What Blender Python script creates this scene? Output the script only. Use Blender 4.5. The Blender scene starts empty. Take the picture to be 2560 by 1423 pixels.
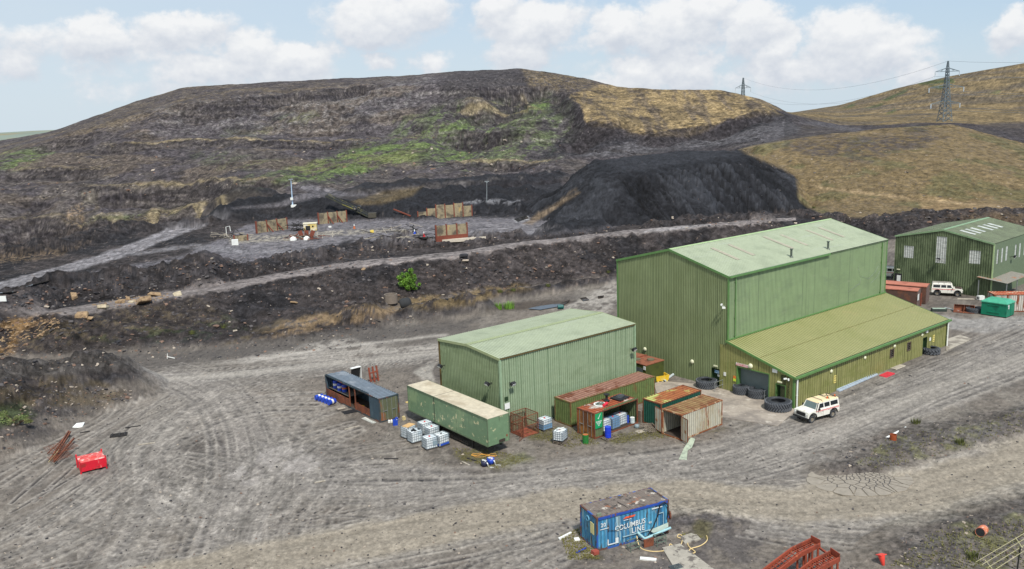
import bpy, math, random
import numpy as np
from mathutils import Vector, Matrix
random.seed(7); rng=np.random.default_rng(7)
# ---------------------------------------------------------------- camera, sky, sun
F,PITCH,ROLL,CAMH=2135.0,0.1975,-0.0366,30.74      # drone camera; pixels refer to a 2560 x 1423 photograph
W0,H0=2560,1423
_f=np.array([0,math.cos(PITCH),-math.sin(PITCH)]);_u=np.array([0,math.sin(PITCH),math.cos(PITCH)]);_x=np.array([1.,0,0])
CX=_x*math.cos(ROLL)+_u*math.sin(ROLL);CU=-_x*math.sin(ROLL)+_u*math.cos(ROLL);CF=_f
sc=bpy.context.scene
cam=bpy.data.cameras.new('camera');co=bpy.data.objects.new('camera',cam);sc.collection.objects.link(co);sc.camera=co
cam.sensor_width=36;cam.lens=F/W0*36;cam.clip_start=.5;cam.clip_end=20000
co.matrix_world=Matrix(((CX[0],CU[0],-CF[0],0),(CX[1],CU[1],-CF[1],0),(CX[2],CU[2],-CF[2],CAMH),(0,0,0,1)))
sc.view_settings.view_transform='Standard';sc.view_settings.look='None';sc.view_settings.exposure=0.58;sc.view_settings.gamma=1
sc.cycles.max_bounces=5;sc.cycles.diffuse_bounces=3
def unz(X,Y,z=0.):
    d=CF+CX*(X-W0/2)/F+CU*(H0/2-Y)/F;t=(z-CAMH)/d[2]
    return Vector((d[0]*t,d[1]*t,z))
def und(X,Y,D):
    d=CF+CX*(X-W0/2)/F+CU*(H0/2-Y)/F;t=D/d[1]
    return Vector((d[0]*t,D,CAMH+d[2]*t))
SUN_EL,SUN_AZ=math.radians(54),math.radians(163)       # azimuth clockwise from +Y: from the right, behind the camera
sd=Vector((math.sin(SUN_AZ)*math.cos(SUN_EL),math.cos(SUN_AZ)*math.cos(SUN_EL),math.sin(SUN_EL)))
sl=bpy.data.lights.new('sun','SUN');sl.energy=3.0;sl.angle=math.radians(5);sl.color=(1,.95,.87)
so=bpy.data.objects.new('sun',sl);sc.collection.objects.link(so);so.rotation_euler=sd.to_track_quat('Z','Y').to_euler();so.location=(60,-60,120)
wd=bpy.data.worlds.new('World');sc.world=wd;wd.use_nodes=True
def build_world():
    nt=wd.node_tree;N=nt.nodes;Lk=nt.links;N.clear()
    def n(t,**k):
        o=N.new(t)
        for a,b in k.items(): setattr(o,a,b)
        return o
    def mth(op,a,b=None,c=None,clamp=False):
        o=n('ShaderNodeMath',operation=op,use_clamp=clamp)
        for i,v in enumerate((a,b,c)):
            if v is None: continue
            if isinstance(v,(int,float)): o.inputs[i].default_value=v
            else: Lk.new(v,o.inputs[i])
        return o.outputs[0]
    sky=n('ShaderNodeTexSky',sky_type='NISHITA',sun_disc=False,sun_elevation=SUN_EL,sun_rotation=SUN_AZ,air_density=1.0,dust_density=0.6,ozone_density=2.0,altitude=300)
    tc=n('ShaderNodeTexCoord');sp=n('ShaderNodeSeparateXYZ');Lk.new(tc.outputs['Generated'],sp.inputs[0])
    u=mth('ARCTAN2',sp.outputs[0],sp.outputs[1]);v=mth('ARCSINE',sp.outputs[2])
    def noise(su,sv,w,scale,det,rough,du=0,dv=0,dist=0):
        cb=n('ShaderNodeCombineXYZ');Lk.new(mth('MULTIPLY_ADD',u,su,du),cb.inputs[0]);Lk.new(mth('MULTIPLY_ADD',v,sv,dv),cb.inputs[1]);cb.inputs[2].default_value=w
        t=n('ShaderNodeTexNoise');t.inputs['Scale'].default_value=scale;t.inputs['Detail'].default_value=det;t.inputs['Roughness'].default_value=rough;t.inputs['Distortion'].default_value=dist
        Lk.new(cb.outputs[0],t.inputs['Vector']);return t.outputs[0]
    wr=noise(30,36,5,1,4,.6);wr2=noise(30,36,9,1,4,.6)
    uw=mth('ADD',u,mth('MULTIPLY_ADD',wr,.05,-.025));vw=mth('ADD',v,mth('MULTIPLY_ADD',wr2,.03,-.015))
    blobs=[(960,38,150,52,1),(885,62,80,30,.8),(1060,20,90,40,.9),(1240,25,70,40,.9),(1340,55,150,55,1),(1300,125,95,38,1),(1545,62,72,50,1),(1500,95,160,28,.7),(1690,55,105,75,1),(1760,25,80,50,1),(1880,55,85,62,1),
     (1600,180,105,55,.95),(1710,165,90,52,1),(1560,215,130,40,.8),(1945,110,52,60,1),(1950,170,120,50,.8),(2110,85,130,60,1),(2200,120,110,50,1),(2060,160,160,38,.8),(2290,175,50,38,.85),(2535,62,55,42,1),
     (245,85,85,45,1),(450,62,110,32,1),(480,95,190,30,.7),(620,120,80,48,1),(740,150,120,45,1),(560,165,300,38,.75),(90,85,120,40,.65),(30,150,60,40,.7),(330,130,200,60,.6),(950,150,50,20,.8),(1075,150,60,28,.75),(420,215,360,30,.5),(1480,160,60,25,.5),(1860,200,90,25,.6)]
    for q in range(16):   # sky outside the photograph
        a=2*math.pi*(q+.5)/16
        if min(a,2*math.pi-a)<.75: continue
        blobs.append((a,.18+.2*((q*37)%10)/10,.16,.07,None))
    dens=None;dup_=None
    for (X,Y,rx,ry,w) in blobs:
        if w is None: uu,vv,ru,rv,w=(X if X<math.pi else X-2*math.pi),Y,rx,ry,1
        else:
            P=CF+CX*(X-W0/2)/F+CU*(H0/2-Y)/F;P/=np.linalg.norm(P);uu,vv=math.atan2(P[0],P[1]),math.asin(P[2]);ru,rv=rx/F,ry/F
        a=mth('MULTIPLY',mth('SUBTRACT',uw,uu),1/ru);a2=mth('MULTIPLY',a,a)
        for sh_ in(0,1):
            b=mth('MULTIPLY',mth('SUBTRACT',vw,vv-sh_*rv*.75),1/rv);b=mth('MAXIMUM',b,mth('MULTIPLY',b,-.62))
            g=mth('MULTIPLY',mth('EXPONENT',mth('MULTIPLY',mth('ADD',a2,mth('MULTIPLY',b,b)),-.9)),w)
            if sh_: dup_=g if dup_ is None else mth('MAXIMUM',dup_,g)
            else: dens=g if dens is None else mth('MAXIMUM',dens,g)
    n1=noise(14,20,0,1,9,.62);n2=noise(55,62,3,1,7,.62)
    n1b=noise(14,20,0,1,4,.55,.0,.11);n1a=noise(14,20,0,1,4,.55)
    fld=mth('ADD',mth('MULTIPLY_ADD',dens,1.0,-.37),mth('ADD',mth('MULTIPLY',mth('SUBTRACT',n1,.5),1.05),mth('MULTIPLY',mth('SUBTRACT',n2,.5),.42)))
    mask=mth('MULTIPLY',fld,4.2,clamp=True)
    mr=n('ShaderNodeMapRange',interpolation_type='SMOOTHSTEP');Lk.new(fld,mr.inputs[0]);mr.inputs[1].default_value=-.1;mr.inputs[2].default_value=.3
    mask=mr.outputs[0]
    # self-shading of the cloud masses (lit from above)
    sh=mth('ADD',mth('MULTIPLY',mth('SUBTRACT',n1a,n1b),2.2),mth('ADD',mth('MULTIPLY',mth('SUBTRACT',dens,dup_),1.1),mth('MULTIPLY',n2,.9)),clamp=True)
    cc=n('ShaderNodeMix',data_type='RGBA');Lk.new(sh,cc.inputs[0]);cc.inputs[6].default_value=(4.2,4.5,5.0,1);cc.inputs[7].default_value=(6.1,6.15,6.2,1)
    # thin high veil, thicker towards the left and the horizon
    veil=mth('MULTIPLY',mth('ADD',mth('MULTIPLY_ADD',u,-.8,.2),mth('MULTIPLY',noise(5,11,8,1,6,.6),.5)),.72,clamp=True)
    ms=n('ShaderNodeMix',data_type='RGBA');ms.inputs[0].default_value=.7;Lk.new(sky.outputs[0],ms.inputs[6]);ms.inputs[7].default_value=(2.5,3.6,5.0,1)
    m0=n('ShaderNodeMix',data_type='RGBA');Lk.new(veil,m0.inputs[0]);Lk.new(ms.outputs[2],m0.inputs[6]);m0.inputs[7].default_value=(4.7,5.2,5.6,1)
    # pale band along the horizon
    hz=mth('POWER',mth('SUBTRACT',1,mth('ABSOLUTE',v),clamp=True),9)
    m1=n('ShaderNodeMix',data_type='RGBA');Lk.new(mth('MULTIPLY',hz,.75),m1.inputs[0]);Lk.new(m0.outputs[2],m1.inputs[6]);m1.inputs[7].default_value=(4.3,4.95,5.4,1)
    m2=n('ShaderNodeMix',data_type='RGBA');Lk.new(mth('MULTIPLY',mask,.96),m2.inputs[0]);Lk.new(m1.outputs[2],m2.inputs[6]);Lk.new(cc.outputs[2],m2.inputs[7])
    bg=n('ShaderNodeBackground');bg.inputs[1].default_value=.1;Lk.new(m2.outputs[2],bg.inputs[0])
    ow=n('ShaderNodeOutputWorld');Lk.new(bg.outputs[0],ow.inputs[0])
build_world()
# ---------------------------------------------------------------- helpers
COL=sc.collection
def tag(o,label=None,cat=None,group=None,kind=None):
    if label:o['label']=label
    if cat:o['category']=cat
    if group:o['group']=group
    if kind:o['kind']=kind
    return o
def thing(name,label,cat,loc=(0,0,0),rz=0,group=None):
    o=bpy.data.objects.new(name,None);COL.objects.link(o);o.location=loc;o.rotation_euler=(0,0,rz);o.empty_display_size=.3
    return tag(o,label,cat,group)
def dup(root,loc=None,rz=None,label=None,rot=None,scale=None):
    def cp(o,par):
        c=o.copy();COL.objects.link(c);c.parent=par
        for ch in list(o.children): cp(ch,c)
        return c
    r=cp(root,None)
    if loc is not None:r.location=loc
    if rz is not None:r.rotation_euler=(0,0,rz)
    if rot is not None:r.rotation_euler=rot
    if scale is not None:r.scale=(scale,)*3
    if label:r['label']=label
    return r
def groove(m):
    """the same sheet metal, darkened for the flanks and troughs of the profile"""
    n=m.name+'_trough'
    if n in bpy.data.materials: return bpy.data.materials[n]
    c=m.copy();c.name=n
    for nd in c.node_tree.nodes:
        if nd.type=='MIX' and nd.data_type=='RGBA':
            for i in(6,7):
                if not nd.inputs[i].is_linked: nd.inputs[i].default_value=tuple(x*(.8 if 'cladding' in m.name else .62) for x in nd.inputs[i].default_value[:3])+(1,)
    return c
class MB:
    def __init__(s): s.v=[];s.f=[];s.m=[];s.cm=0
    def add(s,vs,fs):
        b=len(s.v);s.v+= [tuple(p) for p in vs];s.f+=[tuple(b+i for i in q) for q in fs];s.m+=[s.cm]*len(fs);return s
    def box(s,c,d,rz=0,rot=None):
        c=Vector(c);hx,hy,hz=d[0]/2,d[1]/2,d[2]/2
        R=rot if rot is not None else Matrix.Rotation(rz,3,'Z')
        vs=[c+R@Vector((a*hx,b*hy,e*hz)) for a in(-1,1) for b in(-1,1) for e in(-1,1)]
        return s.add(vs,[(0,1,3,2),(4,6,7,5),(0,4,5,1),(2,3,7,6),(0,2,6,4),(1,5,7,3)])
    def bb(s,a,b): # box from min corner to max corner
        return s.box([(a[i]+b[i])/2 for i in range(3)],[abs(b[i]-a[i]) for i in range(3)])
    def bar(s,p,q,w,h=None):
        p,q=Vector(p),Vector(q);d=q-p;L=d.length
        if L<1e-6:return s
        return s.box((p+q)/2,(w,h or w,L),rot=d.to_track_quat('Z','Y').to_matrix())
    def cyl(s,p,q,r,r2=None,n=12,caps=True):
        p,q=Vector(p),Vector(q);d=(q-p);R=d.to_track_quat('Z','Y').to_matrix();r2=r if r2 is None else r2
        vs=[];
        for i in range(n):
            a=2*math.pi*i/n;vs.append(p+R@Vector((math.cos(a)*r,math.sin(a)*r,0)))
        for i in range(n):
            a=2*math.pi*i/n;vs.append(q+R@Vector((math.cos(a)*r2,math.sin(a)*r2,0)))
        fs=[(i,(i+1)%n,n+(i+1)%n,n+i) for i in range(n)]
        if caps: fs+=[tuple(range(n-1,-1,-1)),tuple(range(n,2*n))]
        return s.add(vs,fs)
    def tube(s,pts,r,n=6):
        pts=[Vector(p) for p in pts];vs=[];fs=[];m=len(pts)
        for i,p in enumerate(pts):
            d=(pts[min(i+1,m-1)]-pts[max(i-1,0)]);R=d.to_track_quat('Z','Y').to_matrix()
            for k in range(n):
                a=2*math.pi*k/n;vs.append(p+R@Vector((math.cos(a)*r,math.sin(a)*r,0)))
        for i in range(m-1):
            for k in range(n): fs.append((i*n+k,i*n+(k+1)%n,(i+1)*n+(k+1)%n,(i+1)*n+k))
        fs+=[tuple(range(n-1,-1,-1)),tuple(range((m-1)*n,m*n))]
        return s.add(vs,fs)
    def lathe(s,prof,n=20,c=(0,0,0),R=None,closed=False,squash=None):
        c=Vector(c);R=R or Matrix.Identity(3);vs=[];fs=[];m=len(prof)
        for (r,z) in prof:
            for k in range(n):
                a=2*math.pi*k/n;vs.append(c+R@Vector((math.cos(a)*r,math.sin(a)*r,z)))
        for i in range(m-1 if not closed else m):
            j=(i+1)%m
            for k in range(n): fs.append((i*n+k,i*n+(k+1)%n,j*n+(k+1)%n,j*n+k))
        return s.add(vs,fs)
    def prism(s,poly,y0,y1,plane='xz'):
        n=len(poly)
        if plane=='xz': vs=[(a,y0,b) for a,b in poly]+[(a,y1,b) for a,b in poly]
        elif plane=='yz': vs=[(y0,a,b) for a,b in poly]+[(y1,a,b) for a,b in poly]
        else: vs=[(a,b,y0) for a,b in poly]+[(a,b,y1) for a,b in poly]
        return s.add(vs,[(i,(i+1)%n,n+(i+1)%n,n+i) for i in range(n)]+[tuple(range(n-1,-1,-1)),tuple(range(n,2*n))])
    def build(s,name,mat,parent=None,smooth=False,loc=None,rz=None):
        me=bpy.data.meshes.new(name);me.from_pydata(s.v,[],s.f)
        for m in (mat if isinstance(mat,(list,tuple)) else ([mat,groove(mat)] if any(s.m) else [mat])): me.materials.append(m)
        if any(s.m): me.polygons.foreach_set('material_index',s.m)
        if smooth: me.polygons.foreach_set('use_smooth',[True]*len(s.f))
        me.update();me.validate()
        import bmesh
        bm=bmesh.new();bm.from_mesh(me);bmesh.ops.recalc_face_normals(bm,faces=bm.faces);bm.to_mesh(me);bm.free()
        o=bpy.data.objects.new(name,me);COL.objects.link(o);o.parent=parent
        if loc is not None:o.location=loc
        if rz is not None:o.rotation_euler=(0,0,rz)
        return o
def srgb(r,g,b):
    f=lambda c:(c/255/12.92 if c/255<=.04045 else ((c/255+.055)/1.055)**2.4);return (f(r),f(g),f(b))
_mc={}
def M(name,col,layers=(),rough=.7,metal=0,bump=0,bscale=30,var=.12,vscale=2.,spec=.5,alpha=None):
    """procedural paint/metal/plastic: base colour with tone variation and masked noise layers (colour,(sx,sy,sz),lo,hi)"""
    if name in _mc:return _mc[name]
    m=bpy.data.materials.new(name);m.use_nodes=True;nt=m.node_tree;N=nt.nodes;L=nt.links;b=N['Principled BSDF']
    tc=N.new('ShaderNodeTexCoord')
    def noise(sc3,det=6,seed=0.):
        mp=N.new('ShaderNodeMapping');mp.inputs['Scale'].default_value=sc3;mp.inputs['Location'].default_value=(seed,seed*1.7,seed*.6);L.new(tc.outputs['Object'],mp.inputs[0])
        t=N.new('ShaderNodeTexNoise');t.inputs['Scale'].default_value=1;t.inputs['Detail'].default_value=det;t.inputs['Roughness'].default_value=.65;L.new(mp.outputs[0],t.inputs[0]);return t.outputs[0]
    n0=noise((vscale,)*3,7)
    mr=N.new('ShaderNodeMapRange');L.new(n0,mr.inputs[0]);mr.inputs[1].default_value=.3;mr.inputs[2].default_value=.7;mr.inputs[3].default_value=1-var*1.6;mr.inputs[4].default_value=1+var
    mx=N.new('ShaderNodeMix');mx.data_type='RGBA';mx.blend_type='MULTIPLY';mx.inputs[0].default_value=1;mx.inputs[6].default_value=(*col,1);L.new(mr.outputs[0],mx.inputs[7]);cur=mx.outputs[2]
    for k,(c,s3,lo,hi) in enumerate(layers):
        t=noise(s3,8,3.1*(k+1));r=N.new('ShaderNodeMapRange');r.interpolation_type='SMOOTHSTEP';L.new(t,r.inputs[0]);r.inputs[1].default_value=lo;r.inputs[2].default_value=hi
        x=N.new('ShaderNodeMix');x.data_type='RGBA';L.new(r.outputs[0],x.inputs[0]);L.new(cur,x.inputs[6]);x.inputs[7].default_value=(*c,1);cur=x.outputs[2]
    L.new(cur,b.inputs['Base Color']);b.inputs['Roughness'].default_value=rough;b.inputs['Metallic'].default_value=metal;b.inputs['Specular IOR Level'].default_value=spec
    if bump:
        t=noise((bscale,)*3,5,9.);bp=N.new('ShaderNodeBump');bp.inputs['Strength'].default_value=bump;bp.inputs['Distance'].default_value=.02;L.new(t,bp.inputs['Height']);L.new(bp.outputs[0],b.inputs['Normal'])
    if alpha is not None: b.inputs['Alpha'].default_value=alpha
    _mc[name]=m;return m
def rustc(): return srgb(120,60,35)
RUST=srgb(112,56,34);RUST2=srgb(150,84,48);DARK=srgb(40,38,38)
def corr(mb,O,U,V,Nn,L,top,bot=0.,pitch=.25,depth=.035,duty=.5,holes=(),ph=0):
    """profiled sheet: ribs run along V, repeat along U; top(s), bot give the extents; holes=(s0,s1,b,t)"""
    O,U,V,Nn=Vector(O),Vector(U),Vector(V),Vector(Nn)
    tf=top if callable(top) else (lambda s:top)
    e=pitch*.09;xs=[];k=0
    cuts=sorted({h for q in holes for h in q[:2]})
    s=-ph*pitch
    while s<L:
        for a,d in((0,0),(e,depth),(pitch*duty,depth),(pitch*duty+e,0)):
            xs.append((s+a,d))
        s+=pitch
    def dep(q):
        for (a,da),(b,db) in zip(xs,xs[1:]):
            if a<=q<=b: return da+(db-da)*(q-a)/(b-a+1e-9)
        return 0
    pts=[(a,d) for a,d in xs if 0<a<L]+[(0,dep(0)),(L,dep(L))]+[(c,dep(c)) for c in cuts if 0<c<L]
    pts=sorted(set(pts))
    for (a,da),(b,db) in zip(pts,pts[1:]):
        if b-a<1e-5: continue
        m=(a+b)/2;iv=[(bot,None)]
        segs=[];lo=bot;hs=sorted([q[2:] for q in holes if q[0]<=m<=q[1]])
        for (hb,ht) in hs:
            if hb>lo: segs.append((lo,hb,False))
            lo=ht
        segs.append((lo,None,True))
        for z0,z1,ist in segs:
            t0=tf(a) if ist else z1;t1=tf(b) if ist else z1
            P=[O+U*a+Nn*da+V*z0,O+U*b+Nn*db+V*z0,O+U*b+Nn*db+V*t1,O+U*a+Nn*da+V*t0]
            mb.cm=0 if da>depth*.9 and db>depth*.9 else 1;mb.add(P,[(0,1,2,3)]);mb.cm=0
    return mb
def text_mesh(txt,size,mat,parent,M4,name='lettering',ext=.004,align='CENTER',spacing=1.0,line=.95,xs=1.0):
    cu=bpy.data.curves.new('t','FONT');cu.body=txt;cu.size=size;cu.extrude=ext;cu.align_x=align;cu.align_y='CENTER';cu.space_character=spacing;cu.space_line=line;cu.offset=.012*size;cu.resolution_u=2
    to=bpy.data.objects.new('t',cu);COL.objects.link(to);me=bpy.data.meshes.new_from_object(to);bpy.data.objects.remove(to)
    me.transform(M4@Matrix.Diagonal((xs,1,1,1)));me.materials.clear();me.materials.append(mat)
    o=bpy.data.objects.new(name,me);COL.objects.link(o);o.parent=parent;return o
def frame4(o,u,v):
    u=Vector(u).normalized();v=Vector(v).normalized();n=u.cross(v);return Matrix(((u.x,v.x,n.x,o[0]),(u.y,v.y,n.y,o[1]),(u.z,v.z,n.z,o[2]),(0,0,0,1)))
# numpy noise
_pt=rng.random((256,256)).astype(np.float32)
def vn(x,y):
    xi=np.floor(x).astype(np.int64);yi=np.floor(y).astype(np.int64);fx=(x-xi).astype(np.float32);fy=(y-yi).astype(np.float32)
    fx=fx*fx*(3-2*fx);fy=fy*fy*(3-2*fy);x0=xi&255;x1=(xi+1)&255;y0=yi&255;y1=(yi+1)&255
    a=_pt[y0,x0];b=_pt[y0,x1];c=_pt[y1,x0];d=_pt[y1,x1]
    return (a+(b-a)*fx)*(1-fy)+(c+(d-c)*fx)*fy
def fbm(x,y,o=4,lac=2.03,g=.5,seed=0.):
    s=0;a=1;t=0
    for i in range(o):
        s=s+a*vn(x+seed+i*17.3,y-seed*1.3+i*9.1);t+=a;a*=g;x,y=(x*.8+y*.6)*lac,(y*.8-x*.6)*lac
    return s/t
def sst(x,a,b):
    t=np.clip((x-a)/(b-a),0,1);return t*t*(3-2*t)
# ---------------------------------------------------------------- terrain (one sheet, polar grid round the camera)
XS=[-300,0,150,300,450,600,850,1000,1150,1300,1420,1540,1650,1800,1900,1970,2100,2240,2370,2560,2860]
def rowz(Y,z): return [tuple(unz(X,y,(z[i] if isinstance(z,(list,tuple)) else z))) for i,(X,y) in enumerate(zip(XS,Y))]
def rowd(Y,D): return [tuple(und(X,y,(D[i] if isinstance(D,(list,tuple)) else D))) for i,(X,y) in enumerate(zip(XS,Y))]
NC=1400
TH0,TH1=math.radians(-40),math.radians(40)
th=np.linspace(TH0,TH1,NC)
def prof(row):
    P=np.array(row);t=np.arctan2(P[:,0],P[:,1]);r=np.hypot(P[:,0],P[:,1]);o=np.argsort(t)
    def itp(q):
        v=np.interp(th,t[o],q[o]);k=np.exp(-np.linspace(-2,2,21)**2);k/=k.sum();vp=np.pad(v,10,mode='edge');return np.convolve(vp,k,'valid')
    return itp(r),itp(P[:,2])
rt,zt_=prof(rowz([925,893,887,878,862,838,803,762,740,722,706,690,678,662,650,648,622,598,590,585,580],0))
r2,z2=prof(rowz([830,797,790,766,740,716,669,655,640,615,603,588,578,565,556,552,550,549,548,545,540],[4.4,4.4,4.4,4.5,4.8,5,5.5,5.7,6,6,6.2,6.5,6.5,6.5,6,5,3,3,3,3,3]))
off3=np.interp(th,[math.radians(18),math.radians(22)],[5.5,2]);off4=np.interp(th,[math.radians(18),math.radians(22)],[11,4])
z4=np.interp(th,[math.radians(-27),math.radians(-10),math.radians(18),math.radians(22)],[4.6,5,5,3])
_,z5=0,0
r5,z5=prof(rowz([655,640,610,575,560,545,543,543,541,540,540,540,540,540,540,540,528,528,526,524,520],[6,6,6,6,6,5,5,5,5,5,5,5,5,5,5,4.5,3.5,3.5,3.5,3.5,3.5]))
r6,z6=prof(rowd([700,690,660,640,600,524,522,522,522,524,530,530,530,530,530,525,506,505,504,503,500],[190,187,207,225,240,241,241,240,240,238,238,238,238,238,232,228,222,222,222,222,222]))
r7,z7=prof(rowd([665,640,622,580,555,512,497,492,490,488,482,480,480,478,455,448,440,430,425,438,450],[330,330,330,330,330,275,275,275,275,275,280,280,280,280,252,248,245,245,245,245,245]))
r8,z8=prof(rowd([570,555,542,520,500,480,470,466,461,456,450,448,440,435,400,385,375,370,365,385,420],[345,345,345,345,345,315,310,310,310,310,305,300,300,300,272,272,272,272,272,272,272]))
r9,z9=prof(rowd([480,466,462,460,452,448,440,435,430,428,425,402,396,386,362,350,332,318,309,348,400],[385,385,385,385,375,345,345,340,335,335,330,330,330,330,287,290,295,300,305,300,300]))
r10,z10=prof(rowd([450,425,405,385,368,356,360,388,405,405,400,390,380,372,358,345,336,326,319,346,380],[430,430,430,430,430,430,420,390,372,368,365,370,370,370,370,370,350,350,350,360,360]))
r11,z11=prof(rowd([425,400,380,355,338,332,338,345,348,338,352,352,347,340,320,319,323,318,312,324,330],[480,480,480,480,480,480,470,450,440,430,418,410,410,410,410,410,420,430,430,430,430]))
r12,z12=prof(rowd([410,385,340,300,262,242,235,222,202,256,262,300,322,320,290,290,300,303,304,309,310],[520,520,520,520,520,520,520,520,520,480,465,432,432,432,430,440,520,520,520,520,520]))
r13,z13=prof(rowd([390,352,322,266,219,208,196,189,178,168,186,215,223,225,245,282,288,281,271,251,220],[620,620,620,620,620,620,620,620,620,600,580,540,500,500,490,490,600,600,600,600,600]))
r14,z14=prof(rowd([430,392,362,306,259,248,236,229,218,208,226,260,268,270,285,283,262,219,189,155,105],[800]*21))
rows=[(20+0*th,0*th),(rt-.5,0*th),(r2,z2),(r2+off3,z2),(r2+off4,z4),(r5,z5),(r6,z6),(r7,z7),(r8,z8),(r9,z9),(r10,z10),(r11,z11),(r12,z12),(r13,z13),(r14,z14),(r14*1.4,z14-35),(4500+0*th,np.full(NC,-20.))]
# rings follow the features, so every face of the banks gets enough of them
fr_=[];fz_=[];l=np.full(NC,-1.)
for (a,b) in rows:
    q=np.maximum(a,l+.8);fr_.append(q);fz_.append(b);l=q
fr_=np.array(fr_);fz_=np.array(fz_)
cnts=[0,52,24,12,84,28,64,50,48,60,80,100,76,36,8,6]
parts=[np.stack([20+0*th,32+0*th])]
k=np.linspace(0,1,450,endpoint=False)[:,None];parts.append(1/((1/44.)*(1-k)+k/fr_[1][None]))
for q in range(1,len(rows)-1):
    k=np.linspace(0,1,cnts[q],endpoint=False)[:,None]**(1.8 if q>=14 else 1);parts.append(fr_[q][None]*(1-k)+fr_[q+1][None]*k)
parts.append(fr_[-1][None]);R_=np.concatenate(parts);NR=len(R_);Z=np.zeros_like(R_)
for j in range(NC): Z[:,j]=np.interp(R_[:,j],fr_[:,j],fz_[:,j])
TX=R_*np.sin(th)[None];TY=R_*np.cos(th)[None]
rt2=rt[None]+0*R_
# soften kinks a little away from the yard
def blur(A,k,ax):
    if ax==0: P=np.pad(A,((k,k),(0,0)),mode='edge');return sum(P[i:i+A.shape[0]] for i in range(2*k+1))/(2*k+1)
    P=np.pad(A,((0,0),(k,k)),mode='edge');return sum(P[:,i:i+A.shape[1]] for i in range(2*k+1))/(2*k+1)
Zs=blur(blur(Z,2,0),2,1);wf=sst(R_-rt2,0,4);Z=Z*(1-wf)+Zs*wf
def segd(px,py,pts,closed=False):
    """distance to a polyline and arclength of the nearest point"""
    best=np.full(px.shape,1e9);arc=np.zeros(px.shape);sgn=np.ones(px.shape);s=0
    P=list(pts)+([pts[0]] if closed else [])
    for a,b in zip(P,P[1:]):
        dx,dy=b[0]-a[0],b[1]-a[1];L=math.hypot(dx,dy)+1e-9
        t=np.clip(((px-a[0])*dx+(py-a[1])*dy)/L**2,0,1);d=np.hypot(px-a[0]-t*dx,py-a[1]-t*dy);k=d<best
        best=np.where(k,d,best);arc=np.where(k,s+t*L,arc);sgn=np.where(k,np.sign((px-a[0])*dy-(py-a[1])*dx),sgn);s+=L
    return best,arc,sgn
def sub(pts,m):
    """window of the grid near a polyline"""
    xs=[p[0] for p in pts];ys=[p[1] for p in pts]
    k=(TX>min(xs)-m)&(TX<max(xs)+m)&(TY>min(ys)-m)&(TY<max(ys)+m);return np.nonzero(k)
def zt(x,y):
    t=math.atan2(x,y);r=math.hypot(x,y);j=(t-TH0)/(TH1-TH0)*(NC-1);j=min(max(j,0),NC-1.001);j0=int(j);fj=j-j0
    rad=R_[:,j0];i=int(np.searchsorted(rad,r))-1;i=min(max(i,0),NR-2);fi=(r-rad[i])/(rad[i+1]-rad[i])
    return float((Z[i,j0]*(1-fj)+Z[i,j0+1]*fj)*(1-fi)+(Z[i+1,j0]*(1-fj)+Z[i+1,j0+1]*fj)*fi)
def hit(X,Y):
    """where the line of sight through a photograph point meets the ground"""
    d=CF+CX*(X-W0/2)/F+CU*(H0/2-Y)/F;d=d/math.hypot(d[0],d[1]);lo=40.;t=lo
    while t<1200:
        if CAMH+d[2]*t<zt(d[0]*t,d[1]*t): break
        t+=max(.25,t*.004)
    return Vector((d[0]*t,d[1]*t,zt(d[0]*t,d[1]*t)))
BERM=np.zeros_like(Z);PILE=np.zeros_like(Z)
def berm(px,z0,h,w,add=None,rough=.5):
    pts=[tuple(unz(X,Y,z0)[:2]) for X,Y in px];I=sub(pts,w*2.2)
    d,a,s=segd(TX[I],TY[I],pts);n=fbm(TX[I]*.35,TY[I]*.35,3,seed=h*7)
    hh=h*np.clip(1-(d/w)**1.5,0,1)*(1-rough+2*rough*n)
    Z[I]+=hh
    if add is not None: add[I]=np.maximum(add[I],np.clip(1.15-d/w,0,1)*1.4)
# berms between the haul road and the plateau, along the yard, coal banks
berm([(-200,800),(20,776),(130,742),(300,722),(500,706)],4.8,3.3,5.5,BERM,.35);berm([(500,706),(700,672),(800,648),(900,630),(1000,620)],4.8,2.1,4.5,BERM,.35)
berm([(300,700),(400,690),(560,672)],4.8,1.6,4.5,BERM)
berm([(1000,612),(1100,612),(1200,604),(1290,594)],5,1.7,3.2,BERM)
berm([(-50,885),(300,868),(500,858),(760,842),(900,818)],0,1.1,4,BERM)
berm([(690,822),(800,812),(930,806)],0,2.2,4.5,BERM)
berm([(1075,792),(1120,786),(1185,778)],0,2.6,4.2,BERM)
berm([(1000,800),(1060,770)],0,1.,3,BERM)
berm([(1180,752),(1300,740),(1400,722),(1545,702)],0,1.2,2.6,BERM)
berm([(-120,1075),(60,1010),(140,1000),(230,985)],0,4.2,8.5,BERM,.45);berm([(-300,1180),(-60,1110),(60,1050)],0,3.2,7.5,BERM,.5)
berm([(250,1000),(300,985)],0,1.2,4,BERM)
berm([(2130,1170),(2250,1110),(2400,1080),(2560,1050)],0,.55,4,BERM)
berm([(2300,1400),(2420,1330),(2600,1280),(2700,1240)],0,.7,4.5,BERM)
berm([(1700,1290),(1780,1300)],0,.5,3,BERM)
for q in ([(560,538),(700,524),(900,530),(1040,532)],[(520,500),(640,498)],[(1000,512),(1140,505),(1240,505)],[(920,482),(1060,472),(1250,462),(1380,452)],[(1050,500),(1180,488),(1320,486)]):
    berm(q,6,3.6,9,PILE,.3)
berm([(1200,530),(1250,525),(1290,528)],5,3,6,PILE,.3)
berm([(1390,592),(1440,585),(1480,582)],5,3,6,PILE,.3)
berm([(-100,655),(150,625),(300,585),(520,560)],5.5,2.2,5,BERM,.3)
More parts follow.
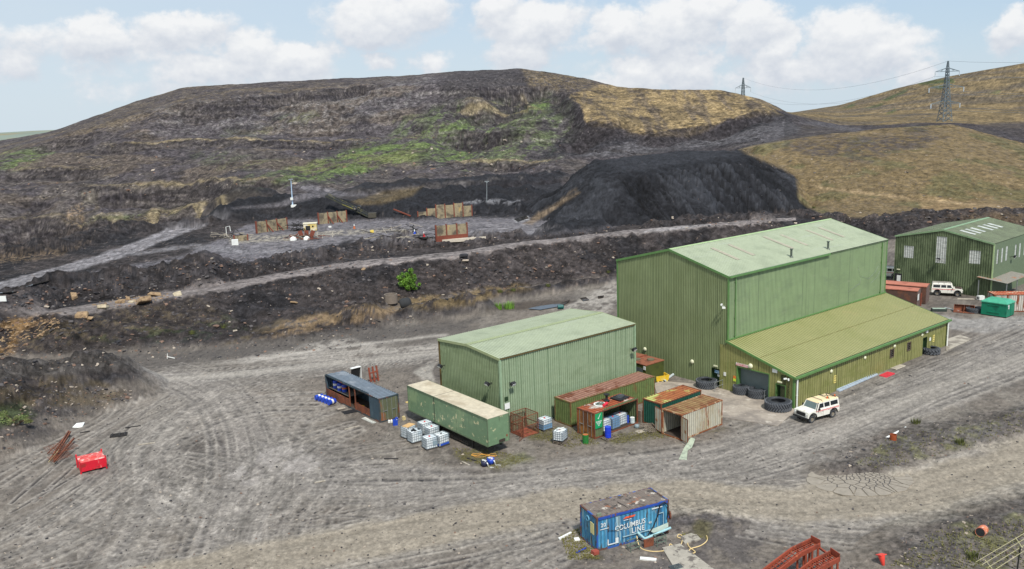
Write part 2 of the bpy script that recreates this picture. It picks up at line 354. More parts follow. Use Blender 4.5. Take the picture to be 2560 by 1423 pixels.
berm([(2180,556),(2300,548),(2560,540),(2700,535)],3,2.,5,BERM,.5)
berm([(1640,560),(1800,548),(1900,545)],6,1.8,4,BERM,.5)
berm([(2000,545),(2100,542)],4,1.5,3,BERM,.5)
# big coal stockpile: a plane-topped heap falling at the angle of repose
crest=[und(1530,425,207),und(1640,425,213),und(1720,402,224),und(1850,387,234),und(1862,372,250),und(1700,372,256),und(1500,396,240)]
cp=[(p.x,p.y) for p in crest]
I=sub(cp,50);px_,py_=TX[I],TY[I];d,a,s=segd(px_,py_,cp,True)
ins=np.zeros(px_.shape,bool)
for (x0,y0),(x1,y1) in zip(cp,cp[1:]+cp[:1]): ins^=((y0>py_)!=(y1>py_))&(px_<(x1-x0)*(py_-y0)/(y1-y0+1e-12)+x0)
A=np.c_[[p.x for p in crest],[p.y for p in crest],np.ones(7)];pl=np.linalg.lstsq(A,np.array([p.z for p in crest]),rcond=None)[0]
zt0=np.clip(pl[0]*px_+pl[1]*py_+pl[2],13.5,19.5)
dd=np.where(ins,0,d)
gl=(fbm(a*.5+dd*.05,dd*.03+3,3,g=.6,seed=4.)-.5)*1.6+(fbm(a*1.15+dd*.05,dd*.035+3,3,g=.6,seed=6.)-.5)*2.2+(fbm(px_*.13,py_*.13,3,seed=2)-.5)*2.4
zz=zt0-(np.sqrt(np.maximum(dd,0)**2+9)-3)*.70-np.where(ins,np.exp(-d/3.),1)*.9-np.exp(-np.where(ins,d,0)/1.5)*.0+gl*sst(dd,0,5)*1.35+(fbm(px_*.5,py_*.5,3)-.5)*.7
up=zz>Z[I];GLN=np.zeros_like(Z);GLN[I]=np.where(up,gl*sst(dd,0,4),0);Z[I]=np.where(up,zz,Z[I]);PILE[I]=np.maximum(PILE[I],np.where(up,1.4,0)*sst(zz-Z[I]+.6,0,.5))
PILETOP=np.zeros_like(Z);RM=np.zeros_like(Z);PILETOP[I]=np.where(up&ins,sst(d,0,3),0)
# projected photograph position of every vertex (to place the patches of grass, coal and dust on the ground they cover)
def pix(x,y,z):
    zc=y*CF[1]+(z-CAMH)*CF[2];return W0/2+F*(x*CX[0]+y*CX[1]+(z-CAMH)*CX[2])/zc,H0/2-F*(x*CU[0]+y*CU[1]+(z-CAMH)*CU[2])/zc
# relief noise
far=sst(R_,255,330);slope=np.abs(np.gradient(Z,axis=0)/np.gradient(R_,axis=0));slope=blur(slope,2,0)
nearbank=sst(R_-rt2,-1,2)*(1-far)
rut=(fbm(TX*.9,TY*.9,4,seed=3)-.5)*.22
g1=(fbm(TX*.45,TY*.45,5,g=.6,seed=11)-.5)
gul=fbm(TX*.16+TY*.012,TY*.02,4,g=.6,seed=21)-.5;gul2=fbm(TX*.3+TY*.06,TY*.03+Z*.02,4,g=.62,seed=23)-.5
Z0=Z.copy()
Z+= rut*(1-nearbank)*(1-far)*.55
Z+= nearbank*sst(slope,.06,.3)*(g1*1.5)+nearbank*g1*.25
Z+= (BERM>0)*g1*np.clip(BERM,0,1)*.75+np.clip(PILE,0,1)*(1-far)*g1*.35
# terraces and gullies on the quarry hill
Xp,Yp=pix(TX,TY,Z)
ph=(fbm(TX*.012,TY*.012,3,seed=5)-.5)*14
step=7.;zq=(Z+ph)/step;fr=zq-np.floor(zq);ter=step*(np.floor(zq)+sst(fr,.52,.92))-ph
left=1-sst(Xp,1380,1520)
tw=far*(.12+.3*left*sst(Xp,1000,1150))*(1-sst(R_,520,590))*sst(slope,.05,.2)
Z=Z*(1-tw)+ter*tw
hx=TX*math.cos(.1)+TY*math.sin(.1)
cliff=sst(slope,.25,.55)*far
cr_=1-.72*sst(R_,520,600);gh_=sst(Xp,1440,1480)*(1-sst(Xp,1900,1960))*sst(R_,425,440);Z+= far*cr_*(1-.75*gh_)*(1-sst(R_,700,1000))*((fbm(TX*.05,TY*.05,5,g=.55,seed=31)-.5)*7+gul2*3.5*cliff+(fbm(TX*.35+TY*.05,TY*.12,4,g=.6,seed=33)-.5)*(1.2+2.6*cliff))*(1-.55*sst(Xp,1900,1960))*np.where((Xp>1850)&(R_<340),.35,1)
Z+= (1-far)*sst(R_-rt2,30,60)*(fbm(TX*.09,TY*.09,4,seed=37)-.5)*1.1*(1-np.clip(PILE,0,1))*sst(Yp,560,500)

# quarry faces: a steep drop just in front of each edge line, easing into a bench below it
FACE=np.zeros_like(Z);EDGE=np.zeros_like(Z)
def face(px,h,w,fw=2.5,rim=0.):
    global Z
    P=[hit(*q) for q in px];P=[(p.x,p.y) for p in P];I=sub(P,w*3);x=TX[I]+(fbm(TX[I]*.06,TY[I]*.06,3,seed=h)-.5)*9;y=TY[I]+(fbm(TX[I]*.06,TY[I]*.06,3,seed=h+3)-.5)*9
    d,a,s_=segd(x,y,P);tot=sum(math.hypot(P[k+1][0]-P[k][0],P[k+1][1]-P[k][1]) for k in range(len(P)-1))
    near=np.hypot(TX[I],TY[I]);ra=np.interp(np.arctan2(TX[I],TY[I]),[math.atan2(*p) for p in P],[math.hypot(*p) for p in P])
    sd=np.where(near<ra+(d-d)+0,d,-d)   # positive in front of the edge (towards the camera)
    endf=sst(a,0,18)*sst(tot-a,0,18)
    g=(fbm(a*.35,d*.05,4,g=.62,seed=h+7)-.5)
    hh=h*(.75+.6*fbm(a*.05,0*a,3,seed=h+9))
    drop=np.where(sd>0,hh*sst(sd,0,fw)*np.exp(-np.maximum(sd-fw,0)/w),0)*endf
    Z[I]-=drop-g*1.6*np.where(sd>0,np.exp(-sd/w),0)*endf
    FACE[I]=np.maximum(FACE[I],np.where(sd>0,sst(sd,0,1)*(1-sst(sd,fw*.8,fw*1.5)),0)*endf)
    EDGE[I]=np.maximum(EDGE[I],np.exp(-((sd+1.2)/1.5)**2)*endf*rim)
face([(437,262),(500,256),(600,252),(702,238),(800,226),(900,214),(1000,206)],6.82,26,9.85,0)
face([(60,372),(168,340),(230,334),(300,331)],4.34,18,8.45,0)
face([(250,362),(330,357),(504,350),(700,352),(806,358),(940,356)],3.72,16,8.1,1)
face([(560,392),(640,390),(740,387)],2.48,12,7.4,0)
face([(1150,224),(1250,218),(1330,217),(1404,216)],5.58,16,9.15,0)
face([(1115,258),(1200,256),(1300,250),(1390,243)],5.58,14,9.15,.5)
face([(1105,283),(1200,280),(1300,272),(1372,265)],4.34,12,8.45,1)
face([(1070,332),(1160,324),(1250,320),(1335,319)],6.2,16,9.5,0)
face([(1060,406),(1200,404),(1300,402),(1415,400)],4.96,9,8.8,1)
face([(1411,222),(1448,262),(1462,304),(1525,310),(1570,296)],5.58,20,9.15,0)
face([(1560,335),(1640,330),(1720,320),(1820,300),(1935,280)],5.58,16,9.15,0)
face([(1350,388),(1400,362),(1460,345),(1545,338)],5.58,16,9.15,0)
face([(180,474),(330,462),(500,456),(620,452),(720,448)],6.2,14,9.5,1)
face([(30,500),(100,494),(190,500)],3.72,12,8.1,.5)
face([(310,552),(400,532),(480,516),(600,500)],4.34,12,8.45,1)
face([(-40,556),(60,548),(150,540),(200,546),(280,560),(330,566)],7.44,14,10.2,.5)
face([(0,430),(120,418),(230,420),(330,410)],3.1,14,7.75,.6)
# ---------------------------------------------------------------- ground colour
Xp,Yp=pix(TX,TY,Z)
TY2=TY+Z*1.3;nA=fbm(TX*.08,TY*.08,5,g=.6,seed=41);nB=fbm(TX*.6,TY2*.6,5,g=.65,seed=43);w1=sst(R_,95,150);w2=sst(R_,220,330);nC=fbm(TX*3.1,TY2*3.1,3,g=.7,seed=45)*(1-w1)+w1*(1-w2)*fbm(TX*1.5,TY2*1.5,4,g=.7,seed=46)+w2*fbm(TX*.6,TY2*.6,4,g=.75,seed=48);nC=.5+(nC-.5)*1.25;nD=fbm(TX*.25,TY*.05,4,seed=47)
nS_=0;nS=vn(TX*4.6+7,TY2*4.6)*(1-w1)+vn(TX*2.4+7,TY2*2.4)*w1*(1-w2)+vn(TX*1.05+7,TY2*1.05)*w2           # speckle
wx=(fbm(TX*.12,TY*.12,4,seed=51)-.5);wy=(fbm(TX*.12,TY*.12,4,seed=53)-.5)
def poly(pts,feath=12,wob=50):
    """soft-edged patch whose outline is given where it is seen in the photograph"""
    s=np.where(R_<140,1.6,1.)
    x=Xp+wx*wob*s;y=Yp+wy*wob*.45*s;xs=[p[0] for p in pts];ys=[p[1] for p in pts];m=feath*3
    K=np.nonzero((x>min(xs)-m)&(x<max(xs)+m)&(y>min(ys)-m)&(y<max(ys)+m));o=np.zeros_like(Z)
    if len(K[0])==0:return o
    xx,yy=x[K],y[K];ins=np.zeros(xx.shape,bool)
    for (x0,y0),(x1,y1) in zip(pts,pts[1:]+pts[:1]): ins^=((y0>yy)!=(y1>yy))&(xx<(x1-x0)*(yy-y0)/(y1-y0+1e-12)+x0)
    d,_,_=segd(xx,yy,pts,True);o[K]=sst(np.where(ins,d,-d),-feath,feath);return o
def C3(r,g,b):
    m=(r+g+b)/3;k=.85;return np.array(srgb(m+(r-m)*k,m+(g-m)*k,m+(b-m)*k+1))/1.45
Cc=np.zeros(Z.shape+(3,))
def lay(c,m): 
    global Cc
    m=np.clip(m,0,1)[...,None];Cc=Cc*(1-m)+np.asarray(c)*m
dust=C3(137,127,115);dustd=C3(108,101,94);dusty=C3(150,142,130);coalc=C3(48,49,53);bankc=C3(84,77,75);pale=C3(186,178,166);gold=C3(150,128,88);goldd=C3(112,97,70);green=C3(104,124,66);greend=C3(78,92,52);tanc=C3(160,132,96);hillc=C3(84,78,80);hillb=C3(102,94,86);rockp=C3(134,130,128);mauve=C3(120,116,120)
# yard
Cc[:]=dust;lay(dustd,sst(nA,.46,.62)*.75);lay(dusty,sst(nD,.52,.68)*.5);lay(dustd*.85,sst(nB,.55,.68)*.25)
# past the toe of the bank
bk=sst(R_-rt2,-1.5,.8);lay(bankc,bk);lay(coalc,bk*sst(nA,.45,.6)*.7)
# hill
lay(hillc,far);lay(hillb,far*sst(nA,.45,.6)*.6);lay(C3(74,69,68),far*sst(nB,.5,.62)*.4)
lay(coalc*1.15,poly([(-400,640),(0,630),(300,570),(590,535),(860,500),(1400,430),(1400,560),(1300,545),(560,548),(300,590),(0,665),(-400,720)],10)*.85)
lay(mauve,poly([(-300,770),(0,752),(130,700),(300,668),(480,635),(620,560),(700,548),(1060,545),(1300,545),(1560,560),(1480,582),(1290,592),(1180,604),(950,610),(860,600),(800,640),(560,668),(500,690),(150,728),(0,768)],6,20))
lay(mauve*.75,poly([(560,585),(1300,545),(1380,575),(1200,600),(700,640)],12)*sst(nB,.47,.6)*.7)
RM=np.maximum(RM,poly([(480,630),(620,560),(700,548),(1060,545),(1300,545),(1480,582),(1290,592),(950,610),(860,600),(800,635),(560,660)],6,20)*.8)
lay(C3(142,137,138),poly([(560,600),(900,560),(1300,550),(1400,572),(1180,598),(860,606),(700,630)],12,50)*.55*sst(nB,.38,.58))
# upper-left haul road
def road(px,z,w,c,st,fe=.25,streak=.5):
    pts=[tuple(unz(X,Y,z)[:2]) for X,Y in px];I=sub(pts,w+3);d,a,s=segd(TX[I],TY[I],pts)
    lat=d*s;m=sst(-(d+ (fbm(TX[I]*.5,TY[I]*.5,3)-.5)*w*fe*2),-w,-w*(1-fe*1.6))
    k=fbm(lat*2.2+3,a*.05,4,g=.6,seed=w)
    c2=np.asarray(c)[None]*(1-streak*.6+streak*1.2*k)[:,None]
    RM[I]=np.maximum(RM[I],np.clip(m*st,0,1));mm=(np.clip(m*st,0,1))[:,None];Cc[I]=Cc[I]*(1-mm)+c2*mm
    return I,lat,a
road([(-200,772),(0,718),(150,680),(280,645),(400,600),(520,558),(585,542),(640,532)],5,4.2,C3(150,146,148),.85,.25,.9)
road([(330,640),(480,618),(620,628),(760,630),(900,612),(1050,600),(1290,585),(1420,570)],5,4,C3(150,147,150),.6,.5,.9)
# haul road on top of the bank
rp=[tuple(q) for q in zip((r2+3)*np.sin(th),(r2+3)*np.cos(th))][::20]
I=np.nonzero((R_>r2[None]-2)&(R_<r2[None]+9)&(Xp<1990));d=np.abs(R_[I]-(r2[None]+2.6+0*R_)[I]);k=fbm((R_[I]-(r2[None]+0*R_)[I])*1.6,TX[I]*.06,4)
m=sst(-d,-3.4,-2.4)[:,None];RM[I]=np.maximum(RM[I],m[:,0]);Cc[I]=Cc[I]*(1-m)+(C3(140,131,127)[None]*(.7+.6*k)[:,None])*m
lay(C3(176,170,168),poly([(1600,584),(1760,566),(1800,560),(1700,566),(1620,575)],4,10)*.8)
# coal, lighter on the raised flutes and darker in the grooves
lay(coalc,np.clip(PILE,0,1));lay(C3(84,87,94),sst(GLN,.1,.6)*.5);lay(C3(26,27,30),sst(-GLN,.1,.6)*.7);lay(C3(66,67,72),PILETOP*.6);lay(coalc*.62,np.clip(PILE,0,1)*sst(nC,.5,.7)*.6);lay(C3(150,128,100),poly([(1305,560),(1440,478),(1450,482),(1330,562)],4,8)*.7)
lay(C3(160,160,165),poly([(1130,512),(1200,498),(1300,500),(1300,512),(1210,508)],4,10)*.6*sst(nB,.4,.6));lay(C3(178,176,178),poly([(1280,548),(1320,540),(1325,550),(1290,556)],3,8)*.8)
lay(mauve*.9,poly([(560,522),(690,508),(770,480),(735,468),(770,462),(870,482),(960,484),(1010,490),(880,492),(800,492),(700,516)],5,14)*.9)
lay(goldd,poly([(880,505),(960,478),(1060,466),(1030,488),(960,510),(900,512)],5,14)*.8)
# quarry hill patches
big=poly([(400,262),(500,252),(700,235),(860,215),(1060,185),(1130,200),(1100,300),(1000,352),(820,352),(560,350),(400,352),(330,330),(360,290)],10,40)
lay(C3(92,86,88),big*.85);lay(C3(70,65,68),big*sst(fbm((TX+TY*.35)*.09,TY2*.02,4,g=.6,seed=91),.48,.62)*.6);lay(C3(126,122,120),big*poly([(380,262),(860,215),(1080,190),(1040,270),(860,262),(640,300),(400,310)],12,40)*sst(fbm((TX+TY*.2)*.35,TY2*.12,4,g=.65,seed=93),.5,.62)*.65)
lay(C3(84,80,82),poly([(1100,190),(1220,165),(1300,168),(1400,222),(1440,262),(1440,330),(1380,392),(1340,300),(1120,262)],12,40)*.6)
lay(C3(68,64,64),poly([(1110,190),(1220,165),(1300,168),(1340,200),(1300,240),(1250,280),(1120,300),(1100,250)],12)*.6)
for p_,w_ in (([(960,352),(1010,300),(1180,250),(1420,240),(1450,330),(1380,400),(1200,415),(1000,410),(800,445),(700,445),(780,400),(880,370)],.5),([(1150,270),(1400,248),(1380,268),(1160,290)],1.),([(1120,300),(1260,295),(1200,330),(1050,400),(960,400),(1060,330)],.7),([(900,360),(1010,365),(1000,410),(860,440),(760,420)],.8),([(1180,345),(1300,330),(1160,410),(1090,400)],.7),([(20,380),(130,372),(60,420),(0,430)],.8),([(400,520),(520,505),(440,540),(200,560)],.6),([(560,460),(700,420),(860,415),(900,445),(700,462)],.55),([(560,330),(700,320),(640,345)],.35),([(480,380),(700,400),(640,420),(500,410)],.35),([(700,290),(800,280),(760,310)],.5)):
    mk=poly(p_,14,70);lay(green,mk*w_*sst(nB*.6+nA*.4+(fbm((TX-TY*.4)*.25,TY*.06,4,seed=61)-.5)*.8,.40,.6));lay(greend,mk*w_*sst(nC,.55,.7)*.4)
lay(gold*.8,far*(1-sst(Xp,1020,1080))*sst(fbm(TX*.03,TY*.06,4,seed=63),.54,.66)*.22)
lay(goldd*1.1,poly([(150,330),(420,225),(850,205),(1100,185),(860,232),(640,240),(400,300),(180,350)],10)*.4*sst(nB,.42,.62))
lay(rockp*.85,poly([(420,290),(620,255),(820,240),(1000,245),(980,300),(640,340),(400,335)],16)*.45*sst(fbm(TX*.5,TY2*.25,4,g=.6,seed=65),.5,.62))
lay(goldd*1.05,poly([(1300,170),(1400,178),(1520,208),(1440,225),(1330,235)],8,30)*.8*sst(nB,.3,.6))
ghill=poly([(1420,240),(1500,212),(1620,218),(1760,222),(1860,235),(1925,255),(1960,290),(1900,290),(1820,300),(1720,345),(1600,338),(1540,318),(1470,312),(1450,262)],5,26)*(R_>410)
lay(gold,ghill);lay(goldd,ghill*sst(nA,.45,.6)*.6);lay(bankc,ghill*sst(fbm(TX*.3,TY*.05,4,seed=67),.52,.64)*.55)
lay(coalc*1.1,poly([(1345,392),(1400,345),(1460,325),(1600,345),(1720,350),(1900,292),(1960,280),(2000,330),(1850,365),(1500,392)],7,24)*.75)
lay(C3(96,93,95),poly([(1440,392),(1500,372),(1600,352),(1740,352),(1860,330),(1960,300),(2010,325),(1900,360),(1700,372),(1500,396)],6,30)*.8)
st_=np.sin(Z*1.15+fbm(TX*.02,TY*.02,3,seed=71)*9+nB*2.5);cl=sst(np.abs(np.gradient(Z,axis=0)/np.gradient(R_,axis=0)),.35,.8)*far*(Xp<1420)
lay(C3(60,56,58),cl*sst(st_,.1,.9)*.6);lay(C3(140,134,128),cl*sst(-st_,.35,.95)*.45);lay(C3(52,49,52),far*(Xp<1960)*sst(fbm(TX*.12+TY*.03,TY2*.12,5,g=.65,seed=73),.53,.66)*.55)
lay(tanc*1.05,poly([(-50,612),(150,606),(185,618),(160,640),(0,660)],5,20)*.45*sst(nC,.4,.6));lay(tanc,poly([(165,520),(205,505),(215,560),(235,600),(190,625),(165,600)],5,20)*.45*sst(nC,.4,.6));lay(goldd*1.15,poly([(110,560),(230,528),(240,508),(250,520),(180,552)],4,10)*.4);lay(goldd,poly([(310,548),(480,510),(520,508),(470,535),(330,560)],6,14)*.45*sst(nB,.35,.55));lay(C3(150,140,118),poly([(200,478),(245,470),(252,505),(205,512)],5,20)*.6*sst(nC,.4,.55))
# right: golden mound, far hillside
gm=poly([(1845,372),(1960,352),(2080,334),(2200,322),(2370,308),(2450,322),(2560,352),(2900,420),(2900,545),(2240,545),(2060,540),(2005,500),(1990,440),(1900,395)],6,26)*(R_<345)*(R_>203)
lay(gold,gm);lay(goldd,gm*sst(nB,.47,.6)*.8);lay(bankc,gm*sst(nC,.58,.7)*.5);lay(greend*1.2,gm*sst(nA,.53,.62)*.35)
lay(bankc,poly([(1950,372),(2040,350),(2300,325),(2350,330),(2300,370),(2150,395),(2020,395)],14,110)*.8*gm*sst(nB*.6+nC*.4,.36,.54))
lay(C3(172,140,96),poly([(2300,545),(2300,488),(2560,520),(2560,560)],8,12)*.5);lay(C3(176,150,110),poly([(2010,455),(2060,468),(2300,495),(2560,522),(2560,528),(2300,502),(2050,474)],3,8)*.7)
lay(mauve*.8,poly([(1980,305),(2060,305),(2160,325),(2140,330)],4,10)*.7)
fh=sst(R_,500,520)*(Xp>1965);lay(gold*.95,fh);lay(goldd,fh*sst(nA,.42,.58)*.8);lay(hillb,fh*sst(fbm(TX*.02,TY*.05,4,seed=69),.5,.62)*.6)
for q in ([(2100,272),(2140,258),(2130,268)],[(2205,250),(2270,222),(2262,232),(2215,252)],[(2160,272),(2210,258),(2200,266)],[(2290,205),(2380,196),(2390,208),(2300,212)],[(2215,285),(2240,272),(2235,282)],[(2475,232),(2500,226),(2495,234)],[(2320,212),(2372,215),(2350,225)]): lay(C3(72,92,48),poly(q,4,14)*(R_>500)*.85)
lay(bankc,poly([(2420,312),(2560,305),(2700,310),(2700,360),(2560,345),(2480,320)],5,12)*(R_>380)*.85)
# bank face in front (gold scrub at its foot, ochre stone at the left end)
# exposed faces, bench rims
lay(C3(58,54,56),np.clip(FACE,0,1)*.8);lay(C3(112,104,98),np.clip(FACE,0,1)*sst(fbm(TX*.08,Z*1.1,4,g=.65,seed=77),.52,.62)*.5*(Xp<1400));lay(C3(150,134,100),np.clip(EDGE,0,1)*.75)
# yard: berms, wet and pale patches
BM=np.clip(BERM,0,1)*np.where(bk>.5,1,np.where(Xp>1600,sst(BERM+nB-.9,0,.6)*.75,sst(BERM+nB-.7,0,.5)));rv=np.where((Xp>1600)&(bk<.5),.6,1);lay(bankc,BM*.95*rv);lay(coalc*1.1,BM*sst(nB,.45,.6)*.7*rv**2)
lay(goldd,poly([(-200,960),(0,940),(200,945),(320,985),(280,1020),(120,1020),(-200,1030)],10)*.6*sst(nB,.42,.58));lay(greend*1.3,poly([(-100,1030),(40,1010),(80,1040),(40,1070),(-100,1090)],12)*.7)
lay(tanc*.95,poly([(700,820),(860,762),(1000,775),(900,800),(760,835)],10)*.55*sst(nB,.42,.58));lay(goldd*1.1,poly([(560,850),(700,800),(1000,742),(1180,735),(1300,715),(1180,760),(900,790),(600,858)],8)*.6*sst(nB,.42,.58))
lay(C3(158,122,76),poly([(-300,800),(0,795),(160,790),(70,830),(45,880),(-300,900)],8)*.85*sst(nB,.36,.55));lay(goldd,poly([(60,830),(200,795),(480,750),(560,800),(300,850),(80,880)],10)*.55*sst(nC*.5+nB*.5,.45,.6))
lay(greend*1.1,poly([(150,850),(560,790),(620,830),(300,860)],12)*.4*sst(nB,.5,.62))
lay(tanc*1.1,poly([(640,838),(760,790),(880,765),(1010,775),(960,800),(840,820),(700,845)],8)*.5*sst(nB,.38,.55));lay(C3(150,126,84),poly([(1000,752),(1120,735),(1300,715),(1330,722),(1200,752),(1040,775)],7)*.6*sst(nB,.38,.56))
lay(C3(104,98,92),poly([(-50,910),(400,872),(860,830),(1130,800),(1250,760),(1160,815),(900,860),(420,915),(-50,960)],12)*.8)
lay(pale,poly([(560,905),(860,850),(1000,865),(1110,845),(1110,865),(900,895),(700,912)],8)*.75*sst(nB,.35,.55));lay(pale,poly([(1340,775),(1440,750),(1545,705),(1545,790),(1480,780)],8)*.8*sst(nB,.33,.55))
lay(C3(92,82,72),poly([(1215,775),(1270,760),(1370,748),(1440,752),(1400,770),(1290,778)],4,10)*.9)
lay(C3(205,198,184),poly([(1040,930),(1100,905),(1100,955),(1060,950)],7)*.6)
lay(C3(90,86,88),poly([(1700,1290),(1760,1270),(1960,1300),(2060,1370),(2020,1440),(1600,1440),(1400,1440),(1340,1360),(1450,1345)],12)*.55*sst(nB,.35,.6))
for q in ([(2140,1160),(2230,1090),(2420,1070),(2600,1010),(2600,1090),(2380,1130),(2200,1180)],[(2300,1330),(2420,1290),(2600,1240),(2700,1250),(2700,1440),(2200,1440)]): lay(C3(100,97,95),poly(q,16)*.6*sst(nB,.3,.55));lay(C3(120,118,74),poly(q,8)*.65*sst(nA*.4+nB*.6,.47,.6))
lay(C3(116,120,66),poly([(1230,1150),(1300,1125),(1330,1140),(1260,1170)],8)*.6);
for q in ([(1130,1120),(1250,1130),(1330,1150),(1240,1175),(1150,1150)],[(1320,1060),(1470,1075),(1500,1110),(1430,1120),(1310,1095)],[(1500,1095),(1660,1060),(1700,1090),(1540,1110)],[(1400,1340),(1450,1320),(1500,1400),(1420,1400)],[(1740,1300),(1780,1310),(1760,1350),(1700,1340)],[(1780,1080),(1830,1062),(1830,1080)]): lay(C3(104,98,58),poly(q,9,30)*.7*sst(nB,.38,.6))
lay(C3(176,168,150),poly([(1830,1235),(2080,1275),(2300,1250),(2560,1170),(2800,1090),(2800,1170),(2560,1235),(2300,1310),(2000,1330),(1700,1250)],10)*.3)
# wheel-worn haul roads of the yard, with streaks along them
def z0(px): return [(X,Y) for X,Y in px]
RD=[road([(200,1500),(600,1410),(1000,1335),(1400,1262),(1700,1240),(2000,1262),(2250,1240),(2560,1150),(2800,1070)],0,4.2,C3(172,162,146),1,.2,.3),
 road([(1350,1230),(1600,1190),(1850,1150),(2100,1060),(2350,960),(2560,880),(2700,830)],0,6,C3(158,151,142),.75,.35,.7),
 road([(260,948),(500,945),(800,915),(1110,885)],0,2.6,C3(176,170,160),.8,.35,.9),
 road([(700,1160),(900,1200),(1200,1215),(1500,1180)],0,5,C3(158,152,146),.5,.5,.8),
 road([(560,1423),(600,1250),(640,1120),(560,1000),(400,945)],0,4.5,C3(166,158,150),.5,.5,.8),
 road([(2300,800),(2450,815),(2700,790)],0,4.5,C3(172,168,162),.8,.4,.6)]
lay(C3(184,178,170),poly([(560,1180),(640,1100),(720,1120),(640,1190),(600,1230)],10)*.6*sst(nB,.35,.6));lay(C3(184,178,170),poly([(380,1280),(450,1240),(480,1260),(400,1300)],8)*.6);lay(C3(178,172,164),poly([(160,1270),(250,1250),(230,1275),(160,1285)],8)*.6)
lay(C3(74,62,58),poly([(1990,1080),(2010,1074),(2040,1088),(2020,1094)],4,6)*.9)
# tyre tracks: hundreds of thin wandering wheel marks, cut into the surface
def track(px,w=.22,dep=.05,c=dustd,st=.5):
    pts=[tuple(unz(X,Y,0)[:2]) for X,Y in px];P=np.array(pts);n=max(8,int(np.hypot(*np.diff(P,axis=0).T).sum()/2.5));t=np.linspace(0,len(P)-1,n)
    k=np.minimum(t.astype(int),len(P)-2);f=(t-k)[:,None]
    P0,P1,P2,P3=P[np.maximum(k-1,0)],P[k],P[k+1],P[np.minimum(k+2,len(P)-1)]
    Q=.5*((2*P1)+(-P0+P2)*f+(2*P0-5*P1+4*P2-P3)*f**2+(-P0+3*P1-3*P2+P3)*f**3)
    D=np.gradient(Q,axis=0);D/=np.hypot(*D.T)[:,None]+1e-9;Nn=np.c_[-D[:,1],D[:,0]]
    for o in(-.95,.95):
        q=Q+Nn*o;ac=0.;tr=w>.15 and random.random()<.6;fq=random.uniform(9,13)
        for a,b in zip(q,q[1:]):
            # grid window of this piece
            ta=[math.atan2(a[0],a[1]),math.atan2(b[0],b[1])];ra=[math.hypot(*a),math.hypot(*b)]
            j0=int((min(ta)-TH0-.01)/(TH1-TH0)*(NC-1));j1=int((max(ta)-TH0+.01)/(TH1-TH0)*(NC-1))+1;jc=min(max((j0+j1)//2,0),NC-1);i0=int(np.searchsorted(R_[:,jc],min(ra)-1))-1;i1=int(np.searchsorted(R_[:,jc],max(ra)+1))+2
            if j1<1 or j0>NC-2 or min(ra)<40: continue
            sl=(slice(max(i0,0),i1),slice(max(j0,0),min(j1,NC)));x=TX[sl];y=TY[sl]
            dx,dy=b-a;L2=dx*dx+dy*dy+1e-9;tt=np.clip(((x-a[0])*dx+(y-a[1])*dy)/L2,0,1);dd_=np.hypot(x-a[0]-tt*dx,y-a[1]-tt*dy)
            al=ac+tt*math.sqrt(L2);ac+=0;m=np.exp(-(dd_/w)**2)*(BERM[sl]<.3)*(R_[sl]<rt2[sl])*((.62+.38*np.sin(al*fq+dd_*6)) if tr else 1);rm=np.exp(-((dd_-w*1.7)/(w*.7))**2)*(R_[sl]<rt2[sl])*(BERM[sl]<.3)
            ac+=math.sqrt(L2);TD[sl]=np.maximum(TD[sl],m*st);TL[sl]=np.maximum(TL[sl],rm*st)
TD=np.zeros_like(Z);TL=np.zeros_like(Z)
base=[[(200,1500),(600,1410),(1000,1335),(1400,1262),(1700,1240),(2000,1262),(2250,1240),(2560,1150)],
 [(900,1340),(1350,1230),(1600,1190),(1850,1150),(2100,1060),(2350,960),(2600,870)],
 [(200,965),(500,948),(800,915),(1110,885)],[(0,1400),(250,1290),(500,1240),(800,1230),(1200,1230),(1600,1190)],
 [(560,1423),(610,1250),(640,1120),(560,1000),(420,950)],[(300,1423),(400,1250),(380,1120),(460,1030),(560,970)],
 [(700,1423),(720,1280),(800,1180),(1000,1160)],[(100,1330),(300,1180),(420,1080),(620,1010),(760,1000)],
 [(1250,1423),(1450,1330),(1800,1300),(2200,1340),(2560,1280)],[(1830,1180),(1960,1110),(2120,1090),(2350,1000)],[(1900,1060),(2080,1010),(2300,930),(2560,820)],
 [(600,1180),(480,1160),(430,1230),(520,1290),(680,1270),(740,1190),(660,1130)],[(860,1090),(760,1120),(700,1180),(620,1290),(600,1423)],[(0,1200),(200,1120),(330,1040),(420,990)],
 [(2380,1120),(2200,1160),(2050,1200),(1900,1230)]]
cnt=[12,13,8,7,9,7,6,7,6,5,7,7,6,3,4]
for b_,c_ in zip(base,cnt):
    for k in range(int(c_*1.15)):
        ox,oy=random.gauss(0,55),random.gauss(0,24);tw_=random.gauss(0,26)
        px=[(X+ox+random.gauss(0,12),Y+(oy+tw_*(i/len(b_)-.5))*(Y-280)/800+random.gauss(0,4)) for i,(X,Y) in enumerate(b_)]
        track(px,random.choice([.15,.2,.26,.34,.5]),st=random.uniform(.25,.95))
yd0=(1-bk)*(1-np.clip(BERM,0,1));tread=.75+.5*vn(TX*2.6,TY*2.6)
crumb=sst(fbm(TX*1.7,TY*1.7,4,g=.7,seed=81),.56,.68)*yd0;lay(C3(62,60,62),crumb*.35);lay(C3(70,67,67),TD*.95*tread);lay(C3(190,181,168),TL*.6*tread*(.4+1.2*nB));Z-=TD*.07;Z+=TL*.035
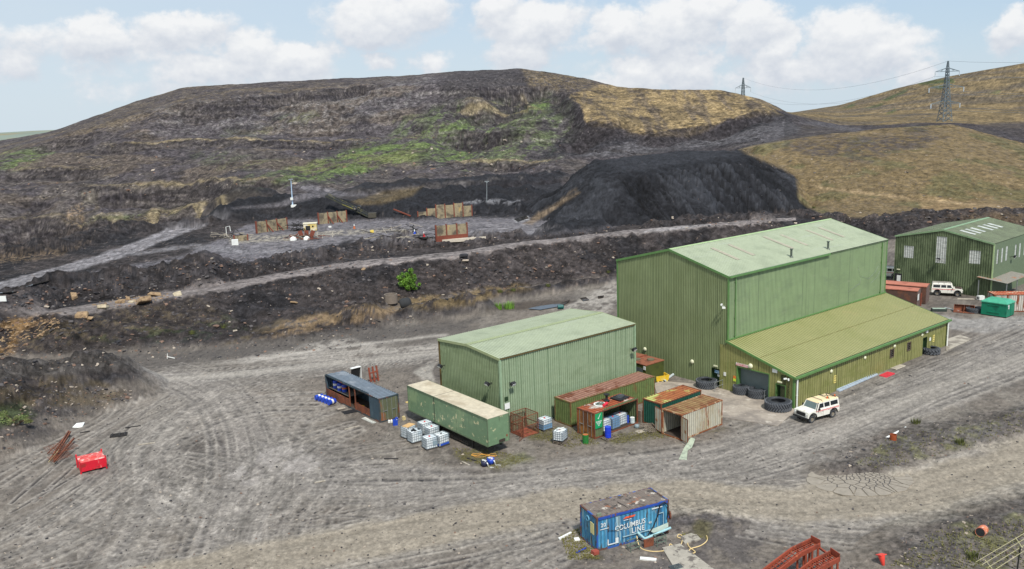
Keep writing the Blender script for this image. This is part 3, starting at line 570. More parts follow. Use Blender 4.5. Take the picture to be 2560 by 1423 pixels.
# long streaks left by years of wheels and graders
def streak(px,w,amp,f=1.):
    pts=[tuple(unz(X,Y,0)[:2]) for X,Y in px];I=sub(pts,w);ok=(R_[I]<rt2[I]);d,a,s=segd(TX[I],TY[I],pts)
    lat=d*s+(fbm(TX[I]*.06,TY[I]*.06,2,seed=w)-.5)*3;k1=fbm(lat*1.3*f,a*.03,4,g=.6,seed=w+f);k2=fbm(lat*4.6*f+9,a*.22,3,g=.65,seed=w*2+f)
    m=(amp*.36*((k1-.5)*1.5+(k2-.5)*1.9)*sst(w-d,0,w*.5)*ok*(1-np.clip(BERM[I],0,1)))[:,None];Cc[I]*=np.clip(1+m,.45,1.7)
for b_,w_,a_ in zip(base,[9,12,7,10,9,8,8,9,8,8,8,6,9,7,6],[.4,.5,.5,.45,.5,.5,.5,.5,.45,.5,.45,.6,.55,.5,.5]): streak(b_,w_,a_)
def ell(cx,cy,rx,ry,a0=0,a1=6.3,n=22): return [(cx+math.cos(a0+(a1-a0)*i/n)*rx,cy+math.sin(a0+(a1-a0)*i/n)*ry) for i in range(n+1)]
for c in((520,1140,190,80),(560,1130,120,50),(480,1160,90,45),(640,1240,260,110),(330,1300,200,60),(900,1120,150,50)): streak(ell(*c),3.6,.55,1.3)
for q in([(600,1230),(640,1130),(700,1110),(690,1150),(650,1210)],[(700,1180),(760,1110),(800,1120),(840,1130),(760,1185)],[(680,1150),(720,1110),(740,1150),(720,1190)],[(560,1200),(600,1160),(620,1190),(580,1215)]): lay(C3(176,168,160),poly(q,5,30)*.65*sst(nB,.38,.55))
road([(200,1500),(600,1410),(1000,1335),(1400,1262),(1700,1240),(2000,1262),(2250,1240),(2560,1150),(2800,1070)],0,3.6,C3(166,154,134),.85,.25,.35)
road([(230,956),(420,948),(640,932),(860,906),(1110,880)],0,1.5,C3(176,168,156),.75,.3,.6);road([(620,905),(760,880),(900,862),(1110,838)],0,1.6,C3(190,182,170),.6,.6,.9);road([(1950,1120),(2120,1060),(2350,970),(2560,890)],0,1.8,C3(172,164,152),.6,.4,.6)
lay(C3(176,166,142),poly([(560,592),(700,588),(860,575),(1010,570),(1020,578),(820,592),(700,603),(580,608)],4,14)*.6*sst(nC,.35,.55));lay(C3(132,128,130),poly([(900,580),(1300,552),(1400,570),(1180,600),(950,606)],8,30)*.5*sst(nB,.4,.6))
# level ground under puddles, drying mud and the apron
def flat(pts,zl=None,f=10):
    global Z
    m=poly(pts,f,0);Z=Z*(1-m)+(zl if zl is not None else Z[m>.9].min() if (m>.9).any() else 0)*m
flat([(2040,1200),(2080,1175),(2150,1168),(2230,1175),(2262,1200),(2220,1228),(2150,1236),(2070,1228)],0.)
flat([(1310,778),(1340,765),(1400,758),(1440,742),(1515,738),(1515,752),(1430,768),(1350,782)],0.)
flat([(1690,960),(1960,1020),(1960,1050),(1860,1055),(1700,1000),(1600,960),(1640,925)],-.02)
# fine mottling
yd=(1-bk)*(1-np.clip(BERM,0,1));ga=1.5-1.1*yd;gb=.9-.76*yd;Cc*= (1-ga/2+ga*nC)[...,None]*(1-gb/2+gb*nB)[...,None];Cc*=(1+((.38+.1*yd)*(nS-.5))[...,None])
rocky=np.clip(bk*(1-far)+np.clip(BERM,0,1),0,1)*(1-np.clip(PILE,0,1));lay(C3(150,132,118),rocky*(nS>.93)*.7);lay(coalc*.6,rocky*(nS<.1)*.5)
lay(C3(140,132,128),far*(Xp<1960)*(nS>.94)*.4)
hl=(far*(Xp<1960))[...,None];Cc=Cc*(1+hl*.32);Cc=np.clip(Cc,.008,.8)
me=bpy.data.meshes.new('ground')
nv=NR*NC;V3=np.stack([TX,TY,Z],-1).reshape(-1,3).astype(np.float32)
ii=(np.arange(NR-1)[:,None]*NC+np.arange(NC-1)[None]).ravel();fc=np.stack([ii,ii+1,ii+1+NC,ii+NC],1)
me.vertices.add(nv);me.vertices.foreach_set('co',V3.ravel());me.loops.add(fc.size);me.loops.foreach_set('vertex_index',fc.ravel().astype(np.int32));me.polygons.add(len(fc));me.polygons.foreach_set('loop_start',(np.arange(len(fc))*4).astype(np.int32))
me.polygons.foreach_set('use_smooth',np.ones(len(fc),bool));me.update()
at=me.color_attributes.new('ground_colour','FLOAT_COLOR','POINT');at.data.foreach_set('color',np.concatenate([Cc.reshape(-1,3),(np.clip(bk+BERM*.8*rv**2,0,1)*(1-.5*fh)*(1-.8*RM)*(1-.55*np.clip(PILE,0,1)*(1-np.clip(BERM,0,1)))*(1-.35*gm)).reshape(-1,1)],1).astype(np.float32).ravel())
gm_=bpy.data.materials.new('ground');gm_.use_nodes=True;nt=gm_.node_tree;b=nt.nodes['Principled BSDF'];b.inputs['Roughness'].default_value=.95;b.inputs['Specular IOR Level'].default_value=.15
an=nt.nodes.new('ShaderNodeAttribute');an.attribute_name='ground_colour';tcn=nt.nodes.new('ShaderNodeTexCoord')
t1=nt.nodes.new('ShaderNodeTexNoise');t1.inputs['Scale'].default_value=7.5;t1.inputs['Detail'].default_value=8;t1.inputs['Roughness'].default_value=.72;nt.links.new(tcn.outputs['Object'],t1.inputs[0])
mr=nt.nodes.new('ShaderNodeMapRange');nt.links.new(t1.outputs[0],mr.inputs[0]);mr.inputs[1].default_value=.3;mr.inputs[2].default_value=.7;mr.inputs[3].default_value=.7;mr.inputs[4].default_value=1.26
t2=nt.nodes.new('ShaderNodeTexNoise');t2.inputs['Scale'].default_value=.42;t2.inputs['Detail'].default_value=9;t2.inputs['Roughness'].default_value=.78;nt.links.new(tcn.outputs['Object'],t2.inputs[0])
vo=nt.nodes.new('ShaderNodeTexVoronoi');vo.inputs['Scale'].default_value=1.1;nt.links.new(tcn.outputs['Object'],vo.inputs[0])
def mt(op,a,b_):
    o=nt.nodes.new('ShaderNodeMath');o.operation=op
    for i,v in enumerate((a,b_)):
        if isinstance(v,(int,float)): o.inputs[i].default_value=v
        else: nt.links.new(v,o.inputs[i])
    return o.outputs[0]
m3=nt.nodes.new('ShaderNodeMapRange');nt.links.new(t2.outputs[0],m3.inputs[0]);m3.inputs[1].default_value=.36;m3.inputs[2].default_value=.64;m3.inputs[3].default_value=.45;m3.inputs[4].default_value=1.5
sv=nt.nodes.new('ShaderNodeSeparateColor');nt.links.new(vo.outputs['Color'],sv.inputs[0])
rk=mt('MULTIPLY',m3.outputs[0],mt('ADD',mt('MULTIPLY',sv.outputs[0],.5),.75))
al_=mt('ADD',mt('MULTIPLY',mt('SUBTRACT',rk,1.),an.outputs['Alpha']),1.)
mm_=mt('MULTIPLY',mr.outputs[0],al_)
mx=nt.nodes.new('ShaderNodeMix');mx.data_type='RGBA';mx.blend_type='MULTIPLY';mx.inputs[0].default_value=1;nt.links.new(an.outputs[0],mx.inputs[6]);nt.links.new(mm_,mx.inputs[7]);nt.links.new(mx.outputs[2],b.inputs['Base Color'])
bp=nt.nodes.new('ShaderNodeBump');bp.inputs['Strength'].default_value=.8;bp.inputs['Distance'].default_value=.08;nt.links.new(t1.outputs[0],bp.inputs['Height']);b2_=nt.nodes.new('ShaderNodeBump');b2_.inputs['Distance'].default_value=1.1;nt.links.new(mt('MULTIPLY',an.outputs['Alpha'],.9),b2_.inputs['Strength']);nt.links.new(mt('ADD',t2.outputs[0],mt('MULTIPLY',sv.outputs[1],.12)),b2_.inputs['Height']);nt.links.new(bp.outputs[0],b2_.inputs['Normal']);nt.links.new(b2_.outputs[0],b.inputs['Normal'])
me.materials.append(gm_);go=bpy.data.objects.new('ground',me);COL.objects.link(go);tag(go,kind='structure')
# far moor beyond the hill
mo=MB();n=60
for i in range(n+1):
    a=math.radians(-60+65*i/n);zt1=(31.5+3*math.sin(i*.9)+2*math.sin(i*.37))
    mo.v+=[(2400*math.sin(a),2400*math.cos(a),-25),(3300*math.sin(a),3300*math.cos(a),zt1-5),(4300*math.sin(a),4300*math.cos(a),zt1),(5200*math.sin(a),5200*math.cos(a),-30)]
for i in range(n):
    for k in range(3): mo.f.append((i*4+k,i*4+4+k,i*4+5+k,i*4+1+k));mo.m.append(0)
tag(mo.build('moor',M('moor',srgb(120,132,120),((srgb(130,120,90),(.002,.004,.01),.5,.6),),rough=1,vscale=.004),smooth=True),kind='structure')
# ---------------------------------------------------------------- materials
GW=M('green_cladding',srgb(138,158,118),((srgb(112,130,98),(3.6,3.6,.04),.54,.66),(srgb(126,144,110),(.35,.35,.9),.45,.7),(srgb(150,160,130),(.5,.5,2.2),.56,.8)),rough=.6,var=.06,vscale=.6)
GG=M('shaded_gable_cladding',srgb(132,144,104),((srgb(98,110,76),(3.6,3.6,.04),.53,.66),(srgb(118,130,90),(.3,.3,.2),.42,.7),(srgb(128,138,104),(.5,.5,2.5),.58,.8)),rough=.65,var=.07,vscale=.6)  # gable copy of the cladding, shade of that side put into the colour
GR=M('green_roof_sheet',srgb(172,182,154),((srgb(156,166,140),(.5,.5,.5),.45,.7),(srgb(174,182,164),(.15,1.2,1.2),.55,.75)),rough=.65,var=.06)
OW=M('olive_cladding',srgb(138,138,86),((srgb(96,98,56),(2.4,2.4,.04),.52,.62),(srgb(120,124,68),(.4,.4,.9),.45,.7),(srgb(150,148,96),(.5,.5,.3),.55,.72)),rough=.55,var=.06)
OR=M('olive_roof_sheet',srgb(150,150,100),((srgb(140,142,90),(.2,.2,.2),.45,.7),(srgb(162,154,106),(.3,.3,.3),.56,.75)),rough=.6,var=.05)
TRIM=M('green_trim',srgb(88,126,70),rough=.5);TRIMP=M('pale_green_trim',srgb(160,182,132),rough=.5)
FW_=M('far_shed_cladding',srgb(104,118,86),((srgb(76,90,62),(.5,.5,.3),.45,.6),),rough=.6);FWL=M('far_shed_side_cladding',srgb(112,128,102),rough=.6,var=.08);FR_=M('far_shed_roof_sheet',srgb(118,128,100),((srgb(104,112,88),(.5,.5,.5),.45,.6),),rough=.7)
DK=M('dark_door',srgb(38,62,36),rough=.5);BLK=M('black_plastic',srgb(30,31,34),rough=.6);SHUT=M('grey_shutter',srgb(112,124,126),rough=.45,var=.05);WHT=M('white_plastic',srgb(226,228,224),rough=.45,var=.05);CREAM=M('cream_lamp_glass',srgb(222,222,190),rough=.3)
GLS=M('dark_glass',srgb(34,40,44),rough=.12,var=.05);FRAME=M('brown_frame',srgb(86,74,62),rough=.6);GALV=M('galvanised_steel',srgb(168,174,176),rough=.4,metal=.6,var=.1)
RL=M('rooflight_sheet',srgb(168,162,142),rough=.5);RLW=M('white_rooflight_sheet',srgb(216,220,214),((srgb(180,186,180),(1,1,6),.45,.6),),rough=.4)
YEL=M('yellow_sign',srgb(222,206,120),rough=.5);RED=M('red_paint',srgb(196,34,40),rough=.5,var=.12);CONC=M('concrete',srgb(168,160,146),((srgb(120,112,102),(.8,.8,.8),.45,.62),),rough=.9,var=.12)
RS=M('rust',srgb(124,70,46),((srgb(88,52,38),(1.5,1.5,1.5),.42,.6),(srgb(170,98,58),(3,3,3),.55,.7)),rough=.85,bump=.5)
RSR=M('red_rust',srgb(136,70,50),((srgb(110,52,38),(2,2,2),.45,.62),),rough=.8)
RUB=M('tyre_rubber',srgb(58,62,68),((srgb(92,92,90),(1.4,1.4,1.4),.5,.7),),rough=.85,bump=.3)
class Fr:
    """local frame of a thing standing on the yard"""
    def __init__(s,o,a):
        s.o=Vector(o);s.a=a;s.R=Matrix.Rotation(a,3,'Z')
    def loc(s,p): return s.R.transposed()@(Vector(p)-s.o)
    def w(s,p): return s.R@Vector(p)+s.o
    def onx(s,X,Y,x0):   # point seen at pixel on the plane local x = x0
        return s.pl(X,Y,0,x0)
    def ony(s,X,Y,y0): return s.pl(X,Y,1,y0)
    def pl(s,X,Y,ax,c):
        d=Vector(CF+CX*(X-W0/2)/F+CU*(H0/2-Y)/F);o=s.R.transposed()@(Vector((0,0,CAMH))-s.o);d=s.R.transposed()@d
        t=(c-o[ax])/d[ax];return o+d*t
    def onz(s,X,Y,z): return s.loc(unz(X,Y,z+s.o.z))
def shed_shell(t,L,W,E,R,pitch,mf,mg,mr,rp=None,ov=.12,fholes=(),gholes=(),ridge=TRIMP,rpitch=None,pre=''):
    g=lambda s:E+(R-E)*(1-abs(2*s/W-1))
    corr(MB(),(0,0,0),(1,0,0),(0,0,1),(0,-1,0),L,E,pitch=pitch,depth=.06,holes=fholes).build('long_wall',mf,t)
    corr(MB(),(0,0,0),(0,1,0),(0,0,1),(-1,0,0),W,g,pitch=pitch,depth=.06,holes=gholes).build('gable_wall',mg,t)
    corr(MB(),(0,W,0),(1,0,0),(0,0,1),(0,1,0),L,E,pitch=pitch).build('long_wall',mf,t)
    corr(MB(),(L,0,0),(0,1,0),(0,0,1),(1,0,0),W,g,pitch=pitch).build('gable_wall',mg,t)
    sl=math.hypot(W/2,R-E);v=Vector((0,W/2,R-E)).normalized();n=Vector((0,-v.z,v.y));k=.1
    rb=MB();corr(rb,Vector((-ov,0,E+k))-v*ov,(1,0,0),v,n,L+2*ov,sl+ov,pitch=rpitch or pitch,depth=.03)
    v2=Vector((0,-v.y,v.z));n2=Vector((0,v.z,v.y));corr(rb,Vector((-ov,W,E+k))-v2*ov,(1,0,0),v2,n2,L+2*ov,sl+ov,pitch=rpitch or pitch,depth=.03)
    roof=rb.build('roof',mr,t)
    rc=MB()
    for s_,q in((-1,1),(1,-1)):
        a=Vector((-ov,W/2,R+k+.05));d=Vector((0,s_*.32,-.32*(R-E)/(W/2)))
        rc.add([a,a+Vector((L+2*ov,0,0)),a+Vector((L+2*ov,0,0))+d,a+d],[(0,1,2,3)])
    rc.build('ridge_cap',ridge,roof)
    for xx in (-ov-.02,L+ov+.02):
        vt=MB()
        for y0,y1 in((-ov,W/2),(W+ov,W/2)):
            e0=E+k-abs(ov)*(R-E)/(W/2) ;vt.bar((xx,y0,e0-.07),(xx,y1,R+k-.05),.05,.24) if False else vt.box(((xx),(y0+y1)/2,(e0+R+k)/2-.09),(.05,abs(y1-y0)/math.cos(math.atan2(R-E,W/2)),.26),rot=Matrix.Rotation(math.atan2(R+k-e0,y1-y0) if y1>y0 else -math.atan2(R+k-e0,y0-y1),3,'X'))
        vt.build('verge_trim',ridge if pre else TRIM,roof)
    return roof
def corner(mb,x,y,z,w=.16): mb.box((x,y,z/2),(w,w,z))
def bulkhead(t,p,n,r=.26,mat=CREAM,name='wall_light'):
    n=Vector(n);mb=MB();mb.lathe([(0,.16),(r*.6,.14),(r*.95,.07),(r,0),(0,0)],16,Vector(p)+n*.03,n.to_track_quat('Z','Y').to_matrix());return mb.build(name,mat,t,True)
def flood(t,p,n,name='floodlight'):
    n=Vector(n);p=Vector(p);s=Vector((-n.y,n.x,0));mb=MB();mb.bar(p,p+n*.45,.06);c=p+n*.6+Vector((0,0,.02))
    R=Matrix((s,n*.8-Vector((0,0,.6)),Vector((0,0,.8))+n*.6)).transposed()
    mb.box(c,(.5,.3,.34),rot=R);f=mb.build(name,BLK,t);m2=MB();m2.box(c+R@Vector((0,.16,0)),(.42,.02,.27),rot=R);m2.build('lamp_glass',WHT,f);return f
def slab(t,name,p,u,n,w,h,mat,d=.04):
    """thin board standing on a wall: p centre on the wall, u along, n outward"""
    u=Vector(u);n=Vector(n);mb=MB();R=Matrix((u,n,Vector((0,0,1)))).transposed();mb.box(Vector(p)+n*(d/2+.045),(w,d,h),rot=R);return mb.build(name,mat,t)
# ---------------------------------------------------------------- tall shed with lean-to
A1=.6702;F1=Fr((23.29,89.94,0),A1);L,W,E,R=33.22,16.54,12.7,14.83
t=thing('tall_shed','tall green corrugated shed with an olive lean-to along its near side','shed',F1.o,A1);BIG=t
dg=F1.onx(1790,935,0);dy0,dy1=dg.y-.55,dg.y+.55
roof=shed_shell(t,L,W,E,R,.25,GW,GG,GR,gholes=[(dy0,dy1,0,2.15)],rpitch=.33)
mb=MB()
for x,y in((-.03,-.03),(L,-.03),(-.03,W),(L,W)): mb=MB();corner(mb,x,y,E);mb.build('corner_trim',TRIM,t)
# rooflights on the near slope
sl_=(R-E)/(W/2)
def roofp(X,Y,z): # point on near slope
    o=F1.R.transposed()@(Vector((0,0,CAMH))-F1.o);d=F1.R.transposed()@Vector(CF+CX*(X-W0/2)/F+CU*(H0/2-Y)/F);n=Vector((0,-sl_,1));q=Vector((0,0,E+.12));tt=(q-o).dot(n)/d.dot(n);return o+d*tt
for (a,b) in(((1777,621),(1850,649)),((1818,612),(1889,638)),((1908,592),(1984,621)),((1949,588),(2022,613)),((2013,576),(2085,600)),((2043,570),(2115,592))):
    p,q=roofp(*a,0),roofp(*b,0);xm=(p.x+q.x)/2;m_=MB()
    m_.add([(xm-.3,q.y,E+sl_*q.y+.15),(xm+.3,q.y,E+sl_*q.y+.15),(xm+.3,p.y,E+sl_*p.y+.15),(xm-.3,p.y,E+sl_*p.y+.15)],[(0,1,2,3)]);corr(m_,(xm-.3,q.y,E+sl_*q.y+.13),(1,0,0),Vector((0,1,sl_)).normalized(),(0,0,1),.6,math.hypot(p.y-q.y,(p.y-q.y)*sl_),pitch=.2,depth=.03);m_.build('rooflight',RL,roof)
for a in((1978,643),(2070,623)):
    p=roofp(*a,0);m_=MB();m_.cyl((p.x,p.y,p.z),(p.x,p.y,p.z+.9),.13,n=10);m_.cyl((p.x,p.y,p.z+.9),(p.x,p.y,p.z+.98),.2,n=10);m_.cyl((p.x,p.y,p.z-.05),(p.x,p.y,p.z+.12),.26,.15,n=10);m_.build('vent_pipe',M('dark_galvanised',srgb(84,92,84),metal=.3,rough=.5),roof)
gx=F1.ony(2074,640,-.2).x
m_=MB();m_.box((gx/2-.05,-.24,E+.0),(gx+.2,.24,.2));m_.build('gutter',TRIM,t)
m_=MB();m_.box((L/2,-.19,E+.085),(L,.05,.05));m_.build('eave_filler',BLK,t)
for X,Y in((1838,760),(2203,660)):
    x=F1.ony(X,Y,-.1).x;m_=MB();m_.cyl((x,-.16,5.6),(x,-.16,E-.1),.06,n=8)
    for z in(6,8,10,12): m_.box((x,-.12,z),(.2,.14,.05))
    m_.build('downpipe',TRIM,t)
for a in((1613,873),(1731,904)): p=F1.onx(*a,-.04);bulkhead(t,p,(-1,0,0),.25)
m_=MB();m_.bb((.25,dy0,0),(.3,dy1,2.15));m_.bb((.0,dy0-.02,0),(.25,dy0,2.15));m_.bb((0,dy1,0),(.25,dy1+.02,2.15));m_.bb((0,dy0,2.15),(.3,dy1,2.2));dd_=m_.build('door',DK,t)
slab(dd_,'sign',(.18,dg.y-.05,1.75),(0,-1,0),(-1,0,0),.62,.34,M('blue_white_sign',srgb(170,200,220),((srgb(60,120,170),(1,1,3),.5,.52),),rough=.4))
slab(dd_,'notice',(.18,dg.y-.28,1.35),(0,-1,0),(-1,0,0),.3,.22,WHT);slab(t,'door_lamp',(-.0,dg.y,2.45),(0,-1,0),(-1,0,0),.5,.14,CREAM,.12)
p=F1.onx(1812,766,-.05);m_=MB();m_.bar(p,p+Vector((-.5,0,.1)),.06);m_.box(p+Vector((-.55,0,.28)),(.34,.16,.16),rz=.4);m_.box(p+Vector((-.5,-.25,-.05)),(.34,.16,.16),rz=-.9);m_.build('security_camera',WHT,t)
# faint wire loops on the long wall
# lean-to
lw,lt,le=8.37,5.53,3.31;x0=-.09;sl2=(lt-le)/lw
roofz=lambda y:lt+sl2*y
def lp(X,Y): return F1.onx(X,Y,x0)
a,b=lp(1843,975),lp(1921.5,985);sh_top=lp(1843,917).z;b_y0=min(a.y,b.y);b_y1=max(a.y,b.y)
c1,c2=lp(1941,990),lp(1962.5,1000);d_y0,d_y1=min(c1.y,c2.y),max(c1.y,c2.y)
topf=lambda s:(roofz(s-lw) if s-lw<0 else min(roofz(0),5.1))
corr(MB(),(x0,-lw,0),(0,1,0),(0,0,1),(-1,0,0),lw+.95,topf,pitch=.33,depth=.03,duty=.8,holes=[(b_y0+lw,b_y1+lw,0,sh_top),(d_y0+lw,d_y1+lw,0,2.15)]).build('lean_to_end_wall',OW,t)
m_=MB();m_.bb((.5,b_y0,0),(.55,b_y1,sh_top));
for k in range(30): m_.bb((.46,b_y0,k*sh_top/30),(.5,b_y1,(k+.6)*sh_top/30))
m_.build('roller_shutter',SHUT,t)
m_=MB()
for (u0,u1,h) in((b_y0,b_y1,sh_top),(d_y0,d_y1,2.15)):
    m_.bb((x0-.06,u0-.1,0),(.5,u0,h));m_.bb((x0-.06,u1,0),(.5,u1+.1,h));m_.bb((x0-.06,u0-.1,h),(.5,u1+.1,h+.1))
m_.build('door_surround',TRIM,t)
m_=MB();m_.bb((.32,d_y0,0),(.37,d_y1,2.15));dd_=m_.build('door',DK,t);slab(dd_,'notice',(.25,(d_y0+d_y1)/2-.1,1.75),(0,-1,0),(-1,0,0),.35,.1,WHT)
slab(t,'door_lamp',(x0,(d_y0+d_y1)/2+.1,2.5),(0,-1,0),(-1,0,0),.5,.14,CREAM,.12)
p=lp(1877,915);bulkhead(t,p,(-1,0,0),.28)
# hazard strip: white board with red slanting bars
p,q=lp(1841,909),lp(1872,917);m_=MB();m_.box((x0-.07,(p.y+q.y)/2,(p.z+q.z)/2),(.04,abs(p.y-q.y),.3));hs=m_.build('hazard_board',WHT,t);m_=MB()
nn=10
for k in range(nn):
    y=min(p.y,q.y)+(k+.2)*abs(p.y-q.y)/nn;z=(p.z+q.z)/2;w=.08;sgn=1 if k<nn/2 else -1
    m_.add([(x0-.093,y,z-.15),(x0-.093,y+w,z-.15),(x0-.093,y+w+sgn*.09,z+.15),(x0-.093,y+sgn*.09,z+.15)],[(0,1,2,3)])
m_.build('red_bars',RED,hs)
p=lp(1938,927);slab(t,'notice_board',p,(0,-1,0),(-1,0,0),.6,.4,WHT);p=lp(1813,935);slab(t,'notice_board',p,(0,-1,0),(-1,0,0),.3,.4,WHT)
p=lp(1837,943);m_=slab(t,'warning_sign',p,(0,-1,0),(-1,0,0),.32,.3,M('orange_sign',srgb(214,120,50),rough=.4));p2=p+Vector((0,0,-.3));slab(m_,'lower_plate',p2,(0,-1,0),(-1,0,0),.32,.3,M('lime_sign',srgb(200,220,70),rough=.4))
p=lp(1974,946);m_=MB();m_.bar(p,p+Vector((-.4,0,0)),.06);m_.box(p+Vector((-.45,.22,.0)),(.34,.14,.14),rz=-.5);m_.box(p+Vector((-.5,-.2,0)),(.34,.14,.14),rz=.7);m_.build('security_camera',WHT,t)
m_=MB();m_.bb((x0-.03,-lw+.45,0),(x0-.005,-lw+1.55,roofz(-lw+.45)-.1));m_.build('stained_panel',M('dark_olive_cladding',srgb(66,74,42),((srgb(40,44,32),(1,1,3),.45,.6),),rough=.6),t)
# long lean-to wall with windows and door
yw=-lw
def lq(X,Y): return F1.ony(X,Y,yw)
wins=[(lq(2229,883),.8,.95),(lq(2271,866),.8,.95)]
dr=lq(2311,860)
holes=[(p.x-w/2,p.x+w/2,p.z-h/2,p.z+h/2) for p,w,h in wins]+[(dr.x-.5,dr.x+.5,0,2.15)]
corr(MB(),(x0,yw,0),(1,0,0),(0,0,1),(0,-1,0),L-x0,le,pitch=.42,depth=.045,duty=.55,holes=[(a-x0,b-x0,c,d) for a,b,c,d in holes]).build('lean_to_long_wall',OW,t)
for p,w,h in wins:
    m_=MB()
    for s_ in(-1,1): m_.bb((p.x+s_*w/2-.05,yw-.09,p.z-h/2-.05),(p.x+s_*w/2+.05,yw+.08,p.z+h/2+.05));m_.bb((p.x-w/2,yw-.09,p.z+s_*h/2-.05),(p.x+w/2,yw+.08,p.z+s_*h/2+.05))
    for z in(-.2,.05,.25): m_.bb((p.x-w/2,yw-.05,p.z+z-.02),(p.x+w/2,yw-.03,p.z+z+.02))
    f_=m_.build('window',FRAME,t);m_=MB();m_.bb((p.x-w/2,yw+.02,p.z-h/2),(p.x+w/2,yw+.04,p.z+h/2));m_.build('pane',GLS,f_)
m_=MB();m_.bb((dr.x-.5,yw+.3,0),(dr.x+.5,yw+.35,2.15));m_.bb((dr.x-.54,yw-.06,0),(dr.x-.5,yw+.3,2.2));m_.bb((dr.x+.5,yw-.06,0),(dr.x+.54,yw+.3,2.2));m_.bb((dr.x-.54,yw-.06,2.15),(dr.x+.54,yw+.3,2.2));m_.build('door',DK,t)
for a in((2077,928),(2161,894),(2235,865),(2304,837)): bulkhead(t,lq(*a),(0,-1,0),.22)
for a in((2086,948),(2333,846)):
    p=lq(*a);s_=slab(t,'safety_sign',p,(1,0,0),(0,-1,0),.42,.85,YEL)
    for z in(-.22,.05,.3): m_=MB();m_.bb((p.x-.14,yw-.105,p.z+z-.06),(p.x+.14,yw-.087,p.z+z+.02));m_.build('sign_print',M('sign_print',srgb(120,112,70),rough=.5),s_)
slab(t,'notice_board',lq(2324,848),(1,0,0),(0,-1,0),.35,.4,WHT);slab(t,'meter_box',lq(2315,826),(1,0,0),(0,-1,0),.4,.55,WHT,.15)
# lean-to roof
v=Vector((0,lw,lt-le)).normalized();n=Vector((0,-v.z,v.y));ln=math.hypot(lw,lt-le)
lr=corr(MB(),Vector((x0-.15,-lw,le+.1))-v*.18,(1,0,0),v,n,L-x0+.35,ln+.18,pitch=.4,depth=.05,duty=.6).build('lean_to_roof',OR,t)
corr(MB(),(L+.02,-lw,0),(0,1,0),(0,0,1),(1,0,0),lw,lambda s:roofz(s-lw),pitch=.33,depth=.03).build('lean_to_end_wall',OW,t)
for xx in(x0-.17,L+.22): m_=MB();m_.box((xx,-lw/2,(lt+le)/2+.04),(.07,ln+.3,.24),rot=Matrix.Rotation(math.atan2(lt-le,lw),3,'X'));m_.build('verge_trim',TRIM,lr)
m_=MB();m_.box((L/2,-.1,lt+.2),(L+.3,.2,.12));m_.build('flashing',TRIM,lr)
m_=MB();m_.box((L/2,-lw-.3,le+.0),(L+.75,.26,.2));m_.build('gutter',TRIM,lr)
m_=MB();m_.box((L/2,-lw-.15,le+.12),(L,.05,.04));m_.build('eave_filler',BLK,lr)
m_=MB();m_.box((L/2,-lw/2,(lt+le)/2+.165),(L+.1,.06,.02));m_.build('sheet_lap',M('roof_lap',srgb(120,116,66),rough=.7),lr)
for xx in(x0+.25,L-.15): m_=MB();m_.cyl((xx,yw-.22,.0),(xx,yw-.22,le-.05),.09,n=10);m_.box((xx,yw-.22,1.4),(.22,.12,.05));m_.build('downpipe',WHT,t)
for q in(x0-.05,L): m_=MB();corner(m_,q,yw-.03,le,.2);m_.build('corner_trim',TRIM,t)
# wires looped on the long wall
for pts in([(2145,665),(2150,690),(2172,697),(2188,680),(2196,665)],[(2120,730),(2150,708),(2152,695)],[(2178,707),(2192,693),(2200,678)]):
    m_=MB();m_.tube([F1.ony(X,Y,-.1) for X,Y in pts],.011,5);m_.build('loose_wire',GALV,t)
# ---------------------------------------------------------------- low shed
A2=.6678;F2=Fr((-1.451,79.255,0),A2);L,W,E,R=18.71,10.43,7.59,8.0
GW2=M('low_shed_cladding',srgb(146,164,134),((srgb(106,128,98),(3.2,3.2,.04),.53,.66),(srgb(130,148,118),(.4,.4,.9),.45,.7),(srgb(150,168,142),(.35,.35,2.6),.55,.8)),rough=.6,var=.06)
GG2=M('low_shed_shaded_cladding',srgb(130,146,112),((srgb(94,108,76),(3.2,3.2,.04),.53,.66),(srgb(114,130,96),(.4,.4,.9),.42,.7),(srgb(134,148,118),(.35,.35,2.6),.6,.8)),rough=.65,var=.08)  # low shed wall paint darkened to carry the shade on its gable
t=thing('low_shed','lower green corrugated shed with a shallow pale roof beside the parked trailer','shed',F2.o,A2)
VT=M('tan_trim',srgb(146,156,116),rough=.6)
roof=shed_shell(t,L,W,E,R,.28,GW2,GG2,GR,ridge=VT,pre='x',rpitch=.28)
m_=MB();
for x,y in((-.03,-.03),(L,-.03)): m_=MB();corner(m_,x,y,E,.2);m_.build('corner_trim',M('pale_corner_trim',srgb(140,164,134),rough=.5),t)
m_=MB();corner(m_,-.03,W,E,.16);m_.build('corner_trim',M('brown_trim',srgb(96,80,44),rough=.6),t);m_=MB();m_.bb((-.05,-.17,E-.03),(L,-.08,E+.05));m_.build('eave_trim',M('brown_trim',0),t)
for a in((1112,913),(1230,957)): flood(t,F2.onx(*a,-.05),(-1,0,0))
for a in((1273,957),(1576,872)): flood(t,F2.ony(*a,-.05),(0,-1,0))
p=F2.ony(1267,1015,-.05);slab(t,'notice_board',p,(1,0,0),(0,-1,0),.62,.6,WHT);p=F2.ony(1265,997,-.05);slab(t,'dark_vent',p,(1,0,0),(0,-1,0),.42,.4,DK,.03)
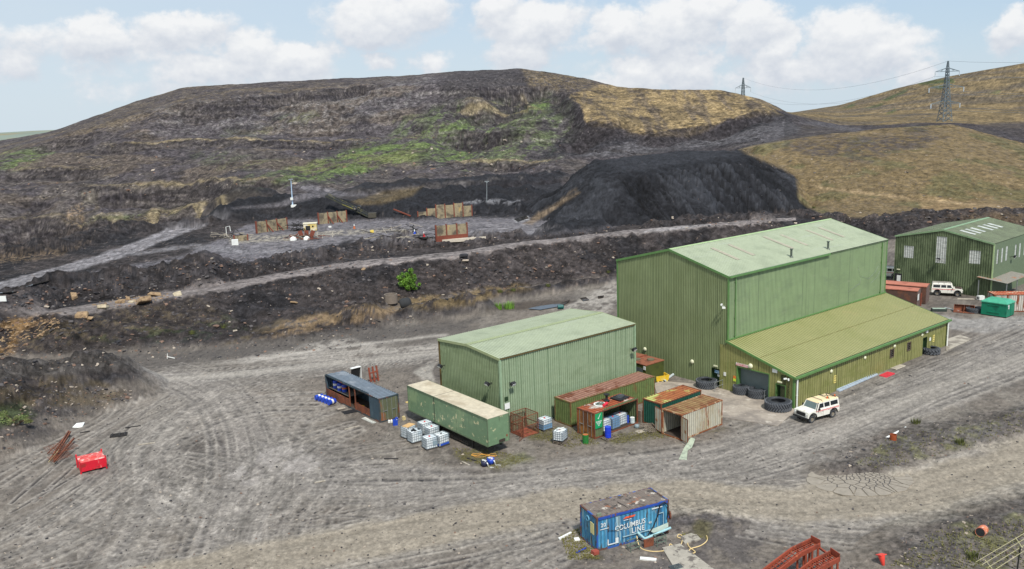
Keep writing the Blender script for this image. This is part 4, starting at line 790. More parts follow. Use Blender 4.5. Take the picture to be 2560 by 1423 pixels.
# ---------------------------------------------------------------- far shed
A3=.714;F3=Fr((74.19,129.18,0),A3);L,W,E,R=18.,15.21,8.45,10.04
t=thing('far_shed','dark green corrugated shed with pale window panels at the right edge','shed',F3.o,A3)
hg=[];
for (X,Y,w,h) in((2272,630,1.55,2.),(2353.5,625,1.6,4.3),(2437,643,1.7,2.1)):
    p=F3.onx(X,Y,0);hg.append((p,w,h))
hf=[]
for (X,Y) in((2493,642),(2504.5,638),(2516,634),(2538,629),(2549,625.5),(2561,621)):
    p=F3.ony(X,Y,0);hf.append((p,.75,2.3))
roof=shed_shell(t,L,W,E,R,.36,FWL,FW_,FR_,ridge=M('far_shed_trim',srgb(128,156,118),rough=.5),pre='x',gholes=[(p.y-w/2,p.y+w/2,p.z-h/2,p.z+h/2) for p,w,h in hg],fholes=[(p.x-w/2,p.x+w/2,p.z-h/2,p.z+h/2) for p,w,h in hf])
for p,w,h in hg: corr(MB(),(.03,p.y-w/2,p.z-h/2),(0,1,0),(0,0,1),(-1,0,0),w,h,pitch=.36,depth=.04).build('window_panel',RLW,t)
for p,w,h in hf: corr(MB(),(p.x-w/2,.03,p.z-h/2),(1,0,0),(0,0,1),(0,-1,0),w,h,pitch=.36,depth=.04).build('window_panel',RLW,t)
m_=MB();corner(m_,-.03,-.03,E,.18);m_.build('corner_trim',TRIMP,t)
s3=(R-E)/(W/2)
def rp3(X,Y):
    o=F3.R.transposed()@(Vector((0,0,CAMH))-F3.o);d=F3.R.transposed()@Vector(CF+CX*(X-W0/2)/F+CU*(H0/2-Y)/F);n=Vector((0,-s3,1));q=Vector((0,0,E+.12));tt=(q-o).dot(n)/d.dot(n);return o+d*tt
for a,b in(((2402,576),(2438,587)),((2415,573),(2451,584)),((2427,570),(2463,580)),((2446,565),(2482,576)),((2459,562),(2494,572)),((2471,559),(2506,569))):
    p,q=rp3(*a),rp3(*b);xm=(p.x+q.x)/2;corr(MB(),(xm-.4,q.y,E+s3*q.y+.14),(1,0,0),Vector((0,1,s3)).normalized(),(0,0,1),.8,(p.y-q.y)*1.02,pitch=.36,depth=.04).build('rooflight',RLW,roof)
p=F3.onx(2246,692,0);m_=MB();m_.bb((-.08,p.y-.6,0),(-.04,p.y+.6,2.2));d_=m_.build('door',BLK,t);slab(d_,'notice',(-.05,p.y-.1,1.3),(0,-1,0),(-1,0,0),.6,1.2,WHT);slab(t,'door_lamp',(-.03,p.y,2.9),(0,-1,0),(-1,0,0),.5,.14,CREAM,.12)
flood(t,F3.onx(2350,647,-.05),(-1,0,0));flood(t,F3.ony(2527,641,-.05),(0,-1,0))
# ---------------------------------------------------------------- shipping containers
def rustpaint(name,col,amt=.5,edge=None):
    return M(name,col,((srgb(*[int(c) for c in (134,92,58)]),(.7,.7,.25),amt,amt+.14),(srgb(122,62,38),(1.6,1.6,.6),amt+.06,amt+.16)),rough=.7,var=.16,bump=.3,bscale=8)
def container(name,label,o,a,L,side,roofm,frame,group=None,end0='corr',side0='full',end1='corr',H=2.59,W=2.44,cat='shipping container',rz0=0.,doorm=None,ribs=.28):
    t=thing(name,label,cat,o,a,group);w=.12;h0=.15
    m_=MB()
    for x in(w/2,L-w/2):
        for y in(w/2,W-w/2): m_.box((x,y,H/2),(w,w,H))
    for y in(w/2,W-w/2):
        m_.bb((w,y-w/2+.005,H-.1),(L-w,y+w/2-.005,H-.01));m_.bb((w,y-w/2+.005,.02),(L-w,y+w/2-.005,h0))
    for x in(w/2,L-w/2):
        m_.bb((x-w/2+.005,w,H-.12),(x+w/2-.005,W-w,H-.005));m_.bb((x-w/2+.005,w,.02),(x+w/2-.005,W-w,h0))
    for x in(.08,L-.08):
        for y in(.08,W-.08):
            for z in(.06,H-.055): m_.box((x,y,z),(.18,.18,.12))
    m_.build('frame',frame,t)
    m_=MB();m_.bb((.05,.05,.12),(L-.05,W-.05,.17));m_.build('floor',M('container_floor',srgb(66,56,48),rough=.9,var=.2),t)
    m_=MB();corr(m_,(w*.6,.03,H-.05),(1,0,0),(0,1,0),(0,0,1),L-w*1.2,W-.06,pitch=.42,depth=.045,duty=.5);r=m_.build('roof',roofm,t)
    holes=[]
    if side0!='full': holes=[(side0[0]-w,side0[1]-w,0,H)]
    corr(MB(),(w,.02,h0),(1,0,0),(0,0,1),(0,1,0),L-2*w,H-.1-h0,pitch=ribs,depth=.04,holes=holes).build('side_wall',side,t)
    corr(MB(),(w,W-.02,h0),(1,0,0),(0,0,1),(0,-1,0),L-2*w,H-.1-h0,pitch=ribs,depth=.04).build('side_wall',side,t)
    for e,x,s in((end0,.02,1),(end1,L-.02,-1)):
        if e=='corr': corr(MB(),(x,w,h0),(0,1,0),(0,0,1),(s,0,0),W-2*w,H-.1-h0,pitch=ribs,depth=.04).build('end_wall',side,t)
        elif e=='doors':
            for k in(0,1):
                y0=w+k*(W/2-w);m_=MB();m_.bb((x+s*.02,y0+.01,h0),(x+s*.06,y0+W/2-w-.01,H-.12));d=m_.build('door',doorm or side,t)
                m_=MB()
                for yy in(.3,.8): m_.cyl((x-s*.02,y0+yy,h0+.02),(x-s*.02,y0+yy,H-.14),.02,n=6)
                m_.box((x-s*.03,y0+.55,1.15),(.04,.5,.05));m_.build('lock_rod',GALV,d)
    return t
FC=lambda X,Y,z=2.59:unz(X,Y,z)
g1=rustpaint('faded_green_container_paint',srgb(112,128,74),.56);pinkroof=M('pink_rusty_roof',srgb(152,112,96),((srgb(118,70,50),(.6,.6,.6),.5,.6),(srgb(178,140,124),(1.5,1.5,1.5),.55,.7),(srgb(70,48,40),(2.2,2.2,2.2),.6,.68)),rough=.85)
rfr=M('rusty_green_frame',srgb(112,84,50),((srgb(104,112,66),(1.5,1.5,1.5),.5,.6),),rough=.8)
CG='shipping containers used as stores beside the sheds'
container('shipping_container','long faded green container with a pinkish rusty roof against the low shed',Vector((5.338,80.317,0)),.66,12.19,g1,pinkroof,rfr,CG)
g2=rustpaint('dark_green_container_paint',srgb(24,88,72),.64);yr=M('yellow_green_rusty_roof',srgb(164,98,56),((srgb(184,190,110),(.5,.5,.5),.5,.62),(srgb(118,62,40),(1.3,1.3,1.3),.55,.66)),rough=.85)
container('shipping_container','short dark green container with a yellow-green and rusty roof behind the white one',Vector((14.05,78.91,0)),.67,6.06,g2,yr,M('rusty_frame',srgb(112,66,42),rough=.85),CG)
# white container with open doors
wp=M('white_rusty_paint',srgb(200,196,178),((srgb(176,158,122),(.5,.5,.2),.5,.68),(srgb(150,82,46),(1.3,1.3,.35),.6,.7)),rough=.65,var=.1)
wr=M('tan_rusty_roof',srgb(146,116,76),((srgb(120,76,46),(.8,.8,.8),.45,.62),(srgb(176,152,108),(1.2,1.2,1.2),.58,.72)),rough=.85)
t=container('shipping_container','white rust-streaked container standing open with both doors swung out',Vector((15.4,75.7,0)),.67,6.06,wp,wr,M('rusty_white_frame',srgb(134,80,48),((srgb(180,160,130),(1.5,1.5,1.5),.52,.6),),rough=.8),CG,end0='open')
for (hx,hy,dx,dy) in((-.06,0.02,-.34,-1.05),(-.03,2.46,.3,1.05)):
    a=math.atan2(dy,dx);m_=MB();R=Matrix.Rotation(a,3,'Z');c=Vector((hx,hy,1.32))+R@Vector((.57,0,0));m_.box(c,(1.13,.05,2.3),rot=R);d=m_.build('door',wp,t);m_=MB()
    for q in(.25,.8):
        for s in(-.05,.05): m_.cyl(Vector((hx,hy,.2))+R@Vector((q,s,0)),Vector((hx,hy,2.42))+R@Vector((q,s,0)),.02,n=6)
    for s in(-.05,.05): m_.box(Vector((hx,hy,1.2))+R@Vector((.8,s,0)),(.24,.05,.28),rot=R)
    m_.build('lock_rod',M('rusty_metal',srgb(140,104,74),rough=.7),d)
    m_=MB()
    for z in(.19,2.45): m_.box(Vector((hx,hy,z))+R@Vector((.57,0,0)),(1.15,.07,.06),rot=R)
    m_.box(Vector((hx,hy,1.32))+R@Vector((.02,0,0)),(.07,.07,2.3),rot=R);m_.box(Vector((hx,hy,1.32))+R@Vector((1.12,0,0)),(.07,.07,2.3),rot=R);m_.build('door_edge',RS,d)
# rusty container with an open side
ro=M('brown_rusty_paint',srgb(142,94,44),((srgb(96,58,32),(.9,.9,.5),.45,.6),(srgb(172,122,60),(1.5,1.5,.5),.56,.7)),rough=.8,var=.18)
gsd=rustpaint('grey_green_container_paint',srgb(108,126,88),.6)
rr=M('rust_and_white_roof',srgb(160,80,46),((srgb(196,188,176),(.35,.8,.8),.53,.6),(srgb(122,60,38),(1.1,1.1,1.1),.52,.66)),rough=.85)
OR_=Vector((7.35,76.9,0));OA=.68
t=container('shipping_container','rusty container with an open side showing stored liquid tanks',OR_,OA,6.06,gsd,rr,RS,CG,end0='doors',side0=(1.25,5.94),doorm=ro)
# spill-kit sign on it
GS=M('green_sign',srgb(30,150,92),rough=.4,var=.04)
m_=MB();m_.bb((.06,-.05,1.02),(1.0,-.02,2.5));sg=m_.build('sign',GS,t);Rt=frame4((.53,-.055,1.5),(1,0,0),(0,0,1))
text_mesh('Emergency\nOil Spill\nKit',.2,WHT,sg,Rt,xs=.85)
m_=MB();m_.add([(.38,-.056,2.05),(.46,-.056,1.92),(.5,-.056,1.96),(.78,-.056,2.42),(.72,-.056,2.42),(.47,-.056,2.04),(.41,-.056,2.09)],[(0,1,5,6),(1,2,3,4,5)]);m_.build('tick',WHT,sg)
# blue-grey open-sided 40 ft store
A4=.68-math.pi/2;LB=11.9;OB=Vector((-14.05,83.5,0))+Vector((math.cos(2.25),math.sin(2.25),0))*LB
bs=M('blue_grey_container_paint',srgb(62,84,98),((srgb(90,110,120),(.8,.8,.3),.52,.68),(srgb(104,66,44),(1.4,1.4,.5),.64,.72)),rough=.6);br=M('blue_grey_roof',srgb(110,122,134),((srgb(140,148,156),(.6,.6,.6),.5,.66),),rough=.6)
gd=M('weathered_door_paint',srgb(92,96,72),((srgb(136,82,50),(.9,.9,.25),.5,.6),(srgb(60,72,58),(1.2,1.2,.4),.55,.68)),rough=.7)
t=container('storage_container','long blue-grey container open along one side and filled with oil drums',OB,2.25-math.pi,LB,bs,br,M('dark_blue_frame',srgb(52,66,72),((srgb(110,64,42),(1,1,1),.5,.62),),rough=.7),None,end0='corr',side0=(.15,9.75),end1='doors',W=2.35,cat='storage container',doorm=gd);STORE=Fr(OB,2.25-math.pi)
m_=MB();m_.bb((.13,.03,.14),(5.4,.07,1.0));m_.bb((6.75,.03,.14),(9.75,.07,.95));m_.build('sill_panel',RS,t)
m_=MB();m_.bb((5.4,.02,.14),(5.52,.12,2.5));m_.bb((6.65,.02,.14),(6.77,.12,2.5));m_.build('post',RS,t)
m_=MB();m_.bb((.2,.3,1.05),(4.9,2.2,1.1));sh_=m_.build('shelf',M('grey_grating',srgb(96,94,88),rough=.7),t)
# curtain-sided trailer box parked in front of the low shed
O5=Vector((-2.7,73.4,0))+Vector((math.cos(2.235),math.sin(2.235),0))*13.7;A5=2.235-math.pi;T5=Fr(O5,A5)
tp=M('trailer_green_paint',srgb(104,130,100),((srgb(128,148,112),(.4,.4,.4),.5,.66),(srgb(196,190,150),(1.6,1.6,1.6),.6,.64),(srgb(84,104,78),(2,2,.5),.58,.7)),rough=.5,var=.08)
tr=M('trailer_roof',srgb(196,186,164),((srgb(170,158,136),(.5,.5,.5),.45,.65),(srgb(150,140,120),(2,2,2),.62,.72)),rough=.7)
t=thing('box_trailer','long green box trailer with a beige roof parked on its undercarriage beside the low shed','trailer',O5,A5);L,W=13.7,2.45;z0_,z1=1.05,3.72
m_=MB();m_.bb((0,0,z0_),(L,W,z1-.03));body=m_.build('body',tp,t)
m_=MB();m_.bb((-.02,-.02,z1-.028),(L+.02,W+.02,z1+.02));r_=m_.build('roof',tr,t);m_=MB();m_.bb((4.9,-.035,z1-.02),(4.93,W+.02,z1+.035));m_.bb((4.9,-.04,z0_),(4.93,-.004,z1));m_.build('cable',BLK,t)
m_=MB();
for y in(-.03,W+.03): m_.bb((0,y-.02,z1-.09),(L,y+.02,z1+.03));m_.bb((0,y-.02,z0_-.04),(L,y+.02,z0_+.08))
for x in(-.0,L): m_.bb((x-.03,-.03,z0_),(x+.03,.04,z1-.09));m_.bb((x-.03,W-.04,z0_),(x+.03,W+.03,z1-.09))
m_.build('edge_rail',M('trailer_rail',srgb(92,108,84),rough=.5),t)
m_=MB();m_.bb((.3,.65,.7),(L-.3,.8,z0_));m_.bb((.3,W-.8,.7),(L-.3,W-.65,z0_))
for x in(1,3,5,7,9,11,13): m_.bb((x-.05,.1,.86),(x+.05,W-.1,z0_-.002))
for x in(2.6,10.8):
    for y in(.35,W-.35): m_.bb((x-.08,y-.08,.0),(x+.08,y+.08,.86))
m_.bb((6,.12,.45),(10.4,.18,.52));m_.bb((6,.12,.25),(10.4,.18,.32));m_.build('chassis',M('dark_chassis',srgb(46,44,40),((srgb(84,56,40),(2,2,2),.52,.62),),rough=.8),t)
def wheel(t,p,ax,r,w,name='wheel',rimm=None,n=24):
    """wheel: tyre and rim; ax is the axle direction"""
    ax=Vector(ax);R=ax.to_track_quat('Z','Y').to_matrix();m_=MB();m_.lathe([(r*.58,-w/2),(r*.9,-w/2),(r,-w*.36),(r,w*.36),(r*.9,w/2),(r*.58,w/2)],n,p,R,closed=True);wh=m_.build(name,RUB,t,True)
    m_=MB();m_.lathe([(0,-w*.2),(r*.2,-w*.28),(r*.3,-w*.15),(r*.5,-w*.2),(r*.58,-w*.44),(r*.6,w*.44),(r*.5,w*.2),(r*.3,w*.15),(r*.2,w*.28),(0,w*.2)],18,p,R);m_.build('rim',rimm or M('dusty_rim',srgb(128,120,106),rough=.6),wh,True);return wh
for x in(3.0,4.2):
    for y in(.2,W-.2): wheel(t,(x,y,.5),(0,1 if y>1 else -1,0),.5,.28)
m_=MB();m_.bb((L+.005,1.25,1.12),(L+.04,1.95,1.4));m_.build('number_plate_bracket',M('dark_bracket',srgb(60,52,44),rough=.6),t)
m_=MB();m_.bb((L+.005,2.12,1.5),(L+.03,2.24,1.7));m_.build('tail_lamp',M('lamp_red',srgb(140,60,40),rough=.4),t)
# blue shipping-line container in the foreground
A6=.4218;O6=Vector((5.35,55.70,0))
bl=M('sky_blue_worn_paint',srgb(84,160,196),((srgb(56,124,168),(1.2,1.2,.25),.44,.56),(srgb(150,180,190),(2.6,2.6,.4),.55,.62),(srgb(92,80,70),(2.2,2.2,.35),.56,.64)),rough=.65,var=.16)
br2=M('dirty_roof',srgb(112,102,94),((srgb(186,178,166),(1.3,1.3,1.3),.56,.64),(srgb(72,66,62),(1.8,1.8,1.8),.52,.62),(srgb(138,92,66),(1.1,1.1,1.1),.6,.68)),rough=.9,bump=.4,bscale=6)
bfr=M('rusty_blue_frame',srgb(96,66,54),((srgb(40,86,160),(1.2,1.2,1.2),.5,.56),),rough=.8)
t=container('shipping_container','worn sky-blue container with white lettering standing alone in the foreground',O6,A6,6.1,bl,br2,bfr,None,end0='corr',ribs=.3)
BLUEC=t
m_=MB();m_.bb((.2,.12,2.545),(5.9,2.32,2.575));m_.build('roof_sheet',br2,t)
m_=MB();m_.bb((.13,-.035,2.4),(5.97,-.005,2.58));m_.build('top_rail',M('deep_blue_rail',srgb(34,74,160),((srgb(110,72,56),(1.5,1.5,1.5),.55,.62),),rough=.6),t)
WW=M('worn_white_lettering',srgb(214,220,220),((srgb(110,160,186),(4,4,4),.66,.74),),rough=.6)
text_mesh('COLUMBUS',.56,WW,t,frame4((2.75,-.03,1.42),(1,0,0.02),(0,0,1)),xs=.88,ext=.006);text_mesh('LINE',.56,WW,t,frame4((3.42,-.03,.93),(1,0,0.02),(0,0,1)),xs=.9,ext=.006,spacing=1.12)
text_mesh('20',.42,WW,t,frame4((.52,-.03,1.95),(1,0,0),(0,0,1)),ext=.006);text_mesh('4X',.22,WW,t,frame4((4.45,-.03,1.2),(1,0,0),(0,0,1)),ext=.006)
m_=MB()
for q in(0,.3,.6): m_.add([(2.15+q,-.034,2.0),(2.35+q,-.034,2.16),(2.62+q,-.034,2.14),(2.5+q,-.034,2.02)],[(0,1,2,3)])
m_.build('orange_emblem',M('orange_emblem',srgb(226,92,52),rough=.5),t)
m_=MB();m_.bb((.85,-.034,.3),(1.5,-.028,.38));m_.bb((.85,-.034,.38),(.93,-.028,.75));m_.bb((1.5,-.034,.3),(1.75,-.028,.72));m_.build('white_marking',WW,t)
for a,b in(((2.2,1.88),(2.85,1.92)),((.25,1.62),(.95,1.67)),((4.6,2.18),(5.5,2.26))): m_=MB();m_.bb((a[0],-.034,a[1]),(b[0],-.028,b[1]));m_.build('white_marking',WW,t)
m_=MB()
for a,b in(((5.05,.75),(5.1,1.75)),((5.1,1.72),(5.6,1.77)),((5.55,.75),(5.6,1.75)),((2.1,.62),(5.1,.68))): m_.bb((a[0],-.07,a[1]),(b[0],-.03,b[1]))
m_.build('hatch_frame',M('grey_blue_trim',srgb(150,180,190),rough=.5),t)
m_=MB();m_.bb((-.05,1.35,1.0),(-.02,1.95,2.1)) if False else m_.bb((-.05,.35,1.15),(-.02,.85,2.0));m_.build('yellow_panel',M('pale_yellow_panel',srgb(206,200,140),rough=.6),t)
m_=MB();m_.lathe([(.14,-.05),(.22,-.05),(.24,0),(.22,.04),(.14,.04)],18,(-.03,1.25,2.05),Vector((-1,0,0)).to_track_quat('Z','Y').to_matrix(),closed=True);m_.build('ring',M('pale_blue_ring',srgb(90,150,180),rough=.5),t)
m_=MB();m_.box((.35,.25,2.68),(.34,.12,.2));m_.build('floodlight',M('grey_lamp',srgb(120,130,110),rough=.5),t)
m_=MB();pts=[(5.75,-.06,2.45),(5.55,-.2,2.6),(5.25,-.12,2.45),(5.05,-.1,1.6),(4.7,-.1,.9),(4.2,-.15,.35)];m_.tube(pts,.045,7);m_.tube([(5.75,-.06,2.45),(5.95,-.14,2.2),(5.97,-.16,1.7),(5.9,-.1,1.3)],.045,7);m_.build('black_hose',BLK,t)
m_=MB();m_.lathe([(.22,-.05),(.3,-.05),(.33,0),(.3,.05),(.22,.05)],18,(6.25,.1,1.3),Vector((1,-.4,0)).to_track_quat('Z','Y').to_matrix(),closed=True);m_.cyl((6.1,.1,1.3),(6.3,.1,1.3),.1);m_.build('hose_reel',RS,t)
m_=MB();m_.tube([(2.6,1.5,2.62),(2.75,.6,2.62),(2.8,-.04,2.55),(2.7,-.05,2.0),(2.3,-.05,1.5),(1.6,-.05,1.3),(.9,-.05,1.45)],.018,5);m_.build('cable',BLK,t)
m_=MB();m_.cyl((3.7,-.45,.3),(6.0,-.35,.55),.09);m_.cyl((3.7,-.45,.3),(3.3,-.1,.75),.09);m_.build('pipe',M('pale_blue_pipe',srgb(150,190,196),rough=.5),t)
m_=MB();m_.add([(4.3,-.06,.62),(6.0,-.06,.85),(5.9,-.22,.6),(5.3,-.28,.48),(4.6,-.25,.45)],[(0,1,2,3,4)]);m_.build('canopy',M('pale_canopy',srgb(150,166,156),rough=.6),t)
# brown stores behind the lean-to, rusty and olive stores at the right edge
bw=M('brown_store_paint',srgb(84,62,54),((srgb(110,70,52),(1,1,1),.5,.66),),rough=.8);bwe=M('grey_brown_end',srgb(110,92,86),((srgb(88,70,64),(1,1,.5),.5,.65),),rough=.8);brf=M('brick_red_roof',srgb(172,108,88),((srgb(146,86,68),(.7,.7,.7),.5,.64),),rough=.85)
for (X,Y,lab,LL) in((2294.5,727,'low brown steel store with a white notice, nearest the lean-to roof',12),(2317,716.5,'taller brown steel store standing behind the other brown store',14)):
    near=unz(X,Y,2.75);hd=2.52;o=Vector((near.x,near.y,0))
    dirx=Vector((math.cos(hd),math.sin(hd),0));oo=o+dirx*LL;FF=Fr(oo,hd-math.pi)
    t=thing('steel_store',lab,'storage container',oo,hd-math.pi,'brown steel stores beyond the lean-to');W=2.7 if LL==14 else 2.4
    m_=MB();m_.bb((0,0,.05),(LL-.06,W,2.7));m_.build('body',bw,t);m_=MB();m_.bb((LL-.06,0,.05),(LL,W,2.7));m_.build('end_wall',bwe,t)
    m_=MB();m_.add([(-.05,-.05,2.7),(LL+.05,-.05,2.7),(LL+.05,W/2,2.86),(-.05,W/2,2.86),(LL+.05,W+.05,2.7),(-.05,W+.05,2.7)],[(0,1,2,3),(3,2,4,5)]);m_.bb((-.05,-.06,2.6),(LL+.05,-.02,2.71));m_.bb((-.05,W+.02,2.6),(LL+.05,W+.06,2.71));m_.build('roof',brf,t)
    if LL==12: slab(t,'notice',(LL+.0,.35,1.7),(0,1,0),(1,0,0),.9,.9,WHT);m_=MB();m_.bb((LL+.05,2.15,0),(LL+.2,2.35,1.9));m_.build('post',RSR,t)
o=unz(2487,737,2.6);o.z=0
sw=M('white_rust_striped_paint',srgb(206,200,190),((srgb(140,76,48),(2,2,.3),.5,.58),),rough=.7)
t=container('shipping_container','white and rust-streaked container at the right edge behind the green box',o,-.12,9,sw,M('orange_rusty_roof',srgb(186,92,56),((srgb(216,190,160),(.4,2,2),.52,.6),),rough=.8),RS,None)
o=unz(2508,738,2.3);o.z=0;t=container('shipping_container','olive ribbed container with a slate-blue roof edge behind the green box',Vector((77.6,117.2,0)),-.12,8,M('olive_ribbed_paint',srgb(92,104,58),rough=.6),M('slate_roof',srgb(118,132,144),rough=.6),M('slate_frame',srgb(110,124,134),rough=.6),None)
o=unz(2520,705,3.0);t=thing('canopy_roof','flat grey ribbed canopy roof in front of the far shed side wall','canopy',(o.x,o.y,0),.714);corr(MB(),(0,0,2.7),(1,0,0),Vector((0,1,.12)).normalized(),(0,0,1),9,4.5,pitch=.5,depth=.05).build('roof',M('grey_canopy_sheet',srgb(150,146,136),((srgb(170,120,90),(.6,.6,.6),.55,.65),),rough=.7),t)
m_=MB()
for x in(.2,4.5,8.8):
    for y in(.2,4.2): m_.box((x,y,1.37),(.12,.12,2.74))
m_.build('post',GALV,t)
# ---------------------------------------------------------------- movable things in the yard
G0=lambda X,Y:unz(X,Y,0)
TANK=M('tote_plastic',srgb(224,230,232),((srgb(186,200,208),(.9,.9,1.6),.48,.62),),rough=.35,var=.08);TANKB=M('tote_liquid_blue',srgb(110,150,186),rough=.35,var=.1);CAGE=M('tote_cage',srgb(112,124,132),rough=.5);CAP=M('red_cap',srgb(196,40,44),rough=.5)
WOOD=M('grey_wood',srgb(120,110,98),((srgb(86,78,70),(3,3,3),.5,.62),),rough=.9)
def tote(lab,loc,rz,tank=None,extra=None,cap=CAP,pallet=True,sink=1.0):
    t=thing('liquid_tote',lab,'liquid tote',loc,rz,'caged liquid totes');w,d,h=1.2,1.0,1.0*sink;z=.16;m_=MB()
    ch=.08;xs=[(-w/2+ch,-d/2),(w/2-ch,-d/2),(w/2,-d/2+ch),(w/2,d/2-ch),(w/2-ch,d/2),(-w/2+ch,d/2),(-w/2,d/2-ch),(-w/2,-d/2+ch)]
    k=.95;lo=[(x*k,y*k) for x,y in xs];n=8;vs=[(x,y,z) for x,y in lo]+[(x,y,z+h*.94) for x,y in lo]+[(x*.9,y*.9,z+h) for x,y in lo]
    m_.add(vs,[(i,(i+1)%n,n+(i+1)%n,n+i) for i in range(n)]+[(n+i,n+(i+1)%n,2*n+(i+1)%n,2*n+i) for i in range(n)]+[tuple(range(n)),tuple(range(2*n,3*n))]);tk=m_.build('tank',tank or TANK,t)
    m_=MB();m_.cyl((0,0,z+h),(0,0,z+h+.05),.09);m_.build('cap',cap,tk)
    m_=MB();r=.022
    for s in(-1,1):
        for i in range(6): x=-w/2+.05+i*(w-.1)/5;m_.box((x,s*d/2,z+h/2),(r,r,h))
        for i in range(5): y=-d/2+.05+i*(d-.1)/4;m_.box((s*w/2,y,z+h/2),(r,r,h))
        for q in(.02,.28,.52,.76,1.0): m_.box((0,s*d/2,z+h*q),(w,r*1.2,r));m_.box((s*w/2,0,z+h*q),(r*1.2,d,r))
    for y in(-.2,.2): m_.box((0,y,z+h+.02),(w,r*1.6,r))
    m_.build('cage',CAGE,t)
    if pallet:
        m_=MB()
        for y in(-.45,0,.45): m_.box((0,y,.07),(w,.1,.14))
        m_.box((0,0,.145),(w,d,.025));m_.build('pallet',M('dark_pallet',srgb(70,66,62),rough=.8),t)
    return t
ta=.67
for (X,Y,lab,tk,rz) in((1022,1093,'liquid tote under a tan cardboard sheet, back left of the cluster by the trailer',None,ta+.1),(1038,1104,'liquid tote with torn black sheeting on top, front left of the cluster by the trailer',None,ta-.05),
   (1063,1082,'white-topped liquid tote with a red cap, nearest the trailer wheels',None,ta),(1080,1094,'liquid tote with a red cap in the middle of the cluster',None,ta+.04),
   (1075,1120,'liquid tote with a grey data panel, nearest the camera in the cluster',None,ta-.1),(1104,1113,'liquid tote with blue labels along its foot, right end of the cluster',None,ta+.06),
   (1362,1073,'lone liquid tote against the low shed wall',None,ta)):
    g=G0(X,Y);t=tote(lab,g,rz,cap=BLK if 'black' in lab or 'blue' in lab else CAP)
    if 'cardboard' in lab: m_=MB();m_.box((.05,0,1.22),(1.1,.8,.03),rz=.2);m_.build('cardboard_sheet',M('cardboard',srgb(196,160,110),rough=.9),t)
    if 'black' in lab: m_=MB();[m_.box((random.uniform(-.4,.4),random.uniform(-.35,.35),1.23),(.3,.12,.04),rz=random.random()*3) for _ in range(7)];m_.build('torn_sheeting',BLK,t)
    if 'grey' in lab: m_=MB();m_.bb((.05,-.54,.4),(.55,-.52,.8));m_.build('data_panel',M('panel_grey',srgb(130,148,158),rough=.4),t)
    if 'blue' in lab: m_=MB();m_.bb((-.5,-.54,.2),(.5,-.515,.38));m_.bb((-.63,-.4,.2),(-.61,.4,.38));m_.build('blue_label',M('label_blue',srgb(40,80,180),rough=.4),t)
    if 'lone' in lab: m_=MB();m_.box((0,0,.42),(1.165,.965,.5));m_.build('liquid',TANKB,t)
g=G0(1401,1107);t=tote('dented white tote with a crumpled top standing on two stacked pallets',g+Vector((0,0,.28)),ta+.4,sink=.85)
m_=MB();[m_.box((random.uniform(-.35,.35),random.uniform(-.3,.3),.98+random.random()*.15),(.5,.35,.04),rot=Matrix.Rotation(random.uniform(-.6,.6),3,'X')@Matrix.Rotation(random.random()*3,3,'Z')) for _ in range(5)];m_.build('crumpled_cover',WHT,t)
def pallet(lab,loc,rz,rot=None,n=7,w=1.2,d=1.,grp='wooden pallets'):
    m_=MB()
    for s in(-1,0,1): m_.box((0,s*(d/2-.05),.06),(w,.09,.09))
    for i in range(n): m_.box((-w/2+.06+i*(w-.12)/(n-1),0,.12),(.1,d,.025))
    o=m_.build('pallet',WOOD,None,loc=loc,rz=rz);tag(o,lab,'pallet',grp)
    if rot:o.rotation_euler=rot
    return o
pallet('lower pallet of the two under the dented white tote',g,ta+.3);pallet('upper pallet of the two under the dented white tote',g+Vector((0,0,.14)),ta+.45)
# totes inside the rusty container
F7=Fr(OR_,OA)
for (x,y,lab,tk) in((1.95,.75,'liquid tote inside the rusty container, next to the green sign',None),(3.1,.62,'narrow pale blue tote in the middle of the rusty container',TANKB),(4.25,.8,'liquid tote at the far end inside the rusty container',None)):
    t=tote(lab,F7.w((x,y,.17)),OA+.03,tank=tk)
DB=M('blue_drum_paint',srgb(34,70,176),rough=.4,var=.1);DG=M('green_drum_paint',srgb(34,112,48),((srgb(120,80,50),(3,3,3),.6,.66),),rough=.45);DW=M('white_drum_band',srgb(224,222,210),rough=.5);DO=M('orange_drum_rust',srgb(176,98,56),rough=.8)
def drum(lab,loc,rot=(0,0,0),body=None,top=None,band=None,r=.29,h=.88,grp=None,tilt=None):
    t=thing('oil_drum',lab,'drum',loc,0,grp);t.rotation_euler=rot
    p=[(0,0.02),(r*.95,.02),(r,0)]
    for z in(.33,.66): p+=[(r,h*z-.03),(r*1.04,h*z),(r,h*z+.03)]
    p+=[(r,h),(r*.95,h),(r*.93,h-.02)]
    m_=MB();m_.lathe(p,20);m_.build('shell',body or DB,t,False)
    m_=MB();m_.lathe([(r*.94,h-.02),(0,h-.015)],20);m_.cyl((r*.5,0,h-.02),(r*.5,0,h+.01),.04,n=8);m_.build('lid',top or DO,t)
    if band: m_=MB();m_.lathe([(r*1.012,h*.37),(r*1.012,h*.63)],20);m_.build('band',band,t)
    return t
drum('green oil drum with a rusty orange lid beside the rusty container',G0(1464,1108),body=DG,grp=None)
pb=G0(1524,1096);pallet('broken dark pallet under the blue barrel',pb,.6,w=1.5);t=drum('tall royal-blue barrel on a broken pallet',pb+Vector((-.15,0,.14)),body=M('blue_barrel',srgb(28,60,196),rough=.35),top=M('blue_barrel_lid',srgb(60,92,206),rough=.35),r=.3,h=1.05)
drum('small white drum at the open end of the rusty container',F7.w((5.5,.25,.17)),body=M('pale_drum',srgb(190,204,206),rough=.4),top=WHT,r=.24,h=.55);drum('short blue drum behind the white one in the rusty container',F7.w((5.1,.7,.17)),r=.28,h=.7,top=DB)
